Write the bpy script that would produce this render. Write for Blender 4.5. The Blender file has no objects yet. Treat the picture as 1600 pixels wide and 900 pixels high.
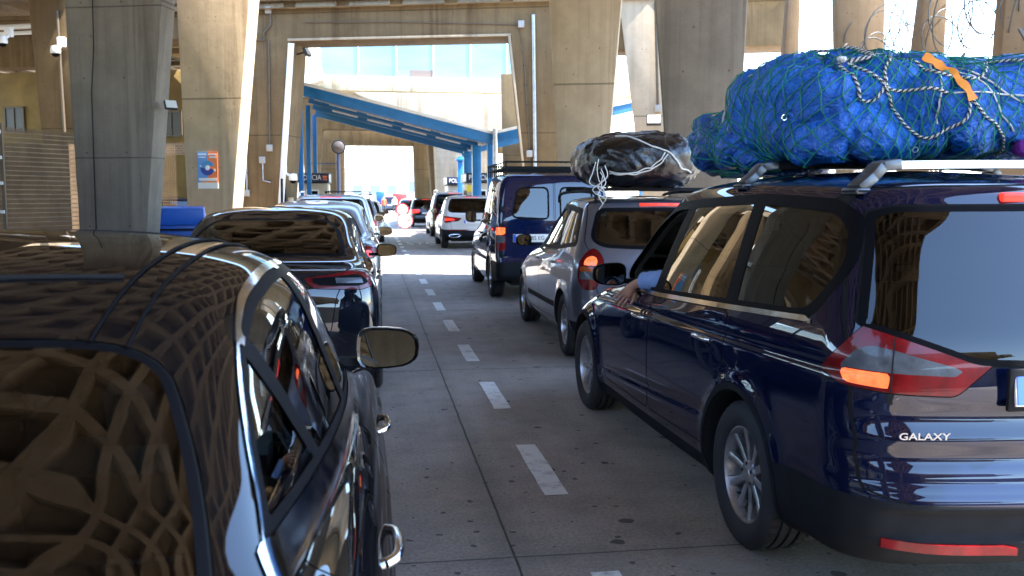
import bpy, bmesh, math, random
import numpy as np
from mathutils import Vector, Matrix, noise
from mathutils.bvhtree import BVHTree

SC = bpy.context.scene
COL = SC.collection
R = math.radians

# ------------------------------------------------------------------ camera
cd = bpy.data.cameras.new('camera')
cam = bpy.data.objects.new('camera', cd)
COL.objects.link(cam)
cam.location = (0, 0, 1.57)
cam.rotation_euler = (R(90 - 5.479), 0, R(-8.473))
cd.sensor_width = 36.0
cd.lens = 36.0 * 1470.0 / 1600.0
cd.clip_start = 0.05
cd.clip_end = 3000
cd.dof.use_dof = True
cd.dof.focus_distance = 5.2
cd.dof.aperture_fstop = 5.6
SC.camera = cam

# ------------------------------------------------------------------ sky, sun, exposure
SUN_EL = 60.0
SKEW = 16.0                      # the viaduct crosses the road at an angle
sun_dir = Vector((math.cos(R(SKEW)) * math.cos(R(SUN_EL)), -math.sin(R(SKEW)) * math.cos(R(SUN_EL)), math.sin(R(SUN_EL))))
w = bpy.data.worlds.new('World')
SC.world = w
w.use_nodes = True
nt = w.node_tree
sky = nt.nodes.new('ShaderNodeTexSky')
sky.sky_type = 'NISHITA'
sky.sun_disc = False
sky.sun_elevation = R(SUN_EL)
sky.sun_rotation = math.atan2(sun_dir.x, sun_dir.y)
sky.air_density = 1.0
sky.dust_density = 0.15
sky.ozone_density = 3.0
bg = nt.nodes['Background']
bg.inputs['Strength'].default_value = 0.15
nt.links.new(sky.outputs[0], bg.inputs['Color'])
sl = bpy.data.lights.new('sun', 'SUN')
sl.energy = 3.6
sl.angle = R(0.5)
sl.color = (1.0, 0.95, 0.87)
so = bpy.data.objects.new('sun', sl)
COL.objects.link(so)
so.rotation_euler = sun_dir.to_track_quat('Z', 'Y').to_euler()
so.location = (20, 0, 40)
SC.view_settings.view_transform = 'Standard'
SC.view_settings.look = 'None'
SC.view_settings.gamma = 1.0
SC.view_settings.use_curve_mapping = False
SC.view_settings.exposure = 3.3
SC.render.engine = 'CYCLES'
SC.cycles.use_denoising = True
SC.cycles.max_bounces = 10
SC.cycles.diffuse_bounces = 5
SC.cycles.glossy_bounces = 5
SC.cycles.transparent_max_bounces = 16
SC.cycles.transmission_bounces = 6
SC.cycles.caustics_reflective = False
SC.cycles.caustics_refractive = False
SC.cycles.sample_clamp_indirect = 6.0

# ------------------------------------------------------------------ materials
MATS = {}


def newmat(name):
    m = bpy.data.materials.new(name)
    m.use_nodes = True
    return m, m.node_tree, m.node_tree.nodes['Principled BSDF'], m.node_tree.nodes['Material Output']


def N(nt, typ, **kw):
    n = nt.nodes.new(typ)
    for k, v in kw.items():
        if k.startswith('i_'):
            n.inputs[k[2:].replace('_', ' ')].default_value = v
        else:
            setattr(n, k, v)
    return n


def mix(nt, fac, a, b, mode='MIX'):
    n = nt.nodes.new('ShaderNodeMix')
    n.data_type = 'RGBA'
    n.blend_type = mode
    for sock, v in ((n.inputs[0], fac), (n.inputs[6], a), (n.inputs[7], b)):
        if hasattr(v, 'default_value') or hasattr(v, 'links'):
            nt.links.new(v, sock)
        elif isinstance(v, (int, float)):
            sock.default_value = v
        else:
            sock.default_value = (*v[:3], 1)
    return n.outputs[2]


def mth(nt, op, a, b=None, c=None, clamp=False):
    n = nt.nodes.new('ShaderNodeMath')
    n.operation = op
    n.use_clamp = clamp
    for i, v in enumerate((a, b, c)):
        if v is None:
            continue
        if isinstance(v, (int, float)):
            n.inputs[i].default_value = v
        else:
            nt.links.new(v, n.inputs[i])
    return n.outputs[0]


def ramp(nt, fac, stops):
    n = nt.nodes.new('ShaderNodeValToRGB')
    e = n.color_ramp.elements
    while len(e) < len(stops):
        e.new(0.5)
    for el, (p, c) in zip(e, stops):
        el.position = p
        el.color = (*c, 1) if not isinstance(c, (int, float)) else (c, c, c, 1)
    nt.links.new(fac, n.inputs[0])
    return n.outputs[0]


def texco(nt, scale=(1, 1, 1), kind='Object', rot=(0, 0, 0)):
    t = nt.nodes.new('ShaderNodeTexCoord')
    mp = nt.nodes.new('ShaderNodeMapping')
    mp.inputs['Scale'].default_value = scale
    mp.inputs['Rotation'].default_value = rot
    nt.links.new(t.outputs[kind], mp.inputs[0])
    return mp.outputs[0]


def noi(nt, vec, scale, detail=4, rough=0.55, dist=0.0):
    n = N(nt, 'ShaderNodeTexNoise')
    n.inputs['Scale'].default_value = scale
    n.inputs['Detail'].default_value = detail
    n.inputs['Roughness'].default_value = rough
    n.inputs['Distortion'].default_value = dist
    nt.links.new(vec, n.inputs['Vector'])
    return n.outputs[0]


def bump(nt, h, strength, dist, bs):
    b = nt.nodes.new('ShaderNodeBump')
    b.inputs['Strength'].default_value = strength
    b.inputs['Distance'].default_value = dist
    nt.links.new(h, b.inputs['Height'])
    nt.links.new(b.outputs[0], bs.inputs['Normal'])
    return b


def simple(name, col, rough=0.5, metal=0.0, coat=0.0, spec=0.5, vary=0.0, vscale=6.0, bmp=0.0, bscale=120.0, emit=None, estr=0.0):
    if name in MATS:
        return MATS[name]
    m, nt, bs, out = newmat(name)
    bs.inputs['Base Color'].default_value = (*col, 1)
    bs.inputs['Roughness'].default_value = rough
    bs.inputs['Metallic'].default_value = metal
    bs.inputs['Coat Weight'].default_value = coat
    bs.inputs['Coat Roughness'].default_value = 0.03
    bs.inputs['Specular IOR Level'].default_value = spec
    vec = texco(nt)
    if vary:
        nn = noi(nt, vec, vscale, 6, 0.6)
        c = mix(nt, ramp(nt, nn, [(0.3, 0.0), (0.72, 1.0)]), tuple(x * (1 - vary) for x in col), tuple(min(1, x * (1 + vary)) for x in col))
        nt.links.new(c, bs.inputs['Base Color'])
        rr = mth(nt, 'MULTIPLY_ADD', nn, 0.25, rough - 0.12, clamp=True)
        nt.links.new(rr, bs.inputs['Roughness'])
    if bmp:
        bump(nt, noi(nt, vec, bscale, 3), bmp, 0.01, bs)
    if emit:
        bs.inputs['Emission Color'].default_value = (*emit, 1)
        bs.inputs['Emission Strength'].default_value = estr
    MATS[name] = m
    return m


def paint(name, col, metal=0.0, rough=0.35, dust=0.03, coat=1.0):
    """clear-coated car paint with a thin film of road dust"""
    m, nt, bs, out = newmat(name)
    vec = texco(nt)
    d = noi(nt, vec, 2.3, 6, 0.65)
    d2 = noi(nt, vec, 45, 3, 0.6)
    sp = nt.nodes.new('ShaderNodeSeparateXYZ')
    nt.links.new(vec, sp.inputs[0])
    low = mth(nt, 'MULTIPLY_ADD', sp.outputs[2], -1.6, 1.15, clamp=True)
    fac = mth(nt, 'MULTIPLY', mth(nt, 'MULTIPLY_ADD', low, 1.2, 0.35), ramp(nt, d, [(0.35, 0.15), (0.75, 1.0)]))
    fac = mth(nt, 'MULTIPLY', fac, dust * 2, clamp=True)
    c = mix(nt, fac, col, (0.20, 0.17, 0.14))
    nt.links.new(c, bs.inputs['Base Color'])
    bs.inputs['Metallic'].default_value = metal
    bs.inputs['Roughness'].default_value = rough
    bs.inputs['Coat Weight'].default_value = coat
    bs.inputs['Coat IOR'].default_value = 1.62
    if metal < 0.05: bs.inputs['Specular IOR Level'].default_value = 0.0
    cr = mth(nt, 'MULTIPLY_ADD', fac, 0.35, 0.0)
    cr = mth(nt, 'MULTIPLY_ADD', d2, 0.008, cr)
    nt.links.new(cr, bs.inputs['Coat Roughness'])
    return m


def glass(name, tint=(0.45, 0.5, 0.5), refl=1.0, rough=0.0, ior=1.5, mult=1.25):
    m, nt, bs, out = newmat(name)
    nt.nodes.remove(bs)
    tr = N(nt, 'ShaderNodeBsdfTransparent')
    tr.inputs[0].default_value = (*tint, 1)
    gl = N(nt, 'ShaderNodeBsdfGlossy')
    gl.inputs['Roughness'].default_value = rough
    gl.inputs[0].default_value = (refl, refl, refl, 1)
    fr = N(nt, 'ShaderNodeFresnel')
    fr.inputs[0].default_value = ior
    vec = texco(nt)
    b = N(nt, 'ShaderNodeBump')
    b.inputs['Strength'].default_value = 0.005
    b.inputs['Distance'].default_value = 0.02
    nt.links.new(noi(nt, vec, 4.0, 1), b.inputs['Height'])
    nt.links.new(b.outputs[0], gl.inputs['Normal'])
    f = mth(nt, 'MULTIPLY', fr.outputs[0], mult, clamp=True)
    ms = N(nt, 'ShaderNodeMixShader')
    nt.links.new(f, ms.inputs[0])
    nt.links.new(tr.outputs[0], ms.inputs[1])
    nt.links.new(gl.outputs[0], ms.inputs[2])
    nt.links.new(ms.outputs[0], out.inputs[0])
    return m


def lens(name, col, emit=None, estr=0.0, rib=0.0, ribscale=220, axis=0, coat=0.45):
    m, nt, bs, out = newmat(name)
    vec = texco(nt)
    d = noi(nt, vec, 14, 3)
    c = mix(nt, ramp(nt, d, [(0.35, 0.0), (0.65, 1.0)]), tuple(x * 0.55 for x in col), col)
    nt.links.new(c, bs.inputs['Base Color'])
    bs.inputs['Roughness'].default_value = 0.25
    bs.inputs['Specular IOR Level'].default_value = 0.2
    bs.inputs['Coat Weight'].default_value = coat
    bs.inputs['Coat Roughness'].default_value = 0.02
    if emit:
        bs.inputs['Emission Color'].default_value = (*emit, 1)
        e = ramp(nt, noi(nt, vec, 26, 2), [(0.3, 0.45), (0.7, 1.0)])
        es = mth(nt, 'MULTIPLY', e, estr)
        nt.links.new(es, bs.inputs['Emission Strength'])
    if rib:
        sp = nt.nodes.new('ShaderNodeSeparateXYZ')
        nt.links.new(vec, sp.inputs[0])
        s = mth(nt, 'SINE', mth(nt, 'MULTIPLY', sp.outputs[axis], ribscale))
        bump(nt, s, rib, 0.004, bs)
    return m


def concrete(name, c0, c1, scale=1.0, streak=0.5, board=0.0, joint=0.0, rough=0.9):
    m, nt, bs, out = newmat(name)
    vec = texco(nt)
    big = noi(nt, vec, 0.55 * scale, 6, 0.62)
    mid = noi(nt, vec, 3.1 * scale, 6, 0.68)
    fine = noi(nt, vec, 38, 4, 0.7)
    base = mix(nt, ramp(nt, big, [(0.3, 0.0), (0.7, 1.0)]), c0, c1)
    base = mix(nt, mth(nt, 'MULTIPLY', ramp(nt, mid, [(0.38, 0.0), (0.66, 1.0)]), 0.35), base, tuple(x * 0.62 for x in c0))
    sv = texco(nt, (5.0, 5.0, 0.18))
    st = noi(nt, sv, 1.0, 5, 0.65)
    base = mix(nt, mth(nt, 'MULTIPLY', ramp(nt, st, [(0.46, 0.0), (0.7, 1.0)]), streak), base, tuple(x * 0.55 for x in c0))
    sv2 = texco(nt, (3.0, 3.0, 0.1))
    st2 = noi(nt, sv2, 1.3, 4, 0.6)
    base = mix(nt, mth(nt, 'MULTIPLY', ramp(nt, st2, [(0.56, 0.0), (0.74, 1.0)]), streak * 0.6), base, tuple(min(1, x * 1.4) for x in c1))
    base = mix(nt, mth(nt, 'MULTIPLY', ramp(nt, fine, [(0.42, 0.0), (0.62, 1.0)]), 0.14), base, tuple(x * 0.5 for x in c0))
    h = mth(nt, 'MULTIPLY_ADD', fine, 0.5, mid)
    if board:
        sp = nt.nodes.new('ShaderNodeSeparateXYZ')
        nt.links.new(vec, sp.inputs[0])
        fr = mth(nt, 'FRACT', mth(nt, 'DIVIDE', sp.outputs[2], board))
        ln = mth(nt, 'LESS_THAN', fr, 0.05)
        base = mix(nt, mth(nt, 'MULTIPLY', ln, 0.28), base, tuple(x * 0.45 for x in c0))
        cell = mth(nt, 'FLOOR', mth(nt, 'DIVIDE', sp.outputs[2], board))
        wn = N(nt, 'ShaderNodeTexWhiteNoise')
        wn.noise_dimensions = '1D'
        nt.links.new(cell, wn.inputs['W'])
        base = mix(nt, mth(nt, 'MULTIPLY', wn.outputs[0], 0.22), base, tuple(x * 0.6 for x in c0))
        h = mth(nt, 'SUBTRACT', h, mth(nt, 'MULTIPLY', ln, 1.2))
    if joint:
        sp = nt.nodes.new('ShaderNodeSeparateXYZ')
        nt.links.new(vec, sp.inputs[0])
        zz = mth(nt, 'MULTIPLY_ADD', mid, 0.02, sp.outputs[2])
        fr = mth(nt, 'FRACT', mth(nt, 'DIVIDE', zz, joint))
        ln = mth(nt, 'LESS_THAN', fr, 0.009)
        base = mix(nt, mth(nt, 'MULTIPLY', ln, 0.75), base, tuple(x * 0.3 for x in c0))
    sp = nt.nodes.new('ShaderNodeSeparateXYZ')
    nt.links.new(vec, sp.inputs[0])
    fx = mth(nt, 'SUBTRACT', mth(nt, 'FRACT', mth(nt, 'DIVIDE', sp.outputs[0], 0.62)), 0.5)
    fz = mth(nt, 'SUBTRACT', mth(nt, 'FRACT', mth(nt, 'DIVIDE', mth(nt, 'ADD', sp.outputs[2], 0.45), 1.07)), 0.5)
    rr = mth(nt, 'SQRT', mth(nt, 'ADD', mth(nt, 'POWER', mth(nt, 'MULTIPLY', fx, 0.62), 2), mth(nt, 'POWER', mth(nt, 'MULTIPLY', fz, 1.07), 2)))
    base = mix(nt, mth(nt, 'MULTIPLY', mth(nt, 'LESS_THAN', rr, 0.016), 0.7), base, tuple(x * 0.3 for x in c0))
    # rust and soot runs of their own shape
    rv = texco(nt, (1.6, 1.6, 0.09))
    rn = noi(nt, rv, 1.0, 7, 0.72, 0.3)
    base = mix(nt, mth(nt, 'MULTIPLY', ramp(nt, rn, [(0.53, 0.0), (0.68, 1.0)]), 0.75), base, (c0[0] * 0.42, c0[1] * 0.34, c0[2] * 0.26))
    pt = noi(nt, vec, 1.1, 3, 0.5)
    base = mix(nt, mth(nt, 'MULTIPLY', ramp(nt, pt, [(0.52, 0.0), (0.62, 1.0)]), 0.12), base, tuple(min(1, x * 1.3) for x in c1))
    vo = N(nt, 'ShaderNodeTexVoronoi')
    vo.inputs['Scale'].default_value = 3.0
    nt.links.new(vec, vo.inputs['Vector'])
    hole = mth(nt, 'LESS_THAN', vo.outputs['Distance'], 0.045)
    base = mix(nt, mth(nt, 'MULTIPLY', hole, 0.6), base, tuple(x * 0.3 for x in c0))
    nt.links.new(base, bs.inputs['Base Color'])
    bs.inputs['Roughness'].default_value = rough
    bs.inputs['Specular IOR Level'].default_value = 0.3
    bump(nt, h, 0.35, 0.02, bs)
    return m


def M_road():
    m, nt, bs, out = newmat('road_concrete')
    vec = texco(nt)
    sp = nt.nodes.new('ShaderNodeSeparateXYZ')
    nt.links.new(vec, sp.inputs[0])
    X, Y = sp.outputs[0], sp.outputs[1]
    big = noi(nt, vec, 0.5, 6, 0.6)
    mid = noi(nt, vec, 2.2, 7, 0.7)
    fine = noi(nt, vec, 55, 4, 0.7)
    br = noi(nt, texco(nt, (1.2, 34, 1)), 1.0, 5, 0.7)       # brooming across the lane
    tr = noi(nt, texco(nt, (2.6, 0.06, 1)), 1.0, 4, 0.6)     # tyre tracks along the lane
    c = mix(nt, ramp(nt, big, [(0.3, 0), (0.7, 1)]), (0.285, 0.230, 0.186), (0.395, 0.325, 0.265))
    c = mix(nt, mth(nt, 'MULTIPLY', ramp(nt, mid, [(0.42, 0), (0.7, 1)]), 0.55), c, (0.105, 0.097, 0.095))
    c = mix(nt, mth(nt, 'MULTIPLY', ramp(nt, tr, [(0.45, 0), (0.7, 1)]), 0.4), c, (0.115, 0.107, 0.104))
    c = mix(nt, mth(nt, 'MULTIPLY', ramp(nt, br, [(0.45, 0), (0.72, 1)]), 0.55), c, (0.27, 0.255, 0.243))
    c = mix(nt, mth(nt, 'MULTIPLY', ramp(nt, fine, [(0.42, 0), (0.62, 1)]), 0.5), c, (0.08, 0.074, 0.072))
    li = noi(nt, vec, 0.9, 6, 0.75, 0.6)
    c = mix(nt, mth(nt, 'MULTIPLY', ramp(nt, li, [(0.55, 0), (0.70, 1)]), 0.6), c, (0.30, 0.288, 0.28))
    # polished wheel tracks and the oil line between them, in both lanes
    wx = mth(nt, 'MULTIPLY_ADD', mth(nt, 'SUBTRACT', noi(nt, texco(nt, (1, 0.25, 1)), 1.0, 3), 0.5), 0.5, X)
    for cx, wd, col_, am in ((-1.62, 0.30, (0.10, 0.092, 0.086), 0.40), (-0.12, 0.30, (0.10, 0.092, 0.086), 0.40), (1.85, 0.30, (0.10, 0.092, 0.086), 0.40), (3.35, 0.30, (0.10, 0.092, 0.086), 0.40), (-0.87, 0.22, (0.055, 0.05, 0.047), 0.5), (2.6, 0.22, (0.055, 0.05, 0.047), 0.5)):
        d_ = mth(nt, 'DIVIDE', mth(nt, 'ABSOLUTE', mth(nt, 'SUBTRACT', wx, cx)), wd)
        k_ = mth(nt, 'MULTIPLY', ramp(nt, d_, [(0.2, 1.0), (1.0, 0.0)]), mth(nt, 'MULTIPLY', ramp(nt, mid, [(0.3, 0.35), (0.7, 1.0)]), am))
        c = mix(nt, k_, c, col_)
    # oil drips and old chewing gum
    for sc, th, keep, dark in ((2.2, 0.075, 0.5, 0.012), (6.5, 0.10, 0.35, 0.018), (1.1, 0.05, 0.6, 0.016)):
        vo = N(nt, 'ShaderNodeTexVoronoi')
        vo.inputs['Scale'].default_value = sc
        vo.voronoi_dimensions = '2D'
        wv = N(nt, 'ShaderNodeVectorMath', operation='ADD')
        nt.links.new(vec, wv.inputs[0])
        wn = N(nt, 'ShaderNodeTexNoise')
        wn.inputs['Scale'].default_value = 14
        nt.links.new(vec, wn.inputs['Vector'])
        ws = N(nt, 'ShaderNodeVectorMath', operation='SCALE')
        nt.links.new(wn.outputs['Color'], ws.inputs[0])
        ws.inputs['Scale'].default_value = 0.045
        nt.links.new(ws.outputs[0], wv.inputs[1])
        nt.links.new(wv.outputs[0], vo.inputs['Vector'])
        sc2 = nt.nodes.new('ShaderNodeSeparateColor')
        nt.links.new(vo.outputs['Color'], sc2.inputs[0])
        thv = mth(nt, 'MULTIPLY', sc2.outputs[1], th)
        a = mth(nt, 'LESS_THAN', vo.outputs['Distance'], thv)
        a = mth(nt, 'MULTIPLY', a, mth(nt, 'LESS_THAN', sc2.outputs[0], keep))
        c = mix(nt, mth(nt, 'MULTIPLY', a, 0.85), c, (dark, dark, dark))
    # slab joints: one along the lane, others across
    wob = mth(nt, 'MULTIPLY', mth(nt, 'SUBTRACT', noi(nt, vec, 3.0, 4), 0.5), 0.012)
    jx = mth(nt, 'ABSOLUTE', mth(nt, 'ADD', mth(nt, 'SUBTRACT', X, 0.60), wob))
    jx2 = mth(nt, 'ABSOLUTE', mth(nt, 'ADD', mth(nt, 'SUBTRACT', X, 4.1), wob))
    jx3 = mth(nt, 'ABSOLUTE', mth(nt, 'ADD', mth(nt, 'ADD', X, 2.9), wob))
    yy = mth(nt, 'ABSOLUTE', mth(nt, 'SUBTRACT', mth(nt, 'FRACT', mth(nt, 'DIVIDE', mth(nt, 'ADD', mth(nt, 'SUBTRACT', Y, 3.95 - 2.275), wob), 4.55)), 0.5))
    jy = mth(nt, 'MULTIPLY', yy, 4.55)
    j = mth(nt, 'MINIMUM', mth(nt, 'MINIMUM', jx, mth(nt, 'MINIMUM', jx2, jx3)), jy)
    jm = ramp(nt, j, [(0.002, 1.0), (0.008, 0.0)])
    stain = ramp(nt, j, [(0.0, 0.45), (0.12, 0.0)])
    c = mix(nt, mth(nt, 'MULTIPLY', stain, big), c, (0.05, 0.047, 0.046))
    c = mix(nt, jm, c, (0.02, 0.019, 0.018))
    nt.links.new(c, bs.inputs['Base Color'])
    rr = mth(nt, 'MULTIPLY_ADD', mid, 0.3, 0.55)
    nt.links.new(rr, bs.inputs['Roughness'])
    h = mth(nt, 'ADD', mth(nt, 'MULTIPLY', br, 0.8), mth(nt, 'MULTIPLY', fine, 0.7))
    h = mth(nt, 'SUBTRACT', h, mth(nt, 'MULTIPLY', jm, 2.0))
    bump(nt, h, 0.55, 0.008, bs)
    return m


def M_tarp(name, col, col2, coarse=0.7, rough=0.32, weave=True):
    m, nt, bs, out = newmat(name)
    vec = texco(nt)
    w1 = noi(nt, vec, 7, 6, 0.6, 0.9)
    w2 = noi(nt, vec, 24, 5, 0.62, 0.5)
    mus = mth(nt, 'ABSOLUTE', mth(nt, 'SUBTRACT', w1, 0.5))
    c = mix(nt, ramp(nt, noi(nt, vec, 2.5, 4), [(0.3, 0), (0.7, 1)]), col, col2)
    c = mix(nt, mth(nt, 'MULTIPLY', ramp(nt, mus, [(0.0, 1), (0.05, 0)]), 0.3), c, tuple(min(1, x * 1.6 + 0.003) for x in col2))
    nt.links.new(c, bs.inputs['Base Color'])
    bs.inputs['Roughness'].default_value = rough
    bs.inputs['Specular IOR Level'].default_value = 0.6
    h = mth(nt, 'ADD', mth(nt, 'MULTIPLY', mus, 2.2), mth(nt, 'MULTIPLY', w2, 0.5))
    bump(nt, h, coarse, 0.05, bs)
    return m


# ------------------------------------------------------------------ object helpers
def tag(o, label=None, cat=None, group=None, kind=None):
    if label: o['label'] = label
    if cat: o['category'] = cat
    if group: o['group'] = group
    if kind: o['kind'] = kind
    return o


def empty(name, loc=(0, 0, 0), rz=0.0, label=None, cat=None, group=None):
    o = bpy.data.objects.new(name, None)
    o.empty_display_size = 0.2
    COL.objects.link(o)
    o.location = loc
    o.rotation_euler = (0, 0, rz)
    return tag(o, label, cat, group)


def link(name, me, parent=None, loc=None, rz=0.0):
    o = bpy.data.objects.new(name, me)
    COL.objects.link(o)
    if parent: o.parent = parent
    if loc is not None: o.location = loc
    if rz: o.rotation_euler = (0, 0, rz)
    return o


class G:
    """collects polygons and links them as one mesh object"""
    def __init__(s):
        s.v, s.f, s.m = [], [], []

    def add(s, vs, fs, mi=0):
        b = len(s.v)
        s.v += [tuple(map(float, p)) for p in vs]
        s.f += [tuple(i + b for i in f) for f in fs]
        s.m += [mi] * len(fs)
        return s

    def box(s, c, d, mi=0, rz=0.0, taper=1.0, rot=None):
        x, y, z = (k / 2 for k in d)
        ps = [(-x, -y, -z), (x, -y, -z), (x, y, -z), (-x, y, -z), (-x * taper, -y * taper, z), (x * taper, -y * taper, z), (x * taper, y * taper, z), (-x * taper, y * taper, z)]
        mt = rot if rot is not None else Matrix.Rotation(rz, 3, 'Z')
        ps = [Vector(c) + mt @ Vector(p) for p in ps]
        return s.add(ps, [(0, 3, 2, 1), (4, 5, 6, 7), (0, 1, 5, 4), (1, 2, 6, 5), (2, 3, 7, 6), (3, 0, 4, 7)], mi)

    def bar(s, a, b, w, h, mi=0, up=(0, 0, 1)):
        a, b = Vector(a), Vector(b)
        d = (b - a).normalized()
        r = d.cross(Vector(up))
        if r.length < 1e-4: r = d.cross(Vector((1, 0, 0)))
        r.normalize()
        u = r.cross(d)
        ps = []
        for p in (a, b):
            for i, j in ((-1, -1), (1, -1), (1, 1), (-1, 1)):
                ps.append(p + r * (w / 2 * i) + u * (h / 2 * j))
        return s.add(ps, [(0, 1, 2, 3), (7, 6, 5, 4), (0, 4, 5, 1), (1, 5, 6, 2), (2, 6, 7, 3), (3, 7, 4, 0)], mi)

    def tube(s, pts, r, n=8, mi=0, closed=False, cap=True):
        pts = [Vector(p) for p in pts]
        k = len(pts)
        rs = r if hasattr(r, '__len__') else [r] * k
        prev = None
        rings = []
        for i, p in enumerate(pts):
            if closed: t = pts[(i + 1) % k] - pts[i - 1]
            else: t = pts[min(i + 1, k - 1)] - pts[max(i - 1, 0)]
            if t.length < 1e-9: t = Vector((0, 0, 1))
            t.normalize()
            if prev is None:
                a = t.cross(Vector((0, 0, 1)))
                if a.length < 0.05: a = t.cross(Vector((1, 0, 0)))
            else:
                a = prev - t * prev.dot(t)
                if a.length < 1e-6: a = t.cross(Vector((0.3, 0.2, 1)))
            a.normalize()
            prev = a
            b = t.cross(a)
            rings.append([p + (a * math.cos(q) + b * math.sin(q)) * rs[i] for q in [2 * math.pi * j / n for j in range(n)]])
        vs = [q for ring in rings for q in ring]
        fs = []
        for i in range(k if closed else k - 1):
            i2 = (i + 1) % k
            for j in range(n):
                fs.append((i * n + j, i * n + (j + 1) % n, i2 * n + (j + 1) % n, i2 * n + j))
        if cap and not closed:
            fs.append(tuple(range(n - 1, -1, -1)))
            fs.append(tuple((k - 1) * n + j for j in range(n)))
        return s.add(vs, fs, mi)

    def lathe(s, prof, n=32, mi=0, axis='Z', c=(0, 0, 0), a0=0.0, a1=2 * math.pi):
        """prof: list of (radius, along-axis)"""
        full = abs(a1 - a0 - 2 * math.pi) < 1e-6
        vs, fs = [], []
        k = n if full else n + 1
        for r, h in prof:
            for j in range(k):
                q = a0 + (a1 - a0) * j / n
                x, y = r * math.cos(q), r * math.sin(q)
                p = {'Z': (x, y, h), 'X': (h, x, y), 'Y': (x, h, y)}[axis]
                vs.append((p[0] + c[0], p[1] + c[1], p[2] + c[2]))
        for i in range(len(prof) - 1):
            for j in range(n):
                j2 = (j + 1) % k
                fs.append((i * k + j, i * k + j2, (i + 1) * k + j2, (i + 1) * k + j))
        return s.add(vs, fs, mi)

    def prism(s, poly, h0, h1, axis='Y', mi=0):
        """poly in the plane across axis: axis Y -> (x,z), X -> (y,z), Z -> (x,y)"""
        f = {'Y': lambda p, h: (p[0], h, p[1]), 'X': lambda p, h: (h, p[0], p[1]), 'Z': lambda p, h: (p[0], p[1], h)}[axis]
        n = len(poly)
        vs = [f(p, h0) for p in poly] + [f(p, h1) for p in poly]
        fs = [tuple(range(n)), tuple(range(2 * n - 1, n - 1, -1))]
        for i in range(n):
            j = (i + 1) % n
            fs.append((j, i, i + n, j + n))
        return s.add(vs, fs, mi)

    def build(s, name, mats, parent=None, loc=None, rz=0.0, smooth=35, bevel=0.0, seg=2, fix=True):
        me = bpy.data.meshes.new(name)
        me.from_pydata(s.v, [], s.f)
        mats = mats if isinstance(mats, (list, tuple)) else [mats]
        for m in mats: me.materials.append(m)
        me.polygons.foreach_set('material_index', s.m)
        bm = bmesh.new()
        bm.from_mesh(me)
        if fix: bmesh.ops.recalc_face_normals(bm, faces=bm.faces)
        if bevel:
            es = [e for e in bm.edges if len(e.link_faces) == 2 and e.calc_face_angle(0) > R(30)]
            bmesh.ops.bevel(bm, geom=es, offset=bevel, segments=seg, profile=0.5, affect='EDGES', clamp_overlap=True)
        bm.to_mesh(me)
        bm.free()
        if smooth:
            me.shade_smooth()
            me.set_sharp_from_angle(angle=R(smooth))
        me.update()
        return link(name, me, parent, loc, rz)


def text_obj(name, body, size, mat, parent=None, loc=(0, 0, 0), rot=(90, 0, 0), extrude=0.004, sx=1.0, bold=0.0, align='CENTER'):
    cu = bpy.data.curves.new(name, 'FONT')
    cu.body = body
    cu.size = size
    cu.extrude = extrude
    cu.offset = bold
    cu.align_x = align
    cu.align_y = 'CENTER'
    cu.resolution_u = 4
    cu.materials.append(mat)
    o = bpy.data.objects.new(name, cu)
    COL.objects.link(o)
    bpy.context.view_layer.update()
    dg = bpy.context.evaluated_depsgraph_get()
    me = bpy.data.meshes.new_from_object(o.evaluated_get(dg))
    bpy.data.objects.remove(o)
    m = bpy.data.objects.new(name, me)
    COL.objects.link(m)
    if parent: m.parent = parent
    m.location = loc
    m.rotation_euler = tuple(R(a) for a in rot)
    m.scale = (sx, 1, 1)
    return m


def copy_tree(o, parent=None):
    c = o.copy()
    COL.objects.link(c)
    if parent: c.parent = parent
    for ch in list(o.children):
        copy_tree(ch, c)
    return c


def catmull(pts, n=10, closed=False):
    pts = [Vector(p) for p in pts]
    k = len(pts)
    out = []
    for i in range(k if closed else k - 1):
        p1, p2 = pts[i], pts[(i + 1) % k]
        p0 = pts[i - 1] if (closed or i > 0) else p1 * 2 - p2
        p3 = pts[(i + 2) % k] if (closed or i + 2 < k) else p2 * 2 - p1
        for j in range(n):
            t = j / n
            out.append(0.5 * ((2 * p1) + (p2 - p0) * t + (2 * p0 - 5 * p1 + 4 * p2 - p3) * t * t + (3 * p1 - p0 - 3 * p2 + p3) * t ** 3))
    if not closed: out.append(pts[-1])
    return out
from itertools import chain
# ------------------------------------------------------------------ car bodies
def pchip(xs, ys, x):
    xs, ys, x = np.asarray(xs, float), np.asarray(ys, float), np.asarray(x, float)
    h = np.diff(xs)
    d = np.diff(ys) / h
    m = np.zeros_like(ys)
    m[0], m[-1] = d[0], d[-1]
    for i in range(1, len(xs) - 1):
        if d[i - 1] * d[i] > 0:
            w1, w2 = 2 * h[i] + h[i - 1], h[i] + 2 * h[i - 1]
            m[i] = (w1 + w2) / (w1 / d[i - 1] + w2 / d[i])
    k = np.clip(np.searchsorted(xs, x) - 1, 0, len(h) - 1)
    t = (x - xs[k]) / h[k]
    return ((1 + 2 * t) * (1 - t) ** 2 * ys[k] + t * (1 - t) ** 2 * h[k] * m[k] + t * t * (3 - 2 * t) * ys[k + 1] + t * t * (t - 1) * h[k] * m[k + 1])


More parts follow.
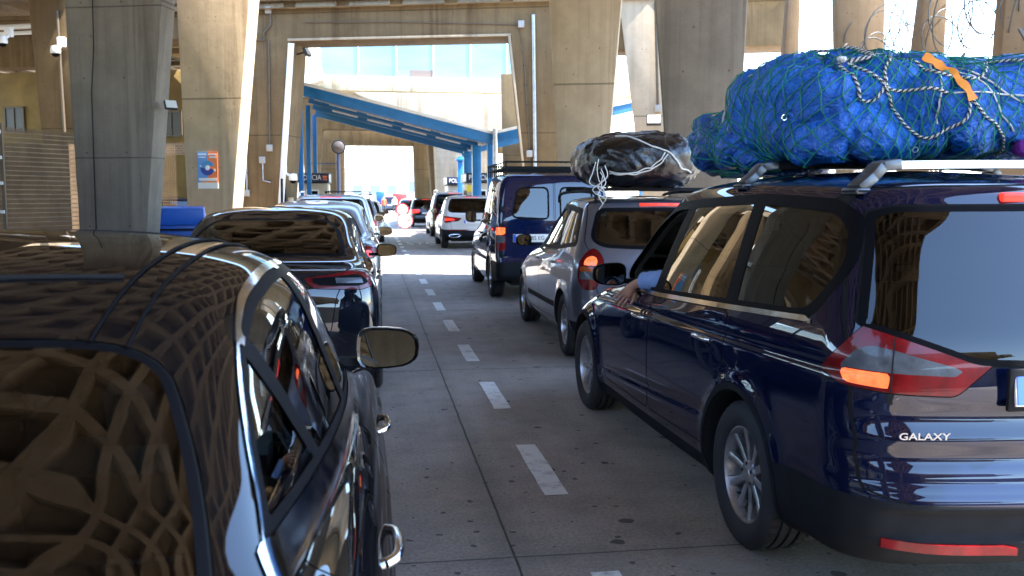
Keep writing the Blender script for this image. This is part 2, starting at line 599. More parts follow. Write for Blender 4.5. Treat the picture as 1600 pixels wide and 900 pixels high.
def rpoly(pts, r=0.04, n=6):
    """closed polygon with rounded corners; a point may carry its own radius"""
    out = []
    k = len(pts)
    for i in range(k):
        p = np.array(pts[i][:2], float)
        rr = pts[i][2] if len(pts[i]) > 2 else r
        a, b = np.array(pts[i - 1][:2], float), np.array(pts[(i + 1) % k][:2], float)
        la, lb = np.linalg.norm(a - p), np.linalg.norm(b - p)
        if rr <= 0:
            out.append(p)
            continue
        pa, pb = p + (a - p) / la * min(rr, la * 0.48), p + (b - p) / lb * min(rr, lb * 0.48)
        for j in range(n + 1):
            t = j / n
            out.append((1 - t) ** 2 * pa + 2 * t * (1 - t) * p + t * t * pb)
    return np.array(out)


def sdf(poly, q):
    """signed distance of points q (n,2) to a closed polygon, inside negative"""
    a = np.asarray(poly, float)
    lo, hi = a.min(0) - 0.25, a.max(0) + 0.25
    near = ((q >= lo) & (q <= hi)).all(1)
    if not near.all():
        r = np.full(len(q), 1.0)
        if near.any(): r[near] = sdf(a, q[near])
        return r
    b = np.roll(a, -1, 0)
    best = np.full(len(q), 1e9)
    inside = np.zeros(len(q), bool)
    for p0, p1 in zip(a, b):
        e = p1 - p0
        l2 = e @ e
        if l2 < 1e-14: continue
        w = q - p0
        t = np.clip((w @ e) / l2, 0, 1)
        d = ((w - t[:, None] * e) ** 2).sum(1)
        best = np.minimum(best, d)
        c = (p0[1] > q[:, 1]) != (p1[1] > q[:, 1])
        if abs(e[1]) > 1e-12:
            xi = p0[0] + (q[:, 1] - p0[1]) / e[1] * e[0]
            inside ^= c & (q[:, 0] < xi)
    s = np.sqrt(best)
    return np.where(inside, -s, s)


COLS = ('zr', 'zm', 'zf', 'yr', 'br', 'rr', 'wr', 'wm', 'wf', 'yf', 'bf', 'rf')


class Body:
    """lofted car body, right half (x >= 0); local x to the right, y forward from the rear bumper, z up"""
    def __init__(s, rows, disp=None, nt_=90, n=(26, 14, 150, 10, 10), smooth=40):
        A = np.array(rows, float)
        t = np.zeros(len(A))
        for i in range(1, len(A)):
            d = A[i] - A[i - 1]
            t[i] = t[i - 1] + max(0.012, math.sqrt(d[1] ** 2 + (d[3] * 0.6) ** 2 + d[7] ** 2))
        M = 4 * nt_
        t4 = np.linspace(0, t[-1], M)
        tt = t4[np.unique(np.linspace(0, M - 1, nt_).round().astype(int))]
        P = {}
        for i, c in enumerate(COLS):
            p = pchip(t, A[:, i], t4)
            for _ in range(smooth):
                p[1:-1] = (p[:-2] + 2 * p[1:-1] + p[2:]) / 4
            P[c] = np.interp(tt, t4, p)
        pts = np.array([s.ring({c: P[c][k] for c in COLS}, n) for k in range(len(tt))])
        pts[:, 0, 0] = 0
        pts[:, -1, 0] = 0
        s.nl, s.ns = pts.shape[:2]
        V = pts.reshape(-1, 3)
        s.Nr = s.normals(V)
        if disp is not None:
            am = disp(V, s.Nr)
            V = V + s.Nr * am[:, None]
            V[:, 0] = np.maximum(V[:, 0], 0)
            idx = np.arange(len(V)).reshape(s.nl, s.ns)
            V[idx[:, 0], 0] = 0
            V[idx[:, -1], 0] = 0
            s.Nr = s.normals(V)
        s.V = [tuple(p) for p in V]
        s.NN = [tuple(p) for p in s.Nr]
        s.F, s.reg = [], []
        for i in range(s.nl - 1):
            for j in range(s.ns - 1):
                a = i * s.ns + j
                s.F.append([a, a + 1, a + s.ns + 1, a + s.ns])
                s.reg.append('body')

    def ring(s, p, n):
        wr, wm, wf = max(p['wr'], 1e-4), max(p['wm'], 1e-4), max(p['wf'], 1e-4)
        yr, yf = p['yr'], max(p['yf'], p['yr'] + 0.02)
        L = yf - yr
        br, bf = min(p['br'], L * 0.3), min(p['bf'], L * 0.3)
        y0, y1 = yr + br, yf - bf
        ym = (y0 + y1) / 2

        def W(y):
            u = (y - ym) / max(1e-6, (y1 - y0) / 2)
            return wm + (wf - wr) / 2 * u + ((wf + wr) / 2 - wm) * u * u
        rr, rf = min(p['rr'], 0.85 * wr, 0.4 * (y1 - y0)), min(p['rf'], 0.85 * wf, 0.4 * (y1 - y0))
        yrf = lambda x: yr + br * (x / wr) ** 2
        yff = lambda x: yf - bf * (x / wf) ** 2
        nr, nc, ns, nc2, nf = n
        out = []
        xe = wr - rr
        for q in np.linspace(0, 1, nr, endpoint=False):
            out.append((xe * q, yrf(xe * q)))
        P0, P3, C = np.array((xe, yrf(xe))), np.array((W(y0 + rr), y0 + rr)), np.array((wr, y0))
        for q in np.linspace(0, 1, nc, endpoint=False):
            A_, B_ = P0 + (C - P0) * 0.62, P3 + (C - P3) * 0.62
            out.append(tuple((1 - q) ** 3 * P0 + 3 * q * (1 - q) ** 2 * A_ + 3 * q * q * (1 - q) * B_ + q ** 3 * P3))
        for q in np.linspace(0, 1, ns, endpoint=False):
            y = y0 + rr + (y1 - rf - y0 - rr) * q
            out.append((W(y), y))
        P0, C = np.array((W(y1 - rf), y1 - rf)), np.array((wf, y1))
        P3 = np.array((wf - rf, yff(wf - rf)))
        for q in np.linspace(0, 1, nc2, endpoint=False):
            A_, B_ = P0 + (C - P0) * 0.62, P3 + (C - P3) * 0.62
            out.append(tuple((1 - q) ** 3 * P0 + 3 * q * (1 - q) ** 2 * A_ + 3 * q * q * (1 - q) * B_ + q ** 3 * P3))
        for q in np.linspace(0, 1, nf):
            x = (wf - rf) * (1 - q)
            out.append((x, yff(x)))
        out = np.array(out)
        y = out[:, 1]
        mid = (yr + yf) / 2
        z = np.where(y < mid, p['zm'] + (p['zr'] - p['zm']) * (np.abs(mid - y) / (mid - yr)) ** 2, p['zm'] + (p['zf'] - p['zm']) * (np.abs(y - mid) / (yf - mid)) ** 2)
        return np.stack([out[:, 0], y, z], 1)

    def normals(s, V):
        P = V.reshape(s.nl, s.ns, 3)
        Pm = P.copy()
        Pm[:, :, 0] *= -1
        ext = np.concatenate([Pm[:, 1:2], P, Pm[:, -2:-1]], 1)
        du = ext[:, 2:] - ext[:, :-2]
        dv = np.gradient(P, axis=0)
        nn = np.cross(du, dv)
        l = np.linalg.norm(nn, axis=2, keepdims=True)
        nn = nn / np.maximum(l, 1e-12)
        nn[-1] = np.where(l[-1] < 1e-9, (0, 0, 1), nn[-1])
        top = nn[-1]
        top[:, 0] = 0
        nn[-1] = top / np.maximum(np.linalg.norm(top, axis=1, keepdims=True), 1e-9)
        return nn.reshape(-1, 3)

    def flat(s):
        n = np.fromiter((len(f) for f in s.F), int, len(s.F))
        fl = np.fromiter(chain.from_iterable(s.F), int, int(n.sum()))
        return fl, np.concatenate([[0], np.cumsum(n)[:-1]]), n

    def cen(s):
        V = s._arr()
        fl, of, n = s.flat()
        return np.add.reduceat(V[fl], of, axis=0) / n[:, None]

    def cut(s, fn, sel=None):
        V = s._arr()
        f = fn(V)
        f[np.abs(f) < 2e-5] = 0.0
        fi, of, n = s.flat()
        hit = (np.minimum.reduceat(f[fi], of) < 0) & (np.maximum.reduceat(f[fi], of) > 0)
        if sel is not None: hit &= sel
        if not hit.any(): return
        cache = {}
        hl = hit.tolist()
        F2 = [x for x, h in zip(s.F, hl) if not h]
        R2 = [x for x, h in zip(s.reg, hl) if not h]
        fl = f.tolist()
        for k in np.nonzero(hit)[0]:
            face = s.F[k]
            pos, neg = [], []
            m = len(face)
            for i in range(m):
                a, b = face[i], face[(i + 1) % m]
                fa, fb = fl[a], fl[b]
                if fa >= 0: pos.append(a)
                if fa <= 0: neg.append(a)
                if fa * fb < 0:
                    key = (a, b) if a < b else (b, a)
                    if key not in cache:
                        t = fa / (fa - fb)
                        va, vb = s.V[a], s.V[b]
                        na, nb = s.NN[a], s.NN[b]
                        s.V.append(tuple(va[q] + (vb[q] - va[q]) * t for q in range(3)))
                        nv = [na[q] + (nb[q] - na[q]) * t for q in range(3)]
                        ln = math.sqrt(sum(c * c for c in nv)) or 1
                        s.NN.append(tuple(c / ln for c in nv))
                        cache[key] = len(s.V) - 1
                        fl.append(0.0)
                    pos.append(cache[key])
                    neg.append(cache[key])
            for g in (pos, neg):
                if len(g) >= 3:
                    F2.append(g)
                    R2.append(s.reg[k])
        s.F, s.reg = F2, R2

    SIDE = staticmethod(lambda V: V[:, 1:3])
    REAR = staticmethod(lambda V: V[:, [0, 2]])
    TOP = staticmethod(lambda V: V[:, [0, 1]])

    def mark(s, poly, proj, name, only=('body',), where=None, offs=(0.0,), names=None):
        """cut along offset copies of a polygon's outline. names[i] labels the band from offs[i-1] to offs[i] (innermost first)"""
        names = names or [name]
        only = set(only)
        for o in offs:
            base = np.array([r in only for r in s.reg])
            if where is not None: base &= where(s.cen())
            s.cut(lambda V: sdf(poly, proj(V)) - o, base)
        c = s.cen()
        g = sdf(poly, proj(c))
        base = np.array([r in only for r in s.reg])
        if where is not None: base &= where(c)
        lo = -1e9
        for o, nm in zip(offs, names):
            for k in np.nonzero(base & (g >= lo) & (g < o))[0]:
                s.reg[k] = nm
            lo = o

    def loops(s, name, other=None):
        """boundary loops of a region, as lists of vertex indices"""
        from collections import defaultdict
        cnt = defaultdict(int)
        for f, r in zip(s.F, s.reg):
            if r != name: continue
            for i in range(len(f)):
                cnt[(f[i], f[(i + 1) % len(f)])] += 1
        nxt = {a: b for (a, b) in cnt if (b, a) not in cnt}
        out = []
        while nxt:
            a, b = next(iter(nxt.items()))
            del nxt[a]
            lp = [a]
            while b != lp[0] and b in nxt:
                lp.append(b)
                b = nxt.pop(b)
            out.append(lp)
        return out

    def mesh(s, region, name, mat, parent, side=0, off=0.0, solid=0.0, keepn=True):
        """side 0: both halves in one mesh, +1 right, -1 left"""
        regs = (region,) if isinstance(region, str) else region
        fs = [f for f, r in zip(s.F, s.reg) if r in regs]
        if not fs: return None
        used = sorted({i for f in fs for i in f})
        V = np.array([s.V[i] for i in used])
        Nn = np.array([s.NN[i] for i in used])
        if off: V = V + Nn * off
        mp = {g: i for i, g in enumerate(used)}
        vs, ns, ff = [], [], []
        if side >= 0:
            vs += V.tolist(); ns += Nn.tolist()
            ff += [[mp[i] for i in f] for f in fs]
        if side <= 0:
            Vm, Nm = V * (-1, 1, 1), Nn * (-1, 1, 1)
            if side == 0:
                b = len(vs)
                rem, extra, exn = {}, [], []
                for i in range(len(V)):
                    if V[i, 0] < 1e-5: rem[i] = i
                    else:
                        rem[i] = b + len(extra)
                        extra.append(Vm[i].tolist()); exn.append(Nm[i].tolist())
                vs += extra; ns += exn
                ff += [[rem[mp[i]] for i in f][::-1] for f in fs]
            else:
                vs, ns = Vm.tolist(), Nm.tolist()
                ff = [[mp[i] for i in f][::-1] for f in fs]
        ff2 = []
        for f in ff:
            g = [f[i] for i in range(len(f)) if f[i] != f[i - 1]]
            if len(g) >= 3: ff2.append(g)
        me = bpy.data.meshes.new(name)
        me.from_pydata(vs, [], ff2)
        me.materials.append(mat)
        me.shade_smooth()
        if keepn and not solid:
            me.normals_split_custom_set_from_vertices(ns)
        o = link(name, me, parent)
        if solid:
            md = o.modifiers.new('solid', 'SOLIDIFY')
            md.thickness = solid
            md.offset = -1
        return o

    def lining(s, name, mat, parent, skip, off=0.035, floor=None):
        fs = [f for f, r in zip(s.F, s.reg) if r not in skip]
        used = sorted({i for f in fs for i in f})
        V = np.array([s.V[i] for i in used]) - np.array([s.NN[i] for i in used]) * off
        V[:, 0] = np.maximum(V[:, 0], 0)
        mp = {g: i for i, g in enumerate(used)}
        ff = [[mp[i] for i in f] for f in fs]
        n = len(V)
        vs = V.tolist() + (V * (-1, 1, 1)).tolist()
        ff = ff + [[i + n for i in f][::-1] for f in ff]
        me = bpy.data.meshes.new(name)
        me.from_pydata(vs, [], ff)
        me.materials.append(mat)
        me.shade_smooth()
        return link(name, me, parent)

    def at(s, y, z):
        """x of the right side at (y, z)"""
        V = s._arr()
        d = (V[:, 1] - y) ** 2 + (V[:, 2] - z) ** 2
        return float(V[np.argmin(d), 0])

    def rear_at(s, x, z):
        V = s._arr()
        d = (V[:, 0] - abs(x)) ** 2 + (V[:, 2] - z) ** 2 + np.where(V[:, 1] > 2.0, 9, 0)
        i = np.argmin(d)
        return float(V[i, 1]), np.array(s.NN[i])

    def _arr(s):
        if getattr(s, '_c', None) is None or len(s._c) != len(s.V): s._c = np.array(s.V)
        return s._c


def arch_fill(body, region, mat, parent, depth=0.28, name='wheel_well'):
    """dark wheel wells: the rims of the cut arches drawn inwards"""
    for sg in (1, -1):
        for lp in body.loops(region):
            P = np.array([body.V[i] for i in lp])
            if P[:, 0].min() < 0.3: continue
            k = len(P)
            vs, fs = [], []
            for dx in (0.0, depth):
                for p in P: vs.append(((max(p[0] - dx, 0.2)) * sg, p[1], p[2]))
            for i in range(k):
                j = (i + 1) % k
                fs.append((i, j, j + k, i + k))
            fs.append(tuple(range(k, 2 * k)))
            g = G()
            g.add(vs, fs)
            g.build(name, mat, parent, smooth=60)


def wheel(r, wdt, rim_r, style, x, y, sg, parent, mats):
    """tyre mesh (the wheel) with a rim child; sg = +1 right side, -1 left"""
    ty, al, dk = mats
    h = wdt / 2
    g = G()
    sh = r - rim_r
    prof = [(rim_r - 0.005, -h * 0.80), (rim_r + sh * 0.12, -h * 0.96), (rim_r + sh * 0.45, -h * 1.03), (rim_r + sh * 0.78, -h * 0.97), (r - 0.010, -h * 0.86), (r, -h * 0.74)]
    grooves = []
    for q in (-0.42, 0.0, 0.42):
        grooves += [(r, h * (q - 0.07)), (r - 0.009, h * (q - 0.05)), (r - 0.009, h * (q + 0.05)), (r, h * (q + 0.07))]
    prof = prof + grooves + [(a, -b) for a, b in prof[::-1]]
    g.lathe(prof, 56, 0, 'X')
    # sipes across the tread
    for k in range(44):
        a = 2 * math.pi * k / 44
        for q in (-0.62, 0.62):
            c = (h * q, math.cos(a) * (r + 0.0005), math.sin(a) * (r + 0.0005))
            m = Matrix.Rotation(a, 3, 'X')
            g.box(c, (h * 0.30, 0.012, 0.004), 1, rot=Matrix.Rotation(a - math.pi / 2, 3, 'X'))
    t = g.build('wheel', [ty, dk], parent, loc=(x, y, r), smooth=40)
    t.rotation_euler = (random.uniform(0, 6), 0, 0)
    g = G()
    o = sg * h * 0.72
    g.lathe([(rim_r + 0.004, o), (rim_r + 0.006, o + sg * 0.008), (rim_r - 0.012, o + sg * 0.010), (rim_r - 0.022, o - sg * 0.01), (rim_r - 0.03, -o * 0.6)], 48, 0, 'X')
    g.lathe([(0.0, o - sg * 0.085), (rim_r * 0.70, o - sg * 0.085), (rim_r * 0.70, o - sg * 0.065), (0.0, o - sg * 0.062)], 32, 1, 'X')
    ns, spread, w0, w1, dish = style
    for k in range(ns):
        for sgn in ((-1, 1) if spread else (0,)):
            a = 2 * math.pi * k / ns
            a0, a1 = a + sgn * spread * 0.35, a + sgn * spread
            r0, r1 = 0.045, rim_r - 0.012
            p = []
            for rr_, aa, ww, ox in ((r0, a0, w0, o - sg * 0.02), (r0 + (r1 - r0) * 0.55, (a0 + a1) / 2, (w0 + w1) / 2, o - sg * (0.012 + dish)), (r1, a1, w1, o - sg * 0.004)):
                c = Vector((ox, rr_ * math.cos(aa), rr_ * math.sin(aa)))
                tn = Vector((0, -math.sin(aa), math.cos(aa)))
                p.append((c, tn, ww))
            vs, fs = [], []
            for c, tn, ww in p:
                vs += [c - tn * ww / 2 - Vector((sg * 0.004, 0, 0)), c - tn * ww * 0.28, c + tn * ww * 0.28, c + tn * ww / 2 - Vector((sg * 0.004, 0, 0)), c + tn * ww / 2 - Vector((sg * 0.03, 0, 0)), c - tn * ww / 2 - Vector((sg * 0.03, 0, 0))]
            for q in range(2):
                for j in range(6):
                    j2 = (j + 1) % 6
                    fs.append((q * 6 + j, q * 6 + j2, q * 6 + 6 + j2, q * 6 + 6 + j))
            g.add(vs, fs, 0)
    g.lathe([(0.062, o - sg * 0.045), (0.060, o - sg * 0.012), (0.032, o - sg * 0.008), (0.030, o - sg * 0.006), (0.0, o - sg * 0.004)], 24, 0, 'X')
    for k in range(5):
        a = 2 * math.pi * (k + 0.5) / 5
        g.lathe([(0.0085, o - sg * 0.03), (0.0085, o - sg * 0.008), (0, o - sg * 0.008)], 8, 1, 'X', c=(0, 0.048 * math.cos(a), 0.048 * math.sin(a)))
    g.build('rim', [al, dk], t, smooth=30)
    return t


def seat(name, parent, x, y, z, mat, w=0.5, rear=False, bench=0.0):
    g = G()
    w = bench or w
    g.box((x, y, z + 0.09), (w, 0.5, 0.16))
    m = Matrix.Rotation(R(14), 3, 'X')
    g.box((x, y - 0.30, z + 0.42), (w * 0.96, 0.13, 0.62), rot=m)
    for q in ((-w / 3, 0, w / 3) if bench else (0,)):
        g.box((x + q, y - 0.395, z + 0.80), (0.26, 0.10, 0.17), rot=m)
        g.tube([(x + q - 0.06, y - 0.38, z + 0.68), (x + q - 0.06, y - 0.39, z + 0.80)], 0.006, 6)
        g.tube([(x + q + 0.06, y - 0.38, z + 0.68), (x + q + 0.06, y - 0.39, z + 0.80)], 0.006, 6)
    return g.build(name, mat, parent, bevel=0.045, seg=3, smooth=60)


def mirror_unit(parent, x, y, z, sg, mp, mk, mg, w=0.22, h=0.15, d=0.10):
    """door mirror: housing with a glass child; faces backwards"""
    g = G()
    n = 20
    def ring(sx, yy, dx=0):
        o = []
        for k in range(n):
            a = 2 * math.pi * k / n
            cx, cz = math.cos(a), math.sin(a)
            px = abs(cx) ** 0.62 * math.copysign(1, cx) * w / 2 * sx
            pz = abs(cz) ** 0.62 * math.copysign(1, cz) * h / 2 * sx * (1.0 - 0.16 * (cx * sg))
            o.append((x + sg * w / 2 + px + dx, y + yy, z + pz))
        return o
    rings = [ring(0.86, 0.004), ring(0.97, -0.002), ring(1.0, 0.012), ring(0.97, d * 0.45), ring(0.82, d * 0.8), ring(0.45, d), ring(0.02, d * 1.03)]
    vs = [p for r_ in rings for p in r_]
    fs, mi = [], []
    for i in range(len(rings) - 1):
        for j in range(n):
            fs.append((i * n + j, i * n + (j + 1) % n, (i + 1) * n + (j + 1) % n, (i + 1) * n + j))
    g.add(vs, fs, 0)
    g.box((x - sg * 0.02, y + d * 0.5, z - h * 0.34), (0.12, 0.045, 0.03), 1)
    o = g.build('side_mirror', [mp, mk], parent, smooth=50)
    gg = G()
    cx, cz = x + sg * w / 2, z
    # flat glass, tipped up and a little outwards
    gg.add([(p[0], p[1] + (p[2] - cz) * 0.125 - (p[0] - cx) * sg * 0.04 - 0.006, p[2]) for p in ring(0.865, 0.006)], [tuple(range(n))])
    gg.build('mirror_glass', mg, o, smooth=0)
    return o


def handle(parent, x, y, z, sg, mat, dk, ln=0.19):
    g = G()
    pts = [(x, y - ln / 2, z), (x + sg * 0.022, y - ln * 0.36, z + 0.004), (x + sg * 0.028, y, z + 0.006), (x + sg * 0.022, y + ln * 0.36, z + 0.004), (x, y + ln / 2, z)]
    g.tube(catmull(pts, 5), 0.0115, 8)
    return g.build('handle', mat, parent, smooth=60)
# ------------------------------------------------------------------ shared car materials
MT = dict(
    tyre=simple('tyre_rubber', (0.022, 0.022, 0.024), 0.75, vary=0.35, vscale=9, bmp=0.15, bscale=160),
    sipe=simple('tyre_groove', (0.006, 0.006, 0.006), 0.9),
    alloy=simple('alloy_wheel', (0.50, 0.50, 0.51), 0.34, metal=0.9, vary=0.25, vscale=12),
    hubdk=simple('brake_dark', (0.03, 0.028, 0.026), 0.6, metal=0.4),
    blk=simple('black_plastic', (0.013, 0.0145, 0.017), 0.75, spec=0.12, vary=0.25, vscale=14, bmp=0.08, bscale=300),
    gloss=simple('gloss_black_trim', (0.006, 0.006, 0.007), 0.5, spec=0.03),
    gap=simple('shut_line', (0.003, 0.003, 0.003), 0.9),
    chrome=simple('chrome', (0.78, 0.79, 0.80), 0.10, metal=1.0, vary=0.06, vscale=20),
    well=simple('wheel_well_dark', (0.010, 0.010, 0.010), 0.95),
    cabin=simple('cabin_lining', (0.030, 0.030, 0.032), 0.85, vary=0.2),
    cabin_lt=simple('cabin_headlining', (0.16, 0.155, 0.145), 0.9, vary=0.15),
    seat=simple('seat_cloth', (0.035, 0.035, 0.040), 0.9, vary=0.3, vscale=20, bmp=0.2, bscale=400),
    seat_lt=simple('seat_cloth_grey', (0.13, 0.125, 0.12), 0.9, vary=0.25, vscale=20, bmp=0.2, bscale=400),
    glass=glass('window_glass', (0.62, 0.68, 0.66)),
    tint=glass('privacy_glass', (0.16, 0.17, 0.165), mult=1.5),
    mirror=simple('mirror_deck_tone', (0.42, 0.45, 0.47), 0.01, metal=1.0),  # darkened to stand in for the dark deck it reflects
    red=lens('lamp_red', (0.20, 0.003, 0.006)),
    redlit=lens('lamp_red_lit', (0.6, 0.03, 0.02), (1.0, 0.04, 0.02), 0.24, rib=0.03, ribscale=500),
    amber=lens('lamp_brake_lit', (0.8, 0.12, 0.03), (1.0, 0.16, 0.05), 0.24, rib=0.03, ribscale=420),
    clear=lens('lamp_clear', (0.10, 0.115, 0.13), rib=0.04, ribscale=700),
    dkred=lens('lamp_dark_red', (0.16, 0.006, 0.010)),
    plate=simple('plate_white', (0.78, 0.78, 0.76), 0.35, vary=0.08, vscale=30),
    eu=simple('plate_blue', (0.02, 0.09, 0.55), 0.35),
    ink=simple('plate_ink', (0.012, 0.012, 0.012), 0.4),
    white=simple('white_paint_trim', (0.78, 0.78, 0.76), 0.4),
)


def std_car(name, label, cat, loc, yaw, rows, cfg, mpaint, group):
    root = empty(name, (loc[0], loc[1], 0), yaw, label, cat, group)
    q = cfg.get('q', 1.0)
    body = Body(rows, cfg.get('disp'), int(cfg.get('nt', 80) * q), tuple(max(4, int(k * q)) for k in (26, 16, 150, 8, 8)))
    rear_ok = lambda c: c[:, 1] < cfg.get('rear_y', 1.6)
    side_ok = lambda c: c[:, 0] > 0.3
    front_ok = lambda c: c[:, 1] > cfg['axles'][1] - 1.9
    skip = set()
    ch = cfg.get('chrome_w', 0.0)
    # side windows
    wins = cfg['windows']
    for i, wdw in enumerate(wins):
        poly = rpoly(wdw['p'], wdw.get('r', 0.05))
        nm = 'win%d' % i
        body.mark(poly, Body.SIDE, nm, ('body',), side_ok, (-0.020, 0.0), (nm, 'seal'))
        skip |= {nm}
    if cfg.get('dlo') is not None:
        poly = rpoly(cfg['dlo'], cfg.get('dlo_r', 0.06))
        if ch:
            body.mark(poly, Body.SIDE, 'pillar_trim', ('body',), side_ok, (-ch, 0.0), ('pillar_trim', 'chrome'))
        else:
            body.mark(poly, Body.SIDE, 'pillar_trim', ('body',), side_ok)
    if cfg.get('chrome_line') is not None:
        body.mark(rpoly(cfg['chrome_line'], 0.004), Body.SIDE, 'chrome', ('body', 'seal', 'pillar_trim'), side_ok)
    # rear glass and windscreen
    rg = cfg['rear_glass']
    rproj = Body.TOP if cfg.get('rg_top') else Body.REAR
    band = cfg.get('rg_band', 0.03)
    body.mark(rpoly(rg, cfg.get('rg_r', 0.08), 8), rproj, 'rglass', ('body',), rear_ok, (-band, 0.0, 0.006), ('rglass', 'rband', 'gapline'))
    skip |= {'rglass'}
    ws = cfg['windscreen']
    body.mark(rpoly(ws, 0.08), Body.REAR, 'wscreen', ('body',), front_ok, (-0.03, 0.0), ('wscreen', 'wband'))
    skip |= {'wscreen'}
    # lamps: (region, polygon, projection, material key, shift)
    lampmats = {}
    for nm, poly, proj, mk, r_ in cfg.get('lamps', ()):
        if nm == 'l_side': body.mark(np.array(poly), proj, nm, ('l_all',), lambda c: (c[:, 1] < 1.2))
        else: body.mark(rpoly(poly, r_), proj, nm, tuple(['body', 'gapline'] + list(lampmats)), lambda c: (c[:, 1] < 1.2), (0.0, 0.005), (nm, 'gapline')) if mk in ('red', 'dkred', 'redlit') and not lampmats else body.mark(rpoly(poly, r_), proj, nm, tuple(['body'] + list(lampmats)), lambda c: (c[:, 1] < 1.2))
        lampmats[nm] = mk
    # dark lower bumper / sills
    for nm, poly, proj in cfg.get('dark', ()):
        body.mark(rpoly(poly, 0.02), proj, 'dark', ('body',), (lambda c: c[:, 1] < 1.3) if proj is not Body.SIDE else None)
    # tailgate, doors
    if cfg.get('tailgate') is not None:
        tg = rpoly(cfg['tailgate'], cfg.get('tg_r', 0.05))
        gw = cfg.get('gapw', 0.0035)
        body.mark(tg, rproj if cfg.get('tg_top') else Body.REAR, 'tailgate', ('body',), rear_ok, (-gw, gw), ('tailgate', 'gapline'))
    for i, dp in enumerate(cfg.get('doors', ())):
        poly = rpoly(dp, cfg.get('door_r', 0.05))
        gw = cfg.get('gapw', 0.0035)
        body.mark(poly, Body.SIDE, 'door%d' % i, ('body',), side_ok, (-gw, gw), ('door%d' % i, 'gapline'))
    # wheel arches
    wr = cfg['wheel_r']
    for ya in cfg['axles']:
        circ = np.array([(ya + cfg['arch_r'] * math.cos(a), wr + cfg['arch_r'] * math.sin(a)) for a in np.linspace(0, 2 * math.pi, 64, endpoint=False)])
        lip = cfg.get('lip', 0.02)
        body.mark(circ, Body.SIDE, 'arch', tuple(set(body.reg)), side_ok, (0.0, lip), ('arch', ('archlip%d' % cfg['axles'].index(ya)) if cfg.get('lip_dark') else 'archlipp'))
    skip |= {'arch'}
    paint_regs = ['body', 'archlipp']
    b = body.mesh(tuple(paint_regs), 'body', mpaint, root)
    for nm, rg_, mt in (('lower_trim', 'dark', cfg.get('dark_mat', MT['blk'])), ('shut_lines', 'gapline', MT['gap'])):
        body.mesh(rg_, nm, mt, root, off=(-0.003 if rg_ == 'gapline' else 0.002 if rg_ == 'archlip' else 0))
    for sg in (1, -1):
        body.mesh(('pillar_trim', 'seal'), 'window_trim', MT['gloss'], root, side=sg)
        body.mesh('chrome', 'chrome_trim', MT['chrome'], root, side=sg, off=0.004)
        for q_ in (0, 1): body.mesh('archlip%d' % q_, 'arch_lip', MT['blk'], root, side=sg, off=0.002)
    body.mesh('rband', 'window_border', MT['gloss'], root)
    body.mesh('wband', 'windscreen_border', MT['gloss'], root)
    tgo = body.mesh('tailgate', cfg.get('gate_name', 'tailgate'), mpaint, root)
    body.mesh('rglass', 'rear_window', cfg.get('rear_mat', MT['tint']), root)
    body.mesh('wscreen', 'windscreen', MT['glass'], root)
    for i in range(len(cfg.get('doors', ()))):
        for sg in (1, -1):
            d = body.mesh('door%d' % i, 'door', mpaint, root, side=sg)
            if cfg.get('handles') and d:
                hy, hz = cfg['handles'][i]
                hx = body.at(hy, hz)
                handle(d, sg * (hx - 0.004), hy, hz, sg, cfg.get('handle_mat', mpaint), MT['gap'])
    for i, wdw in enumerate(wins):
        for sg in (1, -1):
            if sg in wdw.get('open', ()): continue
            body.mesh('win%d' % i, 'window', wdw.get('mat', MT['tint']), root, side=sg, off=-0.003)
    for nm, mk in lampmats.items():
        for sg in (1, -1):
            m = MT[mk] if isinstance(mk, str) else mk
            body.mesh(nm, 'tail_light', m, root, side=sg, off=0.003)
    arch_fill(body, 'arch', MT['well'], root)
    lin = body.lining('cabin', cfg.get('lining', MT['cabin']), root, skip | {'arch'} | set(lampmats))
    g = G()
    L = cfg['length']
    g.box((0, L / 2, 0.30), (1.25, L - 0.5, 0.14))
    g.box((0, L / 2, 0.62), (1.45, L - 1.0, 0.02), 0)
    g.tube([(0.45, 0.25, 0.25), (0.45, 0.9, 0.27)], 0.03, 8)
    g.build('underbody', MT['well'], root, smooth=30)
    if cfg.get('seats', True):
        sm = cfg.get('seat_mat', MT['seat'])
        fy, ry = cfg.get('seat_y', (2.35, 1.45))
        sz = cfg.get('seat_z', 0.42)
        seat('seat', root, -0.37, fy, sz, sm)
        seat('seat', root, 0.37, fy, sz, sm)
        seat('rear_seat', root, 0, ry, sz, sm, bench=1.24)
        g = G()
        dy = cfg.get('dash_y', fy + 0.85)
        g.box((0, dy + 0.25, 0.80), (1.35, 0.5, 0.26))
        g.box((-0.37, dy + 0.0, 0.92), (0.38, 0.2, 0.10))
        g.build('dashboard', MT['cabin'], root, bevel=0.05, smooth=50)
        g = G()
        ring = [(-0.37 + 0.18 * math.cos(a), dy - 0.17 + 0.18 * math.sin(a) * 0.36, 0.86 + 0.18 * math.sin(a) * 0.93) for a in np.linspace(0, 2 * math.pi, 24, endpoint=False)]
        g.tube(ring, 0.015, 8, closed=True)
        g.bar((-0.52, dy - 0.17, 0.86), (-0.22, dy - 0.17, 0.86), 0.03, 0.03)
        g.bar((-0.37, dy - 0.15, 0.84), (-0.37, dy + 0.1, 0.80), 0.05, 0.05)
        g.build('steering_wheel', MT['blk'], root, smooth=50)
        g = G()
        iy = cfg.get('imirror_y', dy - 0.1)
        g.box((0, iy, cfg.get('imirror_z', 1.30)), (0.22, 0.03, 0.065))
        g.build('inner_mirror', MT['blk'], root, bevel=0.015)
    st = cfg.get('wheel_style', (5, 0.13, 0.05, 0.035, 0.006))
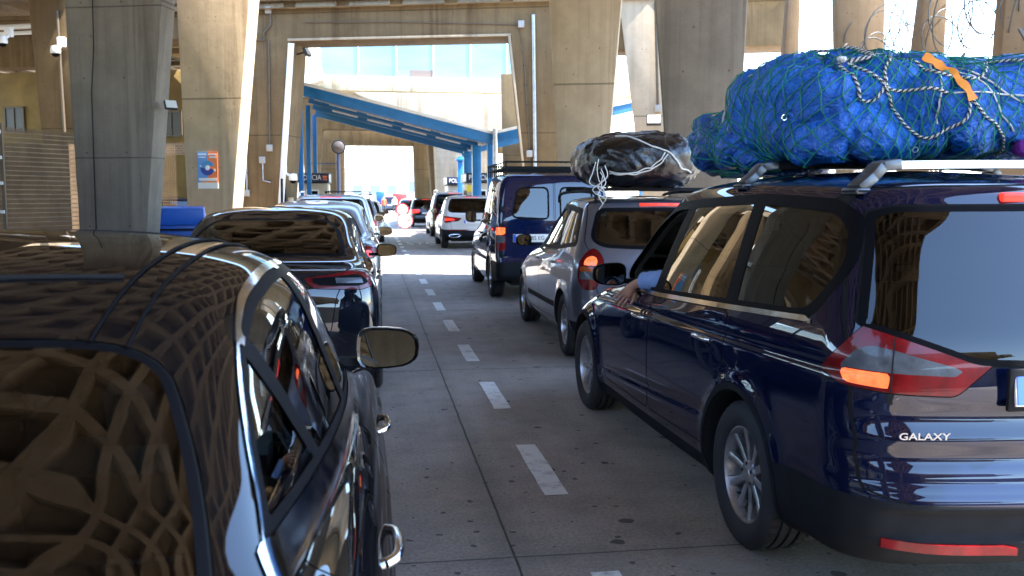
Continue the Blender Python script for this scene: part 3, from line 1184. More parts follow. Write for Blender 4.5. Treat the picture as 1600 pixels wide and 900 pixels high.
    for ya in cfg['axles']:
        for sg in (1, -1):
            tx = cfg.get('track', 0.80)
            wheel(wr, cfg.get('tyre_w', 0.215), cfg.get('rim_r', 0.22), st, sg * tx, ya, sg, root, (MT['tyre'], cfg.get('rim_mat', MT['alloy']), MT['hubdk']))
    if cfg.get('mirror'):
        mx, my, mz = cfg['mirror'][:3]
        mw, mh = cfg['mirror'][3:5] if len(cfg['mirror']) > 3 else (0.22, 0.15)
        for sg in (1, -1):
            mirror_unit(root, sg * mx, my, mz, sg, cfg.get('mirror_mat', mpaint), MT['blk'], MT['mirror'], mw, mh)
    return root, body


def plate(parent, x, y, z, txt, wd=0.52, ht=0.11, tilt=8.0, size=0.085):
    g = G()
    g.box((0, 0, 0), (wd, 0.012, ht))
    o = g.build('number_plate', MT['plate'], parent, loc=(x, y, z), bevel=0.004)
    o.rotation_euler = (R(-tilt), 0, 0)
    g = G()
    g.box((-wd / 2 + 0.026, -0.0075, 0), (0.042, 0.004, ht - 0.012))
    g.build('country_band', MT['eu'], o)
    if txt:
        text_obj('lettering', txt, size, MT['ink'], o, (0.02, -0.0085, 0), extrude=0.001, sx=0.95)
    return o
# ------------------------------------------------------------------ dark blue people carrier (right, nearest)
DIAG = lambda V: np.stack([V[:, 0] + V[:, 1], V[:, 2]], 1)
P_navy = paint('navy_paint', (0.0020, 0.0048, 0.024), metal=0.0, rough=0.35, dust=0.012)


def build_minivan():
    #       zr    zm    zf    yr    br    rr    wr    wm    wf    yf    bf    rf
    rows = [
        (0.245, 0.20, 0.20, 0.16, 0.10, 0.20, 0.840, 0.875, 0.84, 4.66, 0.20, 0.35),
        (0.28, 0.24, 0.22, 0.08, 0.11, 0.22, 0.880, 0.900, 0.87, 4.74, 0.22, 0.40),
        (0.37, 0.35, 0.34, 0.02, 0.12, 0.24, 0.915, 0.930, 0.90, 4.81, 0.24, 0.45),
        (0.50, 0.48, 0.48, 0.005, 0.12, 0.25, 0.925, 0.940, 0.91, 4.82, 0.24, 0.45),
        (0.545, 0.56, 0.58, 0.02, 0.12, 0.25, 0.926, 0.942, 0.91, 4.80, 0.24, 0.45),
        (0.575, 0.62, 0.64, 0.055, 0.12, 0.24, 0.924, 0.943, 0.91, 4.76, 0.24, 0.45),
        (0.70, 0.72, 0.74, 0.065, 0.12, 0.23, 0.924, 0.943, 0.90, 4.66, 0.24, 0.45),
        (0.86, 0.84, 0.84, 0.075, 0.12, 0.22, 0.918, 0.940, 0.88, 4.45, 0.26, 0.45),
        (0.97, 0.93, 0.93, 0.085, 0.12, 0.21, 0.908, 0.930, 0.86, 4.15, 0.28, 0.45),
        (1.07, 1.01, 1.01, 0.105, 0.12, 0.20, 0.890, 0.912, 0.82, 3.78, 0.34, 0.45),
        (1.13, 1.06, 1.06, 0.125, 0.12, 0.20, 0.874, 0.897, 0.80, 3.76, 0.28, 0.36),
        (1.30, 1.25, 1.22, 0.190, 0.11, 0.19, 0.825, 0.850, 0.755, 3.48, 0.22, 0.28),
        (1.46, 1.43, 1.38, 0.255, 0.10, 0.18, 0.775, 0.800, 0.715, 3.19, 0.18, 0.24),
        (1.555, 1.555, 1.50, 0.300, 0.10, 0.17, 0.735, 0.760, 0.68, 2.96, 0.16, 0.24),
        (1.590, 1.615, 1.56, 0.315, 0.10, 0.17, 0.705, 0.725, 0.65, 2.88, 0.14, 0.24),
        (1.612, 1.645, 1.59, 0.345, 0.10, 0.16, 0.660, 0.680, 0.60, 2.80, 0.12, 0.24),
        (1.632, 1.669, 1.618, 0.44, 0.08, 0.15, 0.540, 0.560, 0.49, 2.72, 0.10, 0.24),
        (1.655, 1.692, 1.655, 0.75, 0.04, 0.10, 0.300, 0.320, 0.28, 2.58, 0.06, 0.2),
        (1.680, 1.702, 1.680, 1.00, 0.0, 0.02, 0.0, 0.0, 0.0, 2.20, 0.0, 0.02),
    ]
    ax = (1.10, 3.95)
    wr = 0.33

    def disp(V, Nn):
        a = np.zeros(len(V))
        sidew = np.clip(np.abs(Nn[:, 0]) * 1.6 - 0.5, 0, 1)
        rearw = np.clip(-Nn[:, 1] * 1.6 - 0.5, 0, 1) * (V[:, 1] < 1)
        for ya in ax:                                  # flared arches
            r = np.hypot(V[:, 1] - ya, V[:, 2] - wr)
            a += sidew * 0.024 * np.exp(-((np.clip(r - 0.40, 0, 9)) / 0.060) ** 2) * (V[:, 2] < 0.95)
        # shoulder crease and lower door crease
        zc = 0.905 - 0.02 * (V[:, 1] - 2)
        a -= sidew * 0.010 * np.exp(-((V[:, 2] - zc - 0.015) / 0.018) ** 2)
        zc = 0.47 + 0.06 * (2.4 - V[:, 1])
        inb = np.clip((V[:, 1] - 1.45) * 6, 0, 1) * np.clip((3.45 - V[:, 1]) * 6, 0, 1)
        a -= sidew * inb * 0.013 * np.exp(-((V[:, 2] - zc) / 0.025) ** 2)
        # rear: step under the badge and a scoop below it
        a += rearw * 0.016 / (1 + np.exp((V[:, 2] - 0.742) / 0.006)) * (V[:, 2] > 0.55)
        a -= rearw * 0.020 * np.exp(-((V[:, 2] - 0.665) / 0.035) ** 2)
        a -= rearw * 0.012 * np.exp(-((V[:, 2] - 0.81) / 0.035) ** 2)
        # bumper bay with the reflector
        inb = np.clip((np.abs(V[:, 0]) - 0.26) * 14, 0, 1) * np.clip((0.84 - np.abs(V[:, 0])) * 14, 0, 1)
        a -= rearw * inb * 0.018 * np.clip((0.485 - V[:, 2]) * 90, 0, 1) * np.clip((V[:, 2] - 0.375) * 90, 0, 1)
        return a

    win_r = dict(p=[(0.60, 1.115), (0.415, 1.31), (0.47, 1.46, .03), (0.60, 1.535), (1.265, 1.560, .03), (1.275, 1.083, .03)], r=0.09, mat=MT['tint'])
    win_m = dict(p=[(1.355, 1.080, .03), (1.345, 1.562, .03), (2.185, 1.535, .03), (2.365, 1.030, .03)], mat=MT['tint'])
    win_f = dict(p=[(2.455, 1.025, .03), (2.265, 1.530, .03), (2.58, 1.510), (2.82, 1.42), (3.22, 1.15), (3.28, 1.008, .02)], r=0.10, mat=MT['glass'], open=(-1,))
    cfg = dict(
        q=1.35, nt=110, disp=disp, axles=ax, wheel_r=wr, arch_r=0.385, lip=0.03, lip_dark=True, length=4.82, track=0.82, tyre_w=0.225, rim_r=0.222,
        wheel_style=(10, 0.0, 0.030, 0.040, 0.004), rear_y=1.2, windows=[win_r, win_m, win_f],
        dlo=[(0.565, 1.088), (0.375, 1.31), (0.44, 1.50, .03), (0.60, 1.566), (1.30, 1.590, .03), (2.25, 1.560, .1), (2.60, 1.540), (2.86, 1.44), (3.26, 1.165), (3.40, 0.992, .02), (2.4, 1.002, .01), (1.31, 1.052, .01)], dlo_r=0.10,
        chrome_line=[(0.545, 1.093), (0.60, 1.113), (1.31, 1.077), (2.40, 1.026), (3.26, 1.012), (3.27, 0.994), (2.40, 1.003), (1.31, 1.053)],
        rear_glass=[(-0.3, 1.545, 0), (0.66, 1.540, .03), (0.735, 1.515, .02), (0.838, 1.115, .02), (0.60, 1.030, .02), (0.48, 0.985, .04), (-0.3, 0.965, 0)], rg_band=0.022,
        windscreen=[(-0.3, 1.05), (0.72, 1.06), (0.63, 1.50), (-0.3, 1.56)],
        tailgate=[(-0.3, 0.475, 0), (0.70, 0.50, .02), (0.862, 0.545, .02), (0.880, 0.90), (0.868, 1.095), (0.765, 1.530), (0.71, 1.605, .03), (-0.3, 1.628, 0)],
        lamps=[('l_all', [(0.535, 0.990), (0.68, 0.878), (0.95, 0.888), (1.20, 0.905), (1.335, 0.945), (1.10, 1.118, .02), (0.95, 1.094)], DIAG, 'red', 0.03),
               ('l_side', [(0.951, 0.8), (1.6, 0.8), (1.6, 1.25), (0.951, 1.25)], DIAG, 'red', 0.0),
               ('l_clear', [(0.655, 0.970), (0.945, 1.035), (1.05, 1.048), (1.125, 1.034), (1.215, 0.966), (0.95, 0.957), (0.68, 0.946)], DIAG, 'clear', 0.02),
               ('l_lit', [(0.960, 0.954), (1.20, 0.961), (1.20, 0.925), (1.16, 0.912), (0.960, 0.902)], DIAG, 'amber', 0.012),
               ('l_low', [(0.70, 0.945), (0.942, 0.945), (0.942, 0.905), (0.74, 0.900)], DIAG, 'red', 0.012),
               ('l_split', [(0.947, 0.85), (0.955, 0.85), (0.955, 1.2), (0.947, 1.2)], DIAG, 'gap', 0.0)],
        dark=[('b', [(-0.3, 0.1, 0), (2.3, 0.1, 0), (2.0, 0.47, .02), (1.45, 0.515, .05), (0.95, 0.515, .05), (-0.3, 0.487, 0)], DIAG),
              ('s', [(1.2, 0.1), (3.7, 0.1), (3.7, 0.285), (1.2, 0.30)], Body.SIDE)],
        doors=[[(2.435, 0.34), (2.425, 0.95), (2.415, 1.0), (3.40, 0.99), (3.47, 0.80), (3.46, 0.50), (3.40, 0.34)],
               [(1.44, 0.36), (1.41, 0.52), (1.30, 0.74), (1.305, 1.05), (2.405, 1.00), (2.41, 0.95), (2.42, 0.34)]],
        handles=[(2.62, 0.86), (1.56, 0.885)], handle_mat=MT['chrome'], mirror=(0.90, 2.98, 1.085, 0.22, 0.145), mirror_mat=MT['gloss'],
        seat_y=(2.35, 1.42), seat_z=0.50, rear_mat=glass('rear_glass_dark', (0.10, 0.11, 0.11), mult=1.1), gapw=0.004, imirror_y=2.9, imirror_z=1.42, dash_y=3.25)
    yaw = R(1.2)
    # the left rear tyre touches the road at (1.67, 3.87)
    lx, ly = 1.615 + 0.935 * math.cos(yaw) + 1.03 * math.sin(yaw), 3.87 - 1.03 * math.cos(yaw) + 0.935 * math.sin(yaw)
    root, body = std_car('minivan', 'dark blue minivan carrying a huge blue netted load on its roof rack', 'minivan', (lx, ly), yaw, rows, cfg, P_navy, 'cars queuing in the right lane')
    # badge
    y0, nn = body.rear_at(0.66, 0.75)
    t = text_obj('model_lettering', 'GALAXY', 0.0345, simple('badge_metal', (0.42, 0.43, 0.45), 0.3, metal=0.9), root, (-0.692, min(body.rear_at(q_, 0.748)[0] for q_ in (0.58, 0.69, 0.80)) - 0.012, 0.748), (90, 0, math.degrees(math.atan2(nn[0], -nn[1])) * -1), extrude=0.003, sx=1.32, bold=0.0004)
    # reflector in the bumper, parking sensor
    g = G()
    for sg in (-1, 1):
        g = G()
        vs = []
        n = 10
        xs_ = [0.36 + 0.45 * k / n for k in range(n + 1)]
        pf_ = np.polyfit(xs_, [body.rear_at(x, 0.345)[0] for x in xs_], 3)
        for k in range(n + 1):
            x = xs_[k]
            y = float(np.polyval(pf_, x)) - 0.004
            zb = 0.328 + 0.016 * (k / n) ** 2
            for dz, dy in ((0, 0), (0, -0.012), (0.034, -0.012), (0.036, 0.004)):
                vs.append((sg * x, y + dy, zb + dz - (0.010 if k == 0 and dz else 0)))
        fs = []
        for k in range(n):
            for j in range(3):
                fs.append((k * 4 + j, k * 4 + j + 1, k * 4 + 5 + j, k * 4 + 4 + j))
        fs += [(0, 1, 2, 3), (n * 4 + 3, n * 4 + 2, n * 4 + 1, n * 4)]
        g.add(vs, fs)
        g.build('reflector', MT['red'], root)
        y, _ = body.rear_at(0.84, 0.45)
        g = G()
        g.lathe([(0.0, -0.006), (0.008, -0.006), (0.009, -0.002), (0.013, -0.001), (0.014, 0.004)], 16, 0, 'Y', c=(sg * 0.82, y + 0.0, 0.452))
        g.build('parking_sensor', MT['gloss'], root)
    plate(root, -0.12, body.rear_at(0.1, 0.91)[0] - 0.02, 0.905, '5512 FHL', 0.52, 0.11)
    g = G()
    g.box((-0.12, body.rear_at(0.0, 0.9)[0] - 0.008, 0.905), (0.56, 0.02, 0.15))
    g.build('plate_recess', MT['blk'], root, bevel=0.008)
    # high brake light
    g = G()
    yb, _ = body.rear_at(0.1, 1.575)
    g.box((0, yb + 0.004, 1.572), (0.56, 0.03, 0.034))
    g.build('brake_light', MT['redlit'], root, bevel=0.008)
    # rear wiper
    g = G()
    yb, _ = body.rear_at(0.1, 1.02)
    g.bar((0.0, yb - 0.03, 1.02), (0.42, body.rear_at(0.4, 1.09)[0] - 0.03, 1.09), 0.03, 0.02)
    g.build('wiper', MT['blk'], root, bevel=0.005)
    # cross bars: a flat silver one at the back, a black one in front
    silver = simple('anodised_bar', (0.62, 0.63, 0.65), 0.32, metal=0.85, vary=0.1, vscale=10)
    dkm = simple('bar_foot_grey', (0.10, 0.105, 0.11), 0.35, metal=0.6)
    for yy, mt_, zt in ((0.56, silver, 1.695), (1.62, MT['blk'], 1.725)):
        g = G()
        n = 14
        for k in range(n):
            x_, x2_ = -0.60 + 1.20 * k / n, -0.60 + 1.20 * (k + 1) / n
            g.bar((x_, yy, zt + 0.006 - 0.02 * x_ * x_), (x2_, yy, zt + 0.006 - 0.02 * x2_ * x2_), 0.085, 0.030)
        rb_ = g.build('roof_bar', mt_, root, smooth=30)
        for sg in (-1, 1):
            g = G()
            pts = [(sg * 0.715, yy, zt - 0.090), (sg * 0.66, yy, zt - 0.045), (sg * 0.625, yy, zt - 0.005), (sg * 0.555, yy, zt + 0.003)]
            for a_, b_ in zip(pts[:-1], pts[1:]):
                d_ = (Vector(b_) - Vector(a_)) * 0.06
                g.bar(Vector(a_) - d_, Vector(b_) + d_, 0.095, 0.042)
            g.box((sg * 0.715, yy, zt - 0.100), (0.06, 0.12, 0.024), 1)
            g.build('bar_foot', [dkm, MT['blk']], rb_, bevel=0.008, smooth=40)
    return root, body


minivan, minivan_body = build_minivan()
# ------------------------------------------------------------------ the place: ground, viaduct, frames
SK = R(-SKEW)
U = Vector((math.cos(SK), math.sin(SK), 0))
W_ = Vector((-math.sin(SK), math.cos(SK), 0))
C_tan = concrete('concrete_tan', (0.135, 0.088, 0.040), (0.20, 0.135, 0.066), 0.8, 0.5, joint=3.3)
C_lt = concrete('concrete_lit', (0.40, 0.305, 0.195), (0.51, 0.40, 0.27), 0.8, 0.4, board=0.0, joint=3.7)  # pillar concrete with the bounced light put into its colour
C_gr = concrete('concrete_shaded', (0.145, 0.122, 0.096), (0.21, 0.178, 0.142), 0.8, 0.55, joint=2.15)  # same pillar concrete with the deck's shade put into its colour
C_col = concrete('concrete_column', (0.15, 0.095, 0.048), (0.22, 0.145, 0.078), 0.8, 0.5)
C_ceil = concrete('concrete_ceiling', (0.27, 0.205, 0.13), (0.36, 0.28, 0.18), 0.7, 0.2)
C_edge = concrete('concrete_lit_edge', (0.36, 0.28, 0.18), (0.46, 0.36, 0.24), 1.0, 0.2)  # paler copy: light caught on the portal's edges put into the colour
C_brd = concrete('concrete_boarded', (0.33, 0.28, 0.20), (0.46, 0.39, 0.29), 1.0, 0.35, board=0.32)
WHT = simple('white_paint', (0.78, 0.77, 0.74), 0.6, vary=0.08, vscale=4, bmp=0.05)
BLUE = simple('canopy_blue', (0.015, 0.155, 0.38), 0.42, vary=0.15, vscale=3)
STEEL = simple('galvanised_steel', (0.42, 0.43, 0.44), 0.42, metal=0.8, vary=0.25, vscale=8)
DARKM = simple('dark_metal', (0.03, 0.03, 0.033), 0.5, metal=0.3)

g = G()
g.add([(-900, -300, -0.008), (900, -300, -0.008), (900, 2500, -0.008), (-900, 2500, -0.008)], [(0, 1, 2, 3)])
tag(g.build('ground', simple('ground_dust', (0.34, 0.31, 0.275), 0.95, vary=0.25, vscale=0.4, bmp=0.3, bscale=8), smooth=0), kind='structure')
g = G()
g.add([(-9, -30, 0), (12, -30, 0), (12, 200, 0), (-9, 200, 0)], [(0, 1, 2, 3)])
tag(g.build('road', M_road(), smooth=0), kind='structure')
# kerbed islands carrying the pillars
kb = simple('kerb_concrete', (0.30, 0.28, 0.25), 0.9, vary=0.25, vscale=3, bmp=0.3, bscale=40)
for x0, x1, y0, y1 in ((-9.5, -2.45, 10.5, 24.0), (3.95, 12, 9.5, 21.5)):
    g = G()
    g.box(((x0 + x1) / 2, (y0 + y1) / 2, 0.065), (x1 - x0, y1 - y0, 0.13))
    tag(g.build('kerb', kb, bevel=0.02), kind='structure')

# painted lane dashes, lettering on the road
rp = simple('road_paint', (0.70, 0.70, 0.68), 0.75, vary=0.10, vscale=8, bmp=0.25, bscale=200)
m_, nt_, bs_, _o = rp, rp.node_tree, rp.node_tree.nodes['Principled BSDF'], None
_v = texco(nt_)
_w = ramp(nt_, noi(nt_, _v, 9, 6, 0.75), [(0.50, 0.0), (0.68, 1.0)])
_c = mix(nt_, mth(nt_, 'MULTIPLY', _w, 0.75), (0.66, 0.655, 0.63), (0.20, 0.19, 0.18))
nt_.links.new(_c, bs_.inputs['Base Color'])
k = 0
y = 2.72 - 2.07 * 2
while y < 40:
    if True:
        g = G()
        j = [random.uniform(-0.004, 0.004) for _ in range(4)]
        x0, x1 = 0.886, 1.014
        n = 6
        vs = []
        for i in range(n + 1):
            yy = y - 0.02 + 1.03 * i / n
            vs += [(x0 + random.uniform(-.003, .003), yy, 0.004), (x1 + random.uniform(-.003, .003), yy, 0.004)]
        g.add(vs, [(2 * i, 2 * i + 1, 2 * i + 3, 2 * i + 2) for i in range(n)])
        o = g.build('lane_dash', rp, smooth=0)
        tag(o, kind='structure')
    y += 2.07
t = text_obj('road_lettering', 'STOP', 1.0, rp, None, (1.9, 32.5, 0.004), (0, 0, 0), extrude=0.0, sx=0.62)
t.scale = (0.62, 2.3, 1)
tag(t, kind='structure')
g = G()
g.add([(0.9, 46, 0.004), (1.05, 46, 0.004), (1.05, 90, 0.004), (0.9, 90, 0.004)], [(0, 1, 2, 3)])
tag(g.build('lane_line', rp, smooth=0), kind='structure')


def coffers(name, a0, a1, b0, b1, zb, hole=None, S=1.5, dep=0.6, rim=0.17):
    """waffle slab: every cell is a rib rim, four sloping sides and a lid"""
    g = G()
    na, nb = int(round((a1 - a0) / S)), int(round((b1 - b0) / S))
    for i in range(na):
        for j in range(nb):
            a, b = a0 + i * S, b0 + j * S
            p = Vector((0.75, 26.2, 0)) + U * (a + S / 2) + W_ * (b + S / 2)
            if hole and hole(p): continue
            r, q = rim, rim * 1.6
            def P(da, db, z):
                v = Vector((0.75, 26.2, 0)) + U * (a + da) + W_ * (b + db)
                return (v.x, v.y, z)
            o = [P(0, 0, zb), P(S, 0, zb), P(S, S, zb), P(0, S, zb)]
            m = [P(r, r, zb), P(S - r, r, zb), P(S - r, S - r, zb), P(r, S - r, zb)]
            t = [P(q, q, zb + dep), P(S - q, q, zb + dep), P(S - q, S - q, zb + dep), P(q, S - q, zb + dep)]
            g.add(o + m + t, [(k, (k + 1) % 4, 4 + (k + 1) % 4, 4 + k) for k in range(4)] + [(4 + k, 4 + (k + 1) % 4, 8 + (k + 1) % 4, 8 + k) for k in range(4)] + [(8, 9, 10, 11)])
    o = g.build(name, C_ceil, smooth=0, fix=False)
    return tag(o, kind='structure')


HOLE = lambda p: (4.4 < p.x < 7.4 and -17 < p.y < -0.2) or (-13.5 < p.x < -4.2 and -17 < p.y < 3.2)  # the left opening is added to let in fill light
coffers('ceiling', 11.15 - 1.1 * 31, 11.15, -6.62 - 66, -6.62, 6.75, HOLE, S=1.1, dep=0.46, rim=0.13)
# solid edges of the deck along the gap and along its open side
g = G()
for a0, a1 in ((-22.5, 9.75),):
    c = Vector((0.75, 26.2, 7.35)) + U * ((a0 + a1) / 2) + W_ * (-6.50)
    g.box(c, (a1 - a0, 0.24, 1.3), rz=SK)
tag(g.build('deck_edge', C_tan, bevel=0.03), kind='structure')


def fr(cx, cy):
    o = Vector((cx, cy, 0))
    return o


def pillar(label, x, y, mat, zl, depth=0.55, top=6.75, group='tapered concrete pillars', name='pillar', pale=True):
    """zl: (left edge at ground, left edge slope, right edge at ground, right slope)"""
    l0, ls, r0, rs = zl
    g = G()
    poly = [(l0, 0), (r0, 0), (r0 + rs * top, top), (l0 + ls * top, top)]
    g.prism(poly, 0, depth, 'Y')
    o = g.build(name, mat, None, (x, y, 0), SK, bevel=0.025, seg=2, smooth=30)
    return tag(o, label, 'pillar', group)


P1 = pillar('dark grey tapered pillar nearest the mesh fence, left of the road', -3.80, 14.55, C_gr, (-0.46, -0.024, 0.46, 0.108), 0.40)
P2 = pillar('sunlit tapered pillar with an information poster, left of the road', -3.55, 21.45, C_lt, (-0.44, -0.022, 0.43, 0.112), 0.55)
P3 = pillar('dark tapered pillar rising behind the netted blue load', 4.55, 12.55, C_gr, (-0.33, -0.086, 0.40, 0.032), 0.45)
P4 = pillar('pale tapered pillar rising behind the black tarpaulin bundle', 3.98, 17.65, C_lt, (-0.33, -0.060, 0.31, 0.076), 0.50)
P5 = pillar('slim leaning pillar with a hanging floodlight, behind the black bundle', 7.35, 24.2, C_lt, (-0.02, -0.135, 0.45, 0.015), 0.6)
for i, (x, y, zl, lab) in enumerate(((9.60, 21.0, (-0.42, 0.060, 0.20, 0.005), 'narrow leaning column nearest the dark pillar on the open right side'),
                                     (10.25, 18.9, (-0.26, -0.05, 0.52, -0.012), 'grooved column standing second along the open right side'),
                                     (10.15, 16.2, (-0.62, 0.085, 0.22, 0.005), 'column behind the razor wire coil on the open right side'),
                                     (10.15, 13.6, (-0.50, 0.03, 0.75, 0.0), 'column cut off by the right edge of the view'))):
    pillar(lab, x, y, C_col, zl, 0.42)
# more pillars behind the viewpoint (seen in the car paint and glass)
for x, y in ((-4.4, 6.6), (-4.2, -5), (9.6, 5.0), (9.8, -4)):
    if (x, y) == (-4.4, 6.6): continue
    pillar('tapered concrete pillar further back along the road', x, y, C_gr, (-0.5, -0.05, 0.5, 0.06), 0.5)

# ---- portal frames
def portal(label, cx, cy, aL0, aL1, aR0, aR1, zt, oL, oR, top, depth, mat, rz, strips=False):
    """opening: left jamb from aL0 (ground) to aL1 (top), right jamb aR0 -> aR1; the wall runs from oL to oR"""
    g = G()
    g.prism([(aL0, 0), (aL1, zt), (aR1, zt), (aR0, 0), (aR0 + 1.2, 0), (aR1 + 1.5, zt - 0.4), (oR, zt - 0.4), (oR, top), (oL, top), (oL, zt + 0.12), (aL1 - 1.55, zt + 0.12), (aL0 - 1.25, 0)], 0, depth, 'Y')
    o = g.build('portal_frame', mat, None, (cx, cy, 0), rz, bevel=0.05, seg=2, smooth=30)
    tag(o, label, 'frame', 'concrete portal frames')
    if strips:
        g = G()
        g.bar((aL0 + 0.0, -0.012, 0.05), (aL1 + 0.0, -0.012, zt - 0.06), 0.17, 0.03, up=(0, 1, 0))
        g.build('white_edge', WHT, o, bevel=0.006)  # white strip along the front edge of the left jamb
        for nm, p, q in (('lit_top_edge', (aL1 - 0.1, -0.012, zt + 0.035), (aR1 + 0.1, -0.012, zt + 0.035)), ('lit_side_edge', (aR0 + 0.05, -0.012, 0.1), (aR1 + 0.05, -0.012, zt + 0.07))):
            g = G()
            g.bar(p, q, 0.065, 0.03, up=(0, 1, 0))
            g.build(nm, C_edge, o, bevel=0.006)  # pale bars paint the light caught on the top and right chamfers
    return o


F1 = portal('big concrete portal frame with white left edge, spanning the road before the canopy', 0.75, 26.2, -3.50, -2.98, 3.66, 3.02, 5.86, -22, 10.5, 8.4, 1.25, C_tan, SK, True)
coffers('second_ceiling', -22.5, 10.5, -0.25, 5.75, 6.72)  # depth past the portal added to shade the road beyond
coffers('left_gap_shade_deck', -26.5, -7.39, -6.62, -0.25, 6.74, S=1.5925)  # deck strip added to keep sun off the left background
coffers('left_shade_deck', -33, -9, 5.75, 13.25, 6.72)  # deck added to shade the ochre building
g = G()
c = Vector((0.75, 26.2, 7.5)) + U * (-6) + W_ * (-0.13)
g.box(c, (33, 0.24, 1.2), rz=SK)
tag(g.build('deck_edge', C_tan, bevel=0.03), kind='structure')
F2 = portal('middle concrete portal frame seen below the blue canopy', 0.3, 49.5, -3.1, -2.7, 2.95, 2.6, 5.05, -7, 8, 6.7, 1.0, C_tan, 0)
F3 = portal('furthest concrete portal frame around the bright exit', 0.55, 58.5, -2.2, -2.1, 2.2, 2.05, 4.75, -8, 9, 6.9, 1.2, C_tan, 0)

# ---- glazed bridge over the road with its concrete beam
def glass_face():
    m, nt, bs, out = newmat('facade_glass')
    bs.inputs['Base Color'].default_value = (0.10, 0.20, 0.24, 1)
    bs.inputs['Roughness'].default_value = 0.06
    bs.inputs['Metallic'].default_value = 0.0
    bs.inputs['Specular IOR Level'].default_value = 1.0
    vec = texco(nt)
    c = mix(nt, ramp(nt, noi(nt, texco(nt, (0.3, 1, 1.2)), 0.7, 4), [(0.35, 0.0), (0.65, 1.0)]), (0.075, 0.165, 0.195), (0.13, 0.24, 0.27))
    nt.links.new(c, bs.inputs['Base Color'])
    return m


br = empty('footbridge', (0, 47, 0), R(1.5), 'glazed footbridge on a pale concrete beam above the blue canopy', 'bridge')
g = G()
g.prism([(0, 6.75), (0.35, 6.70), (9.5, 6.70), (9.5, 7.45), (0, 7.45)], -2.6, 14, 'X')
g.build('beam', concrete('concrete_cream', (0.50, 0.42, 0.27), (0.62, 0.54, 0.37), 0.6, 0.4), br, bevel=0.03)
fg = glass_face()
for i in range(8):
    x = -2.35 + 1.83 * i
    g = G()
    g.box((x + 0.915, 0.20, 9.95), (1.77, 0.03, 4.96))
    p = g.build('glass_panel', fg, br)
    if i == 2:
        g = G()
        g.box((x + 0.35, 0.17, 7.66), (0.62, 0.03, 0.32))
        g.box((x + 1.25, 0.17, 7.66), (1.12, 0.03, 0.32), 1)
        g.build('vent', [simple('vent_grey', (0.16, 0.18, 0.22), 0.5), simple('vent_brown', (0.16, 0.12, 0.10), 0.6)], p)
g = G()
for i in range(9):
    g.box((-2.35 + 1.83 * i, 0.17, 9.95), (0.06, 0.10, 5.0))
g.box((4.8, 0.16, 12.55), (14.5, 0.3, 0.2))
g.build('mullions', WHT, br)
g = G()
g.box((5.6, 5.0, 12.8), (16.6, 9.2, 0.3))
g.build('roof', C_lt, br)
g = G()
g.prism([(-6.0, 0), (-3.0, 0), (-3.3, 6.6), (-2.1, 7.0), (-3.2, 12.6), (-6.0, 12.6)], -0.6, 0.6, 'Y')
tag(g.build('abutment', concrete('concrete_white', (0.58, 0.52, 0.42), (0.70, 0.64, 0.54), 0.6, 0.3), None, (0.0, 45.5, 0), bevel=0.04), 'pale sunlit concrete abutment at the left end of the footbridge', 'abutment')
g = G()
g.prism([(2.95, 0), (5.4, 0), (5.8, 4.6), (8.5, 6.0), (8.5, 6.68), (-1.2, 6.68), (0.6, 5.75), (2.75, 5.2)], 0, 2.0, 'Y')
tag(g.build('pier', C_brd, None, (0.4, 46.9, 0), bevel=0.04), 'boarded concrete pier with a flared head under the footbridge', 'pier')
for x, y, lab in ((6.8, 44.0, 'plain concrete pillar beyond the right police booths'), (5.9, 38.5, 'plain concrete pillar right of the blue canopy posts'), (-5.0, 40.0, 'plain concrete pillar behind the left police booth')):
    pillar(lab, x, y, C_tan, (-0.5, -0.02, 0.5, 0.03), 0.8, 6.6)

# ---- blue canopy
cn = empty('canopy', (0.85, 30.2, 0), 0, 'blue steel canopy with a sloping white edged roof over the lanes', 'canopy')
sl_ = (3.66 - 5.12) / 5.95
D = 7.6
def cz(x): return 5.12 + (x + 2.95) * sl_
x0, x1 = -2.95, 3.02
g = G()
for yy in (0, D):
    g = G()
    g.bar((x0, yy, cz(x0) - 0.23), (x1, yy, cz(x1) - 0.23), 0.10, 0.33)
    g.build('edge_beam', BLUE, cn, bevel=0.01)
g = G()
for yy in (0.03, ):
    g.bar((x0 - 0.02, yy, cz(x0) - 0.02), (x1, yy, cz(x1) - 0.02), 0.22, 0.09)
g.build('gutter', WHT, cn, bevel=0.01)
g = G()
g.bar((x0, D / 2, cz(x0) - 0.01), (x1, D / 2, cz(x1) - 0.01), D, 0.03)
m_, nt_, bs_, o_ = newmat('corrugated_sheet')
bs_.inputs['Base Color'].default_value = (0.42, 0.42, 0.40, 1)
bs_.inputs['Roughness'].default_value = 0.6
_s = nt_.nodes.new('ShaderNodeSeparateXYZ')
nt_.links.new(texco(nt_), _s.inputs[0])
bump(nt_, mth(nt_, 'SINE', mth(nt_, 'MULTIPLY', _s.outputs[0], 40)), 0.7, 0.03, bs_)
g.build('roof_sheet', m_, cn)
g = G()
for k, yy in enumerate((1.5, 3.8, 6.1)):
    g.bar((x0, yy, cz(x0) - 0.16), (x1, yy, cz(x1) - 0.16), 0.10, 0.20)
g.build('rafter', BLUE, cn)
for k in range(10):
    x = x0 + 0.3 + 0.62 * k
    g = G()
    g.bar((x, 0.06, cz(x) - 0.07), (x, D - 0.06, cz(x) - 0.07), 0.07, 0.09)
    g.build('purlin', simple('purlin_dark', (0.02, 0.03, 0.05), 0.6), cn)
for yy in (2.6, 5.0):
    for q in range(4):
        x = x0 + 1.2 + 1.25 * q
        g = G()
        g.bar((x - 0.45, yy, cz(x - 0.45) - 0.22), (x + 0.45, yy, cz(x + 0.45) - 0.22), 0.12, 0.05)
        g.build('strip_light', WHT, cn)
g = G()
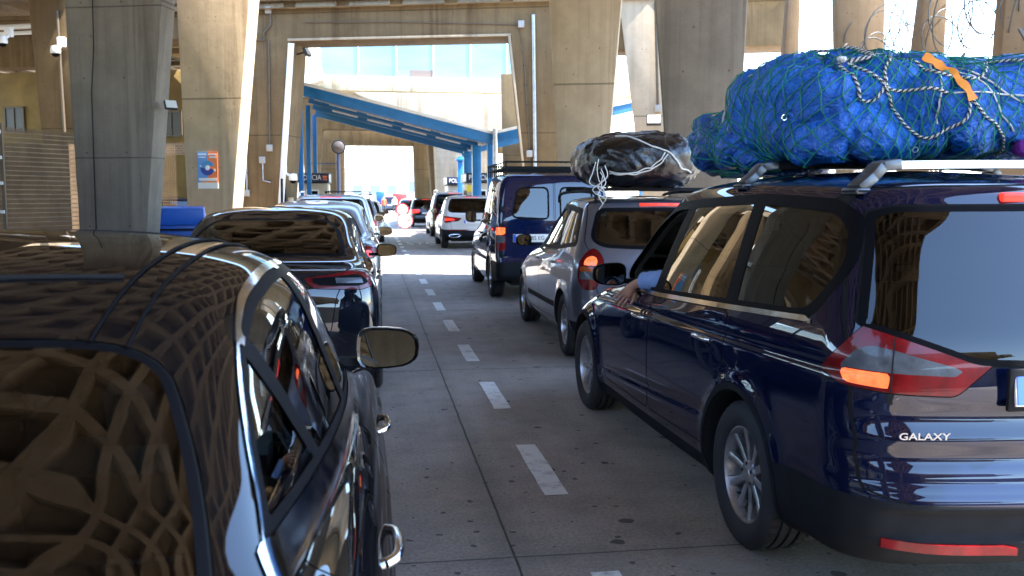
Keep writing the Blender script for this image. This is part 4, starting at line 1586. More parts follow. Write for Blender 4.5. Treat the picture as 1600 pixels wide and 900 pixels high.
g.bar((x0 + 0.3, 1.38, cz(x0 + .3) - 0.30), (x1, 1.38, cz(x1) - 0.30), 0.05, 0.05)
g.build('cable_tray', STEEL, cn)
for yy in (0.0, D * 0.5, D):
    g = G()
    g.bar((x0 - 0.05, yy + 0.02, 0), (x0 - 0.05, yy + 0.02, cz(x0) - 0.34), 0.16, 0.16)
    g.build('post', BLUE, cn, bevel=0.01)
for i, (xx, yy) in enumerate(((2.80, 2.7), (2.90, 6.8), (3.0, 0.3), (3.05, 11.5))):
    g = G()
    wd = 0.30 if i < 2 else 0.22
    g.bar((xx, yy, 0), (xx, yy, cz(x1) - 0.28), wd, wd)
    if i in (1, 3): g.box((xx, yy, cz(x1) - 0.42), (wd + 0.16, wd + 0.16, 0.10))
    g.build('post', BLUE, cn, bevel=0.01)
g = G()
g.tube([(3.08, -0.15, 0), (3.08, -0.15, 3.75)], 0.075, 14)
g.build('drainpipe', STEEL, cn)
# right wing rising from the valley gutter
g = G()
for yy in (0, D):
    g = G()
    g.bar((3.1, yy, 3.46), (8.0, yy, 4.62), 0.10, 0.30)
    g.build('edge_beam', BLUE, cn, bevel=0.01)
g = G()
g.bar((3.1, D / 2, 3.66), (8.0, D / 2, 4.82), D, 0.03)
g.build('roof_sheet', m_, cn)
g = G()
g.bar((3.1, 0.03, 3.65), (8.0, 0.03, 4.80), 0.22, 0.09)
g.build('gutter', WHT, cn)
g = G()
g.bar((8.0, 0, 0), (8.0, 0, 4.5), 0.2, 0.2)
g.build('post', BLUE, cn)
g = G()
g.bar((8.0, D, 0), (8.0, D, 4.5), 0.2, 0.2)
g.build('post', BLUE, cn)
g = G()
g.box((3.06, D / 2, 3.50), (0.22, D, 0.16))
g.build('valley_gutter', STEEL, cn)

# ---- left background: ochre building, low pillar, beam, pipe, mesh fence
OCH = simple('ochre_render', (0.21, 0.14, 0.045), 0.9, vary=0.3, vscale=1.2, bmp=0.15, bscale=30)
bl = empty('office_building', (-9.5, 35.5, 0), SK, 'ochre rendered building with dark windows behind the mesh fence', 'building')
g = G()
g.box((0, 2.0, 3.0), (9.6, 4, 6.0))
g.build('wall', OCH, bl, bevel=0.02)
for x, z in ((-3.2, 4.35), (-1.2, 4.35), (2.75, 4.15), (1.0, 4.15)):
    g = G()
    g.box((x, -0.01, z), (0.72, 0.06, 0.86))
    f = g.build('window', simple('window_dark', (0.012, 0.014, 0.018), 0.4), bl)
    g = G()
    for dx, dz, sx, sz in ((-0.36, 0, 0.06, 0.92), (0.36, 0, 0.06, 0.92), (0, 0.43, 0.78, 0.06), (0, -0.43, 0.78, 0.06), (0, 0, 0.03, 0.86)):
        g.box((x + dx, -0.05, z + dz), (sx, 0.05, sz))
    g.build('frame', simple('frame_brown', (0.10, 0.075, 0.05), 0.6), f)
g = G()
g.box((2.0, -0.03, 3.28), (3.9, 0.05, 0.42))
m_, nt_, bs_, o_ = newmat('brick_band')
bk = N(nt_, 'ShaderNodeTexBrick')
bk.inputs['Color1'].default_value = (0.20, 0.11, 0.06, 1)
bk.inputs['Color2'].default_value = (0.27, 0.15, 0.08, 1)
bk.inputs['Mortar'].default_value = (0.30, 0.25, 0.19, 1)
bk.inputs['Scale'].default_value = 3.0
nt_.links.new(texco(nt_, rot=(R(90), 0, 0)), bk.inputs[0])
nt_.links.new(bk.outputs[0], bs_.inputs['Base Color'])
g.build('brick_band', m_, bl)
pillar('tan concrete pillar with conduit behind the mesh fence', -7.75, 25.4, C_tan, (-0.30, -0.06, 1.35, 0.02), 0.7)
g = G()
g.box((0, 0, 5.45), (4.2, 0.6, 0.9))
tag(g.build('beam', C_tan, None, (-10.4, 27.6, 0), SK, bevel=0.03), 'short dark concrete beam above the mesh fence at far left', 'beam')
g = G()
p0, p1 = Vector((-10.2, 27.0, 5.98)), Vector((-7.4, 25.9, 5.98))
g.tube([p0, p1], 0.07, 10)
g.tube([p0 + Vector((0, 0, -0.16)), p1 + Vector((0, 0, -0.16))], 0.05, 10)
tag(g.build('pipe', WHT), 'pair of pale pipes running below the beam at top left', 'pipe')

mesh_w = simple('fence_wire_rust', (0.19, 0.125, 0.07), 0.7, metal=0.3, vary=0.4, vscale=3)
fn = empty('mesh_fence', (-6.3, 14.0, 0), 0, 'rusty fine mesh security fence left of the dark grey pillar', 'fence')
fa, fb = Vector((-1.2, -1.0, 0)), Vector((1.45, 3.4, 0))
dv = fb - fa
L_ = dv.length
dn = dv.normalized()
for k in range(3):
    g = G()
    s0, s1 = L_ * k / 3 + 0.02, L_ * (k + 1) / 3 - 0.02
    n = int((s1 - s0) / 0.022)
    for i in range(n + 1):
        p = fa + dn * (s0 + (s1 - s0) * i / n)
        g.bar((p.x, p.y, 0.15), (p.x, p.y, 2.68), 0.008, 0.008)
    z = 0.2
    while z < 2.66:
        a, b = fa + dn * s0, fa + dn * s1
        g.bar((a.x, a.y, z), (b.x, b.y, z), 0.010, 0.014)
        z += 0.075
    g.build('mesh_panel', mesh_w, fn, smooth=0)
for k in range(4):
    p = fa + dn * (L_ * k / 3)
    g = G()
    g.bar((p.x, p.y, 0), (p.x, p.y, 2.74), 0.06, 0.06)
    for z in (0.4, 0.9, 1.35, 1.8, 2.2, 2.6):
        g.box((p.x - 0.02, p.y - 0.045, z), (0.07, 0.04, 0.05), 1)
    g.build('post', [simple('fence_post', (0.13, 0.09, 0.055), 0.6, metal=0.4), WHT], fn)
# second fence between the two pillars
f2 = empty('mesh_fence', (-6.0, 25.0, 0), 0, 'mesh fence with a steel post between the two left pillars', 'fence')
g = G()
for i in range(60):
    g.bar((-1.6 + 0.045 * i, 0.2, 0.15), (-1.6 + 0.045 * i, 0.2, 2.9), 0.01, 0.01)
for i in range(36):
    g.bar((-1.6, 0.2, 0.2 + 0.075 * i), (1.1, 0.2, 0.2 + 0.075 * i), 0.01, 0.012)
g.build('mesh_panel', mesh_w, f2, smooth=0)
g = G()
g.bar((0.55, 0.12, 0), (0.55, 0.12, 3.3), 0.12, 0.12)
g.build('post', STEEL, f2)
g = G()
g.box((0, 0, 1.4), (14, 0.5, 2.8))
tag(g.build('back_wall', concrete('concrete_brown', (0.16, 0.10, 0.055), (0.24, 0.155, 0.085), 0.8, 0.6), None, (-13.5, 25.2, 0), SK), 'dark brown concrete wall behind the mesh fence at far left', 'wall')

# ---- razor wire and chain fence on the open right side
rw = simple('razor_wire_steel', (0.035, 0.033, 0.03), 0.6)
rf = empty('chain_fence', (10.2, 15.0, 0), 0, 'chain link fence with angled posts topped by razor wire on the right', 'fence')
for k in range(5):
    yy = -4.0 + 2.4 * k
    g = G()
    g.bar((0, yy, 0), (0, yy, 3.7), 0.07, 0.07)
    g.bar((0, yy, 3.65), (-0.36, yy, 4.15), 0.045, 0.045)
    g.bar((0, yy, 3.65), (0.36, yy, 4.15), 0.045, 0.045)
    g.build('post', DARKM, rf)
g = G()
for i in range(70):
    a = -4 + 0.14 * i
    for sg in (1, -1):
        y0 = a if sg > 0 else a + 3.5
        g.bar((0, max(-4, min(5.6, a)), 0.1), (0, max(-4, min(5.6, a + 3.4 * sg)), 3.5), 0.005, 0.005)
g.build('chain_mesh', STEEL, rf, smooth=0)
for c_i, (cx_, cz_, rr_) in enumerate(((0.15, 4.85, 0.56), (-0.1, 4.45, 0.40))):
    g = G()
    pts = []
    turns = 17
    rnd = random.Random(5 + c_i)
    for k in range(turns * 26):
        a = 2 * math.pi * k / 26
        pts.append((cx_ + rr_ * (1 + 0.12 * math.sin(a * 0.31)) * math.cos(a) * 0.9, -4.0 + 9.4 * k / (turns * 26) + 0.42 * math.sin(a * 0.5 + 0.4) + 0.18 * math.cos(a), cz_ + rr_ * (1 + 0.14 * math.sin(a * 0.23)) * math.sin(a)))
    g.tube(pts, 0.013, 4)
    for k in range(0, len(pts) - 1, 2):
        p = Vector(pts[k])
        d = (Vector(pts[k + 1]) - p).normalized()
        q = d.cross(Vector((rnd.random() - .5, rnd.random() - .5, rnd.random() - .5))).normalized()
        g.add([p - q * 0.03, p + d * 0.012, p + q * 0.03, p - d * 0.012], [(0, 1, 2, 3)])
    o = g.build('razor_wire', rw, smooth=0)
    o.location = (10.2, 15.0, 0)
    tag(o, ('large' if c_i == 0 else 'smaller lower') + ' loose razor wire coil above the fence on the right', 'razor wire')

coffers('added_rear_ceiling', 9.75, 27.75, -72.62, -42.62, 6.75)  # unseen ceiling added to keep bright sky out of the mirrors
# unseen portal and rear wall, added to show in paint, glass and mirrors
portal('unseen concrete portal frame added behind the viewpoint', 0.75, -17.5, -3.6, -3.1, 4.2, 3.7, 5.6, -22, 12, 7.4, 1.2, C_tan, SK)
g = G()
g.box((0, 0, 3.5), (60, 0.6, 7.0))
tag(g.build('added_rear_wall', C_gr, None, (0, -44, 0), 0), 'unseen long concrete wall added far behind the queue to close off the sky', 'wall')
g = G()
g.box((0, 0, 1.6), (0.5, 60, 3.2))
tag(g.build('side_wall', C_gr, None, (-14.5, -2, 0), 0), 'concrete wall along the left side under the viaduct', 'wall')
# ------------------------------------------------------------------ the other cars
P_black = paint('black_paint', (0.0030, 0.0030, 0.0038), dust=0.018, coat=0.8)
P_grey = paint('graphite_paint', (0.005, 0.0065, 0.011), metal=0.0, dust=0.02)
P_silver = paint('silver_paint', (0.36, 0.37, 0.39), metal=0.7, rough=0.32, dust=0.04)
P_silver2 = paint('pale_silver_paint', (0.48, 0.48, 0.47), metal=0.6, rough=0.35, dust=0.04)
P_warm = paint('blue_grey_paint', (0.15, 0.16, 0.20), metal=0.65, rough=0.33, dust=0.05)
P_van = paint('dark_blue_paint', (0.003, 0.009, 0.045), dust=0.03)
P_white = paint('white_paint_car', (0.62, 0.61, 0.58), dust=0.03)
P_dark = paint('anthracite_paint', (0.016, 0.017, 0.019), metal=0.3, dust=0.05)
P_dkred = paint('dark_brown_paint', (0.035, 0.022, 0.022), metal=0.3, dust=0.04)
P_dkblue = paint('midnight_paint', (0.010, 0.016, 0.032), metal=0.3, dust=0.05)


def scale_rows(rows, L, hw, H, belt, L0, hw0, H0, belt0, rear=1.0):
    out = []
    for r in rows:
        r = list(r)
        for i in (0, 1, 2):
            z = r[i]
            if z <= 0.5: pass
            elif z <= belt0: r[i] = 0.5 + (z - 0.5) * (belt - 0.5) / (belt0 - 0.5)
            else: r[i] = belt + (z - belt0) * (H - belt) / (H0 - belt0)
        for i in (6, 7, 8): r[i] *= hw / hw0
        r[9] *= L / L0
        r[3] *= rear
        out.append(tuple(r))
    return out


SEDAN = [
    (0.22, 0.19, 0.18, 0.20, 0.12, 0.25, 0.80, 0.85, 0.80, 4.50, 0.25, 0.40),
    (0.30, 0.25, 0.22, 0.08, 0.14, 0.28, 0.85, 0.885, 0.84, 4.58, 0.25, 0.40),
    (0.45, 0.42, 0.42, 0.01, 0.15, 0.30, 0.885, 0.900, 0.86, 4.65, 0.25, 0.40),
    (0.60, 0.60, 0.60, 0.00, 0.15, 0.30, 0.890, 0.905, 0.865, 4.63, 0.25, 0.40),
    (0.76, 0.74, 0.72, 0.01, 0.15, 0.28, 0.885, 0.905, 0.86, 4.55, 0.25, 0.40),
    (0.88, 0.84, 0.80, 0.03, 0.15, 0.26, 0.870, 0.900, 0.84, 4.35, 0.25, 0.40),
    (0.955, 0.905, 0.86, 0.06, 0.15, 0.24, 0.835, 0.885, 0.81, 4.05, 0.28, 0.40),
    (0.985, 0.95, 0.90, 0.12, 0.14, 0.22, 0.800, 0.860, 0.78, 3.80, 0.30, 0.40),
    (1.00, 0.985, 0.94, 0.45, 0.10, 0.18, 0.770, 0.832, 0.755, 3.62, 0.30, 0.40),
    (1.02, 1.01, 0.97, 0.72, 0.09, 0.17, 0.735, 0.808, 0.745, 3.50, 0.30, 0.40),
    (1.155, 1.12, 1.07, 0.90, 0.08, 0.17, 0.675, 0.765, 0.725, 3.28, 0.26, 0.30),
    (1.245, 1.24, 1.18, 1.03, 0.08, 0.17, 0.628, 0.725, 0.69, 3.06, 0.22, 0.26),
    (1.305, 1.332, 1.28, 1.13, 0.08, 0.17, 0.590, 0.690, 0.655, 2.86, 0.18, 0.24),
    (1.342, 1.385, 1.325, 1.20, 0.08, 0.17, 0.555, 0.655, 0.62, 2.76, 0.16, 0.24),
    (1.378, 1.432, 1.368, 1.29, 0.07, 0.16, 0.505, 0.590, 0.55, 2.70, 0.14, 0.24),
    (1.425, 1.470, 1.424, 1.47, 0.05, 0.12, 0.370, 0.430, 0.39, 2.62, 0.08, 0.2),
    (1.456, 1.487, 1.460, 1.70, 0.03, 0.08, 0.190, 0.210, 0.18, 2.52, 0.04, 0.1),
    (1.474, 1.493, 1.474, 1.90, 0.0, 0.02, 0.0, 0.0, 0.0, 2.42, 0.0, 0.02),
]


def arch_disp(ax, wr, amt=0.015, extra=None):
    def disp(V, Nn):
        a = np.zeros(len(V))
        sidew = np.clip(np.abs(Nn[:, 0]) * 1.6 - 0.5, 0, 1)
        rearw = np.clip(-Nn[:, 1] * 1.6 - 0.5, 0, 1) * (V[:, 1] < 1)
        for ya in ax:
            r = np.hypot(V[:, 1] - ya, V[:, 2] - wr)
            a += sidew * amt * np.exp(-((np.clip(r - wr - 0.05, 0, 9)) / 0.06) ** 2) * (V[:, 2] < 0.9)
        if extra: a += extra(V, sidew, rearw)
        return a
    return disp


# ---- 1 black sedan, nearest on the left
def build_black_sedan():
    def extra(V, s, r):
        zc = 0.80 + 0.035 * (V[:, 1] - 2.3) * -1
        a = -s * 0.012 * np.exp(-((V[:, 2] - zc - 0.012) / 0.022) ** 2) * np.clip((3.6 - V[:, 1]) * 3, 0, 1)
        a += s * 0.006 * np.exp(-((V[:, 2] - zc + 0.03) / 0.02) ** 2)
        zc2 = 0.42 + 0.05 * (2.4 - V[:, 1])
        a -= s * 0.012 * np.exp(-((V[:, 2] - zc2) / 0.03) ** 2) * np.clip((V[:, 1] - 1.4) * 5, 0, 1) * np.clip((3.2 - V[:, 1]) * 5, 0, 1)
        return a
    wq = dict(p=[(1.030, 1.082, .02), (1.17, 1.178, .1), (1.30, 1.262, .1), (1.405, 1.318, .02), (1.50, 1.062, .02)], mat=MT['glass'])
    wb = dict(p=[(1.53, 1.062, .02), (1.430, 1.326, .03), (1.59, 1.374, .1), (1.84, 1.402, .1), (2.00, 1.404, .02), (2.14, 1.036, .02)], mat=MT['glass'])
    wf = dict(p=[(2.19, 1.033, .02), (2.045, 1.404, .02), (2.33, 1.395, .1), (2.645, 1.322, .15), (2.95, 1.167, .1), (3.22, 0.997, .02)], mat=MT['glass'])
    cfg = dict(q=1.5, nt=115, disp=arch_disp((0.88, 3.60), 0.325, 0.014, extra), axles=(0.88, 3.60), wheel_r=0.325, arch_r=0.37, length=4.65, track=0.79, rim_r=0.225,
               windows=[wq, wb, wf], dlo=[(0.985, 1.052, .01), (1.16, 1.182, .1), (1.30, 1.272, .1), (1.44, 1.340, .1), (1.60, 1.388, .1), (1.85, 1.415, .1), (2.08, 1.416, .1), (2.34, 1.406, .1), (2.66, 1.332, .15), (2.97, 1.170, .1), (3.33, 0.975, .01), (2.15, 1.012, .01)],
               chrome_w=0.017, chrome_line=[(0.965, 1.030), (1.01, 1.085), (2.16, 1.036), (3.31, 0.999), (3.34, 0.955), (2.15, 0.988)],
               rg_top=True, rear_glass=[(-0.3, 0.70, 0), (0.69, 0.77), (0.64, 1.00), (0.59, 1.14), (0.535, 1.25), (0.30, 1.235), (-0.3, 1.215, 0)], rg_r=0.10, rg_band=0.016, rear_y=1.5,
               windscreen=[(-0.3, 1.0), (0.66, 1.0), (0.52, 1.33), (-0.3, 1.40)],
               tailgate=[(-0.3, 0.55, 0), (0.62, 0.58), (0.72, 0.80), (0.74, 0.97), (-0.3, 0.972, 0)],
               lamps=[('l_all', [(0.42, 0.86), (0.46, 0.74), (0.98, 0.76), (1.2, 0.82), (1.05, 0.89)], DIAG, 'red', 0.03), ('l_lit', [(0.60, 0.83), (0.60, 0.79), (1.0, 0.80), (1.0, 0.84)], DIAG, 'redlit', 0.02)],
               dark=[('b', [(-0.3, 0.1, 0), (2.0, 0.1, 0), (1.6, 0.34), (-0.3, 0.36, 0)], DIAG)],
               doors=[[(2.175, 0.30), (2.165, 0.95), (2.15, 1.003, .01), (3.30, 0.962, .02), (3.36, 0.75), (3.32, 0.45), (3.26, 0.30)],
                      [(1.42, 0.32), (1.26, 0.62), (1.10, 0.86), (1.12, 1.030, .02), (2.14, 1.003, .01), (2.155, 0.95), (2.165, 0.30)]],
               handles=[(2.66, 0.855), (1.52, 0.885)], handle_mat=MT['chrome'], mirror=(0.805, 3.18, 1.015, 0.235, 0.155), mirror_mat=P_black,
               seat_y=(2.45, 1.78), seat_z=0.24, rear_mat=glass('rear_glass_clear', (0.14, 0.15, 0.145), mult=1.9), dash_y=2.95, imirror_y=2.55, imirror_z=1.27, seat_mat=MT['seat_lt'], lining=MT['cabin'], wheel_style=(5, 0.17, 0.045, 0.03, 0.005))
    root, body = std_car('sedan', 'glossy black sedan with chrome window surround, nearest on the left', 'sedan', (-0.87, 0.30), 0.0, SEDAN, cfg, P_black, 'cars queuing in the left lane')
    return root, body


sedan, sedan_body = build_black_sedan()
# roof ditches, aerial fin
for sg in (1, -1):
    for off in (0.0, 0.055):
        g = G()
        pts = []
        for y_ in np.linspace(1.24, 2.60, 30):
            x_ = (0.43 + off) + 0.055 * (y_ - 1.24) / 1.4
            V = sedan_body._arr()
            d = (V[:, 0] - x_) ** 2 + (V[:, 1] - y_) ** 2 + np.where(V[:, 2] < 1.2, 9, 0)
            ii = np.argsort(d)[:4]
            wgt = 1 / (d[ii] + 1e-6)
            pts.append((sg * x_, y_, float((V[ii, 2] * wgt).sum() / wgt.sum()) + 0.003))
        g.tube(pts, 0.0035, 6)
        g.build('roof_ditch', MT['gloss'], sedan, smooth=60)

def drape(x_, y_):
    V = sedan_body._arr()
    d = (V[:, 0] - abs(x_)) ** 2 + (V[:, 1] - y_) ** 2 + np.where(V[:, 2] < 1.2, 9, 0)
    ii = np.argsort(d)[:4]
    wgt = 1 / (d[ii] + 1e-6)
    return (x_, y_, float((V[ii, 2] * wgt).sum() / wgt.sum()) + 0.001)


for yq, bow in ((1.50, 0.03), (2.36, -0.02)):
    g = G()
    g.tube([drape(x_, yq + bow * (1 - (x_ / 0.42) ** 2) * -1) for x_ in np.linspace(-0.42, 0.42, 30)], 0.006, 6)
    g.build('sunroof_seal', MT['gap'], sedan, smooth=60)


# ---- 2 grey fastback
def build_fastback():
    rows = scale_rows(SEDAN, 4.69, 0.92, 1.475, 1.0, 4.65, 0.905, 1.475, 1.0)
    # higher tail, longer sloping glass
    rows2 = []
    for i, r in enumerate(rows):
        r = list(r)
        if i in (5, 6, 7, 8, 9): r[0] += (0.03, 0.05, 0.06, 0.05, 0.05)[i - 5]
        if i >= 10:
            r[3] += (0.0, 0.06, 0.14, 0.22, 0.30, 0.30, 0.20, 0.10)[i - 10] + 0.08
            r[0] -= (-0.03, 0.0, 0.01, 0.01, 0.005, 0, 0, 0)[i - 10]
        rows2.append(tuple(r))
    wb = dict(p=[(1.30, 1.10, .02), (1.52, 1.235, .1), (1.75, 1.335, .1), (2.02, 1.370, .03), (2.12, 1.02, .02)], mat=MT['tint'])
    wf = dict(p=[(2.20, 1.02, .02), (2.10, 1.372, .02), (2.45, 1.345, .15), (2.85, 1.19, .1), (3.22, 0.985, .02)], mat=MT['glass'])
    cfg = dict(q=1.0, disp=arch_disp((0.98, 3.85), 0.335, 0.016), axles=(0.98, 3.85), wheel_r=0.335, arch_r=0.38, length=4.69, track=0.82, rim_r=0.235,
               windows=[wb, wf], dlo=[(1.17, 1.075, .02), (1.50, 1.262, .1), (1.75, 1.362, .1), (2.02, 1.392, .1), (2.46, 1.368, .15), (2.88, 1.20, .1), (3.30, 0.968, .01), (2.15, 1.0, .01)],
               rg_top=True, rear_glass=[(-0.3, 0.80, 0), (0.64, 0.88), (0.62, 1.10), (0.58, 1.40), (0.52, 1.60), (0.46, 1.70), (-0.3, 1.70, 0)], rg_band=0.03, rear_y=1.9,
               windscreen=[(-0.3, 1.0), (0.66, 1.0), (0.52, 1.32), (-0.3, 1.38)],
               tailgate=[(-0.3, 0.56, 0), (0.55, 0.58), (0.60, 0.88), (0.72, 1.04), (-0.3, 1.075, 0)],
               lamps=[('l_all', [(0.44, 0.985, .02), (0.50, 0.915), (0.96, 0.895), (1.16, 0.915), (1.20, 1.00), (0.98, 1.035)], DIAG, 'dkred', 0.03),
                      ('l_mid', [(0.50, 0.985), (0.54, 0.935), (0.93, 0.92), (1.08, 0.935), (1.06, 0.985), (0.95, 1.005)], DIAG, MT['gloss'], 0.02),
                      ('l_bar', [(0.56, 0.965), (0.58, 0.953), (1.02, 0.955), (1.02, 0.968)], DIAG, 'clear', 0.0)],
               dark=[('b', [(-0.3, 0.1, 0), (2.0, 0.1, 0), (1.6, 0.36), (-0.3, 0.40, 0)], DIAG)],
               doors=[[(2.175, 0.30), (2.165, 0.92), (2.15, 0.99, .01), (3.28, 0.955, .02), (3.36, 0.75), (3.32, 0.45), (3.26, 0.30)],
                      [(1.50, 0.32), (1.34, 0.62), (1.20, 0.86), (1.24, 1.040, .02), (2.14, 0.99, .01), (2.155, 0.92), (2.165, 0.30)]],
               handles=[(2.35, 0.86), (1.45, 0.88)], mirror=(0.90, 2.98, 1.03, 0.21, 0.13), mirror_mat=MT['gloss'],
               seat_y=(2.5, 1.75), seat_z=0.26, rear_mat=glass('rear_glass_green', (0.45, 0.50, 0.42), mult=1.0), dash_y=3.0, imirror_y=2.6, imirror_z=1.25, rim_mat=MT['hubdk'])
    return std_car('fastback_sedan', 'dark graphite fastback sedan with glass roof, second in the left lane', 'sedan', (-0.855, 6.85), 0.0, rows2, cfg, P_grey, 'cars queuing in the left lane')


fast, fast_body = build_fastback()


# ---- 3 silver sedan
def build_silver():
    rows = scale_rows(SEDAN, 4.60, 0.90, 1.52, 1.02, 4.65, 0.905, 1.475, 1.0)
    rows = [tuple([r[0], r[1], r[2], r[3] + (0.12 if i >= 9 else 0)] + list(r[4:])) for i, r in enumerate(rows)]
    wb = dict(p=[(1.35, 1.09, .03), (1.55, 1.30, .05), (1.75, 1.385, .06), (2.00, 1.40, .02), (2.10, 1.05, .02)], mat=MT['glass'])
    wf = dict(p=[(2.18, 1.05, .02), (2.08, 1.402, .02), (2.40, 1.385, .15), (2.80, 1.22, .1), (3.15, 1.015, .02)], mat=MT['glass'])
    cfg = dict(q=0.75, disp=arch_disp((0.85, 3.62), 0.32, 0.014), axles=(0.85, 3.62), wheel_r=0.32, arch_r=0.365, length=4.6, track=0.79, windows=[wb, wf],
               dlo=[(1.24, 1.07, .02), (1.52, 1.345, .1), (1.75, 1.408, .1), (2.1, 1.424, .1), (2.42, 1.40, .15), (2.85, 1.22, .1), (3.25, 0.995, .01), (2.15, 1.03, .01)], chrome_w=0.014,
               rg_top=True, rear_glass=[(-0.3, 0.84, 0), (0.66, 0.90), (0.60, 1.08), (0.54, 1.22), (0.46, 1.34), (-0.3, 1.335, 0)], rear_y=1.6,
               windscreen=[(-0.3, 1.02), (0.66, 1.02), (0.52, 1.35), (-0.3, 1.41)],
               tailgate=[(-0.3, 0.58, 0), (0.55, 0.60), (0.58, 0.86), (0.74, 0.98), (-0.3, 0.985, 0)],
               lamps=[('l_all', [(0.52, 0.93), (0.55, 0.80), (0.95, 0.79), (1.20, 0.85), (1.15, 0.93), (0.95, 0.95)], DIAG, 'red', 0.03), ('l_lit', [(0.62, 0.90), (0.62, 0.83), (0.98, 0.82), (0.98, 0.90)], DIAG, 'redlit', 0.02)],
               dark=[('b', [(-0.3, 0.1, 0), (2.0, 0.1, 0), (1.6, 0.34), (-0.3, 0.36, 0)], DIAG)],
               doors=[[(2.15, 0.30), (2.14, 1.01, .02), (3.25, 0.98, .02), (3.32, 0.6), (3.26, 0.30)], [(1.45, 0.32), (1.14, 0.86), (1.2, 1.03), (2.12, 1.01, .02), (2.14, 0.30)]],
               handles=[(2.35, 0.87), (1.5, 0.89)], mirror=(0.88, 2.95, 1.05, 0.22, 0.14), mirror_mat=P_silver, seat_y=(2.4, 1.7), seat_z=0.28, rear_mat=MT['glass'], dash_y=2.95)
    return std_car('sedan', 'silver sedan ahead of the graphite fastback in the left lane', 'sedan', (-0.775, 12.0), 0.0, rows, cfg, P_silver, 'cars queuing in the left lane')


silv, silv_body = build_silver()

VANROWS = None


def hatch_rows(L, hw, H, belt, rear=1.0):
    base = [
        (0.30, 0.21, 0.20, 0.16, 0.10, 0.20, 0.840, 0.875, 0.84, 4.66, 0.20, 0.35),
        (0.33, 0.25, 0.22, 0.08, 0.11, 0.22, 0.880, 0.900, 0.87, 4.74, 0.22, 0.40),
        (0.40, 0.36, 0.34, 0.02, 0.12, 0.24, 0.915, 0.930, 0.90, 4.81, 0.24, 0.45),
        (0.50, 0.48, 0.48, 0.005, 0.12, 0.25, 0.925, 0.940, 0.91, 4.82, 0.24, 0.45),
        (0.545, 0.56, 0.58, 0.02, 0.12, 0.25, 0.926, 0.942, 0.91, 4.80, 0.24, 0.45),
        (0.60, 0.62, 0.64, 0.05, 0.12, 0.24, 0.926, 0.943, 0.91, 4.76, 0.24, 0.45),
        (0.72, 0.72, 0.74, 0.055, 0.12, 0.23, 0.926, 0.943, 0.90, 4.66, 0.24, 0.45),
        (0.86, 0.84, 0.84, 0.065, 0.12, 0.22, 0.920, 0.940, 0.88, 4.45, 0.26, 0.45),
        (0.97, 0.93, 0.93, 0.085, 0.12, 0.21, 0.910, 0.930, 0.86, 4.15, 0.28, 0.45),
        (1.07, 1.01, 1.01, 0.115, 0.12, 0.20, 0.890, 0.912, 0.82, 3.78, 0.34, 0.45),
        (1.13, 1.06, 1.06, 0.145, 0.12, 0.20, 0.874, 0.897, 0.79, 3.66, 0.34, 0.45),
        (1.30, 1.25, 1.22, 0.245, 0.11, 0.19, 0.825, 0.850, 0.73, 3.30, 0.30, 0.45),
        (1.46, 1.43, 1.38, 0.340, 0.10, 0.18, 0.775, 0.800, 0.68, 2.95, 0.26, 0.45),
        (1.555, 1.555, 1.50, 0.400, 0.10, 0.17, 0.735, 0.760, 0.64, 2.66, 0.24, 0.42),
        (1.595, 1.615, 1.56, 0.43, 0.10, 0.17, 0.705, 0.725, 0.62, 2.60, 0.20, 0.36),
        (1.622, 1.648, 1.59, 0.47, 0.10, 0.16, 0.660, 0.680, 0.58, 2.54, 0.16, 0.32),
        (1.645, 1.674, 1.618, 0.56, 0.08, 0.15, 0.540, 0.560, 0.48, 2.48, 0.12, 0.3),
        (1.675, 1.697, 1.655, 0.85, 0.04, 0.10, 0.300, 0.320, 0.28, 2.36, 0.06, 0.2),
        (1.690, 1.708, 1.680, 1.10, 0.0, 0.02, 0.0, 0.0, 0.0, 2.20, 0.0, 0.02)]
    return scale_rows(base, L, hw, H, belt, 4.82, 0.943, 1.708, 1.05, rear)


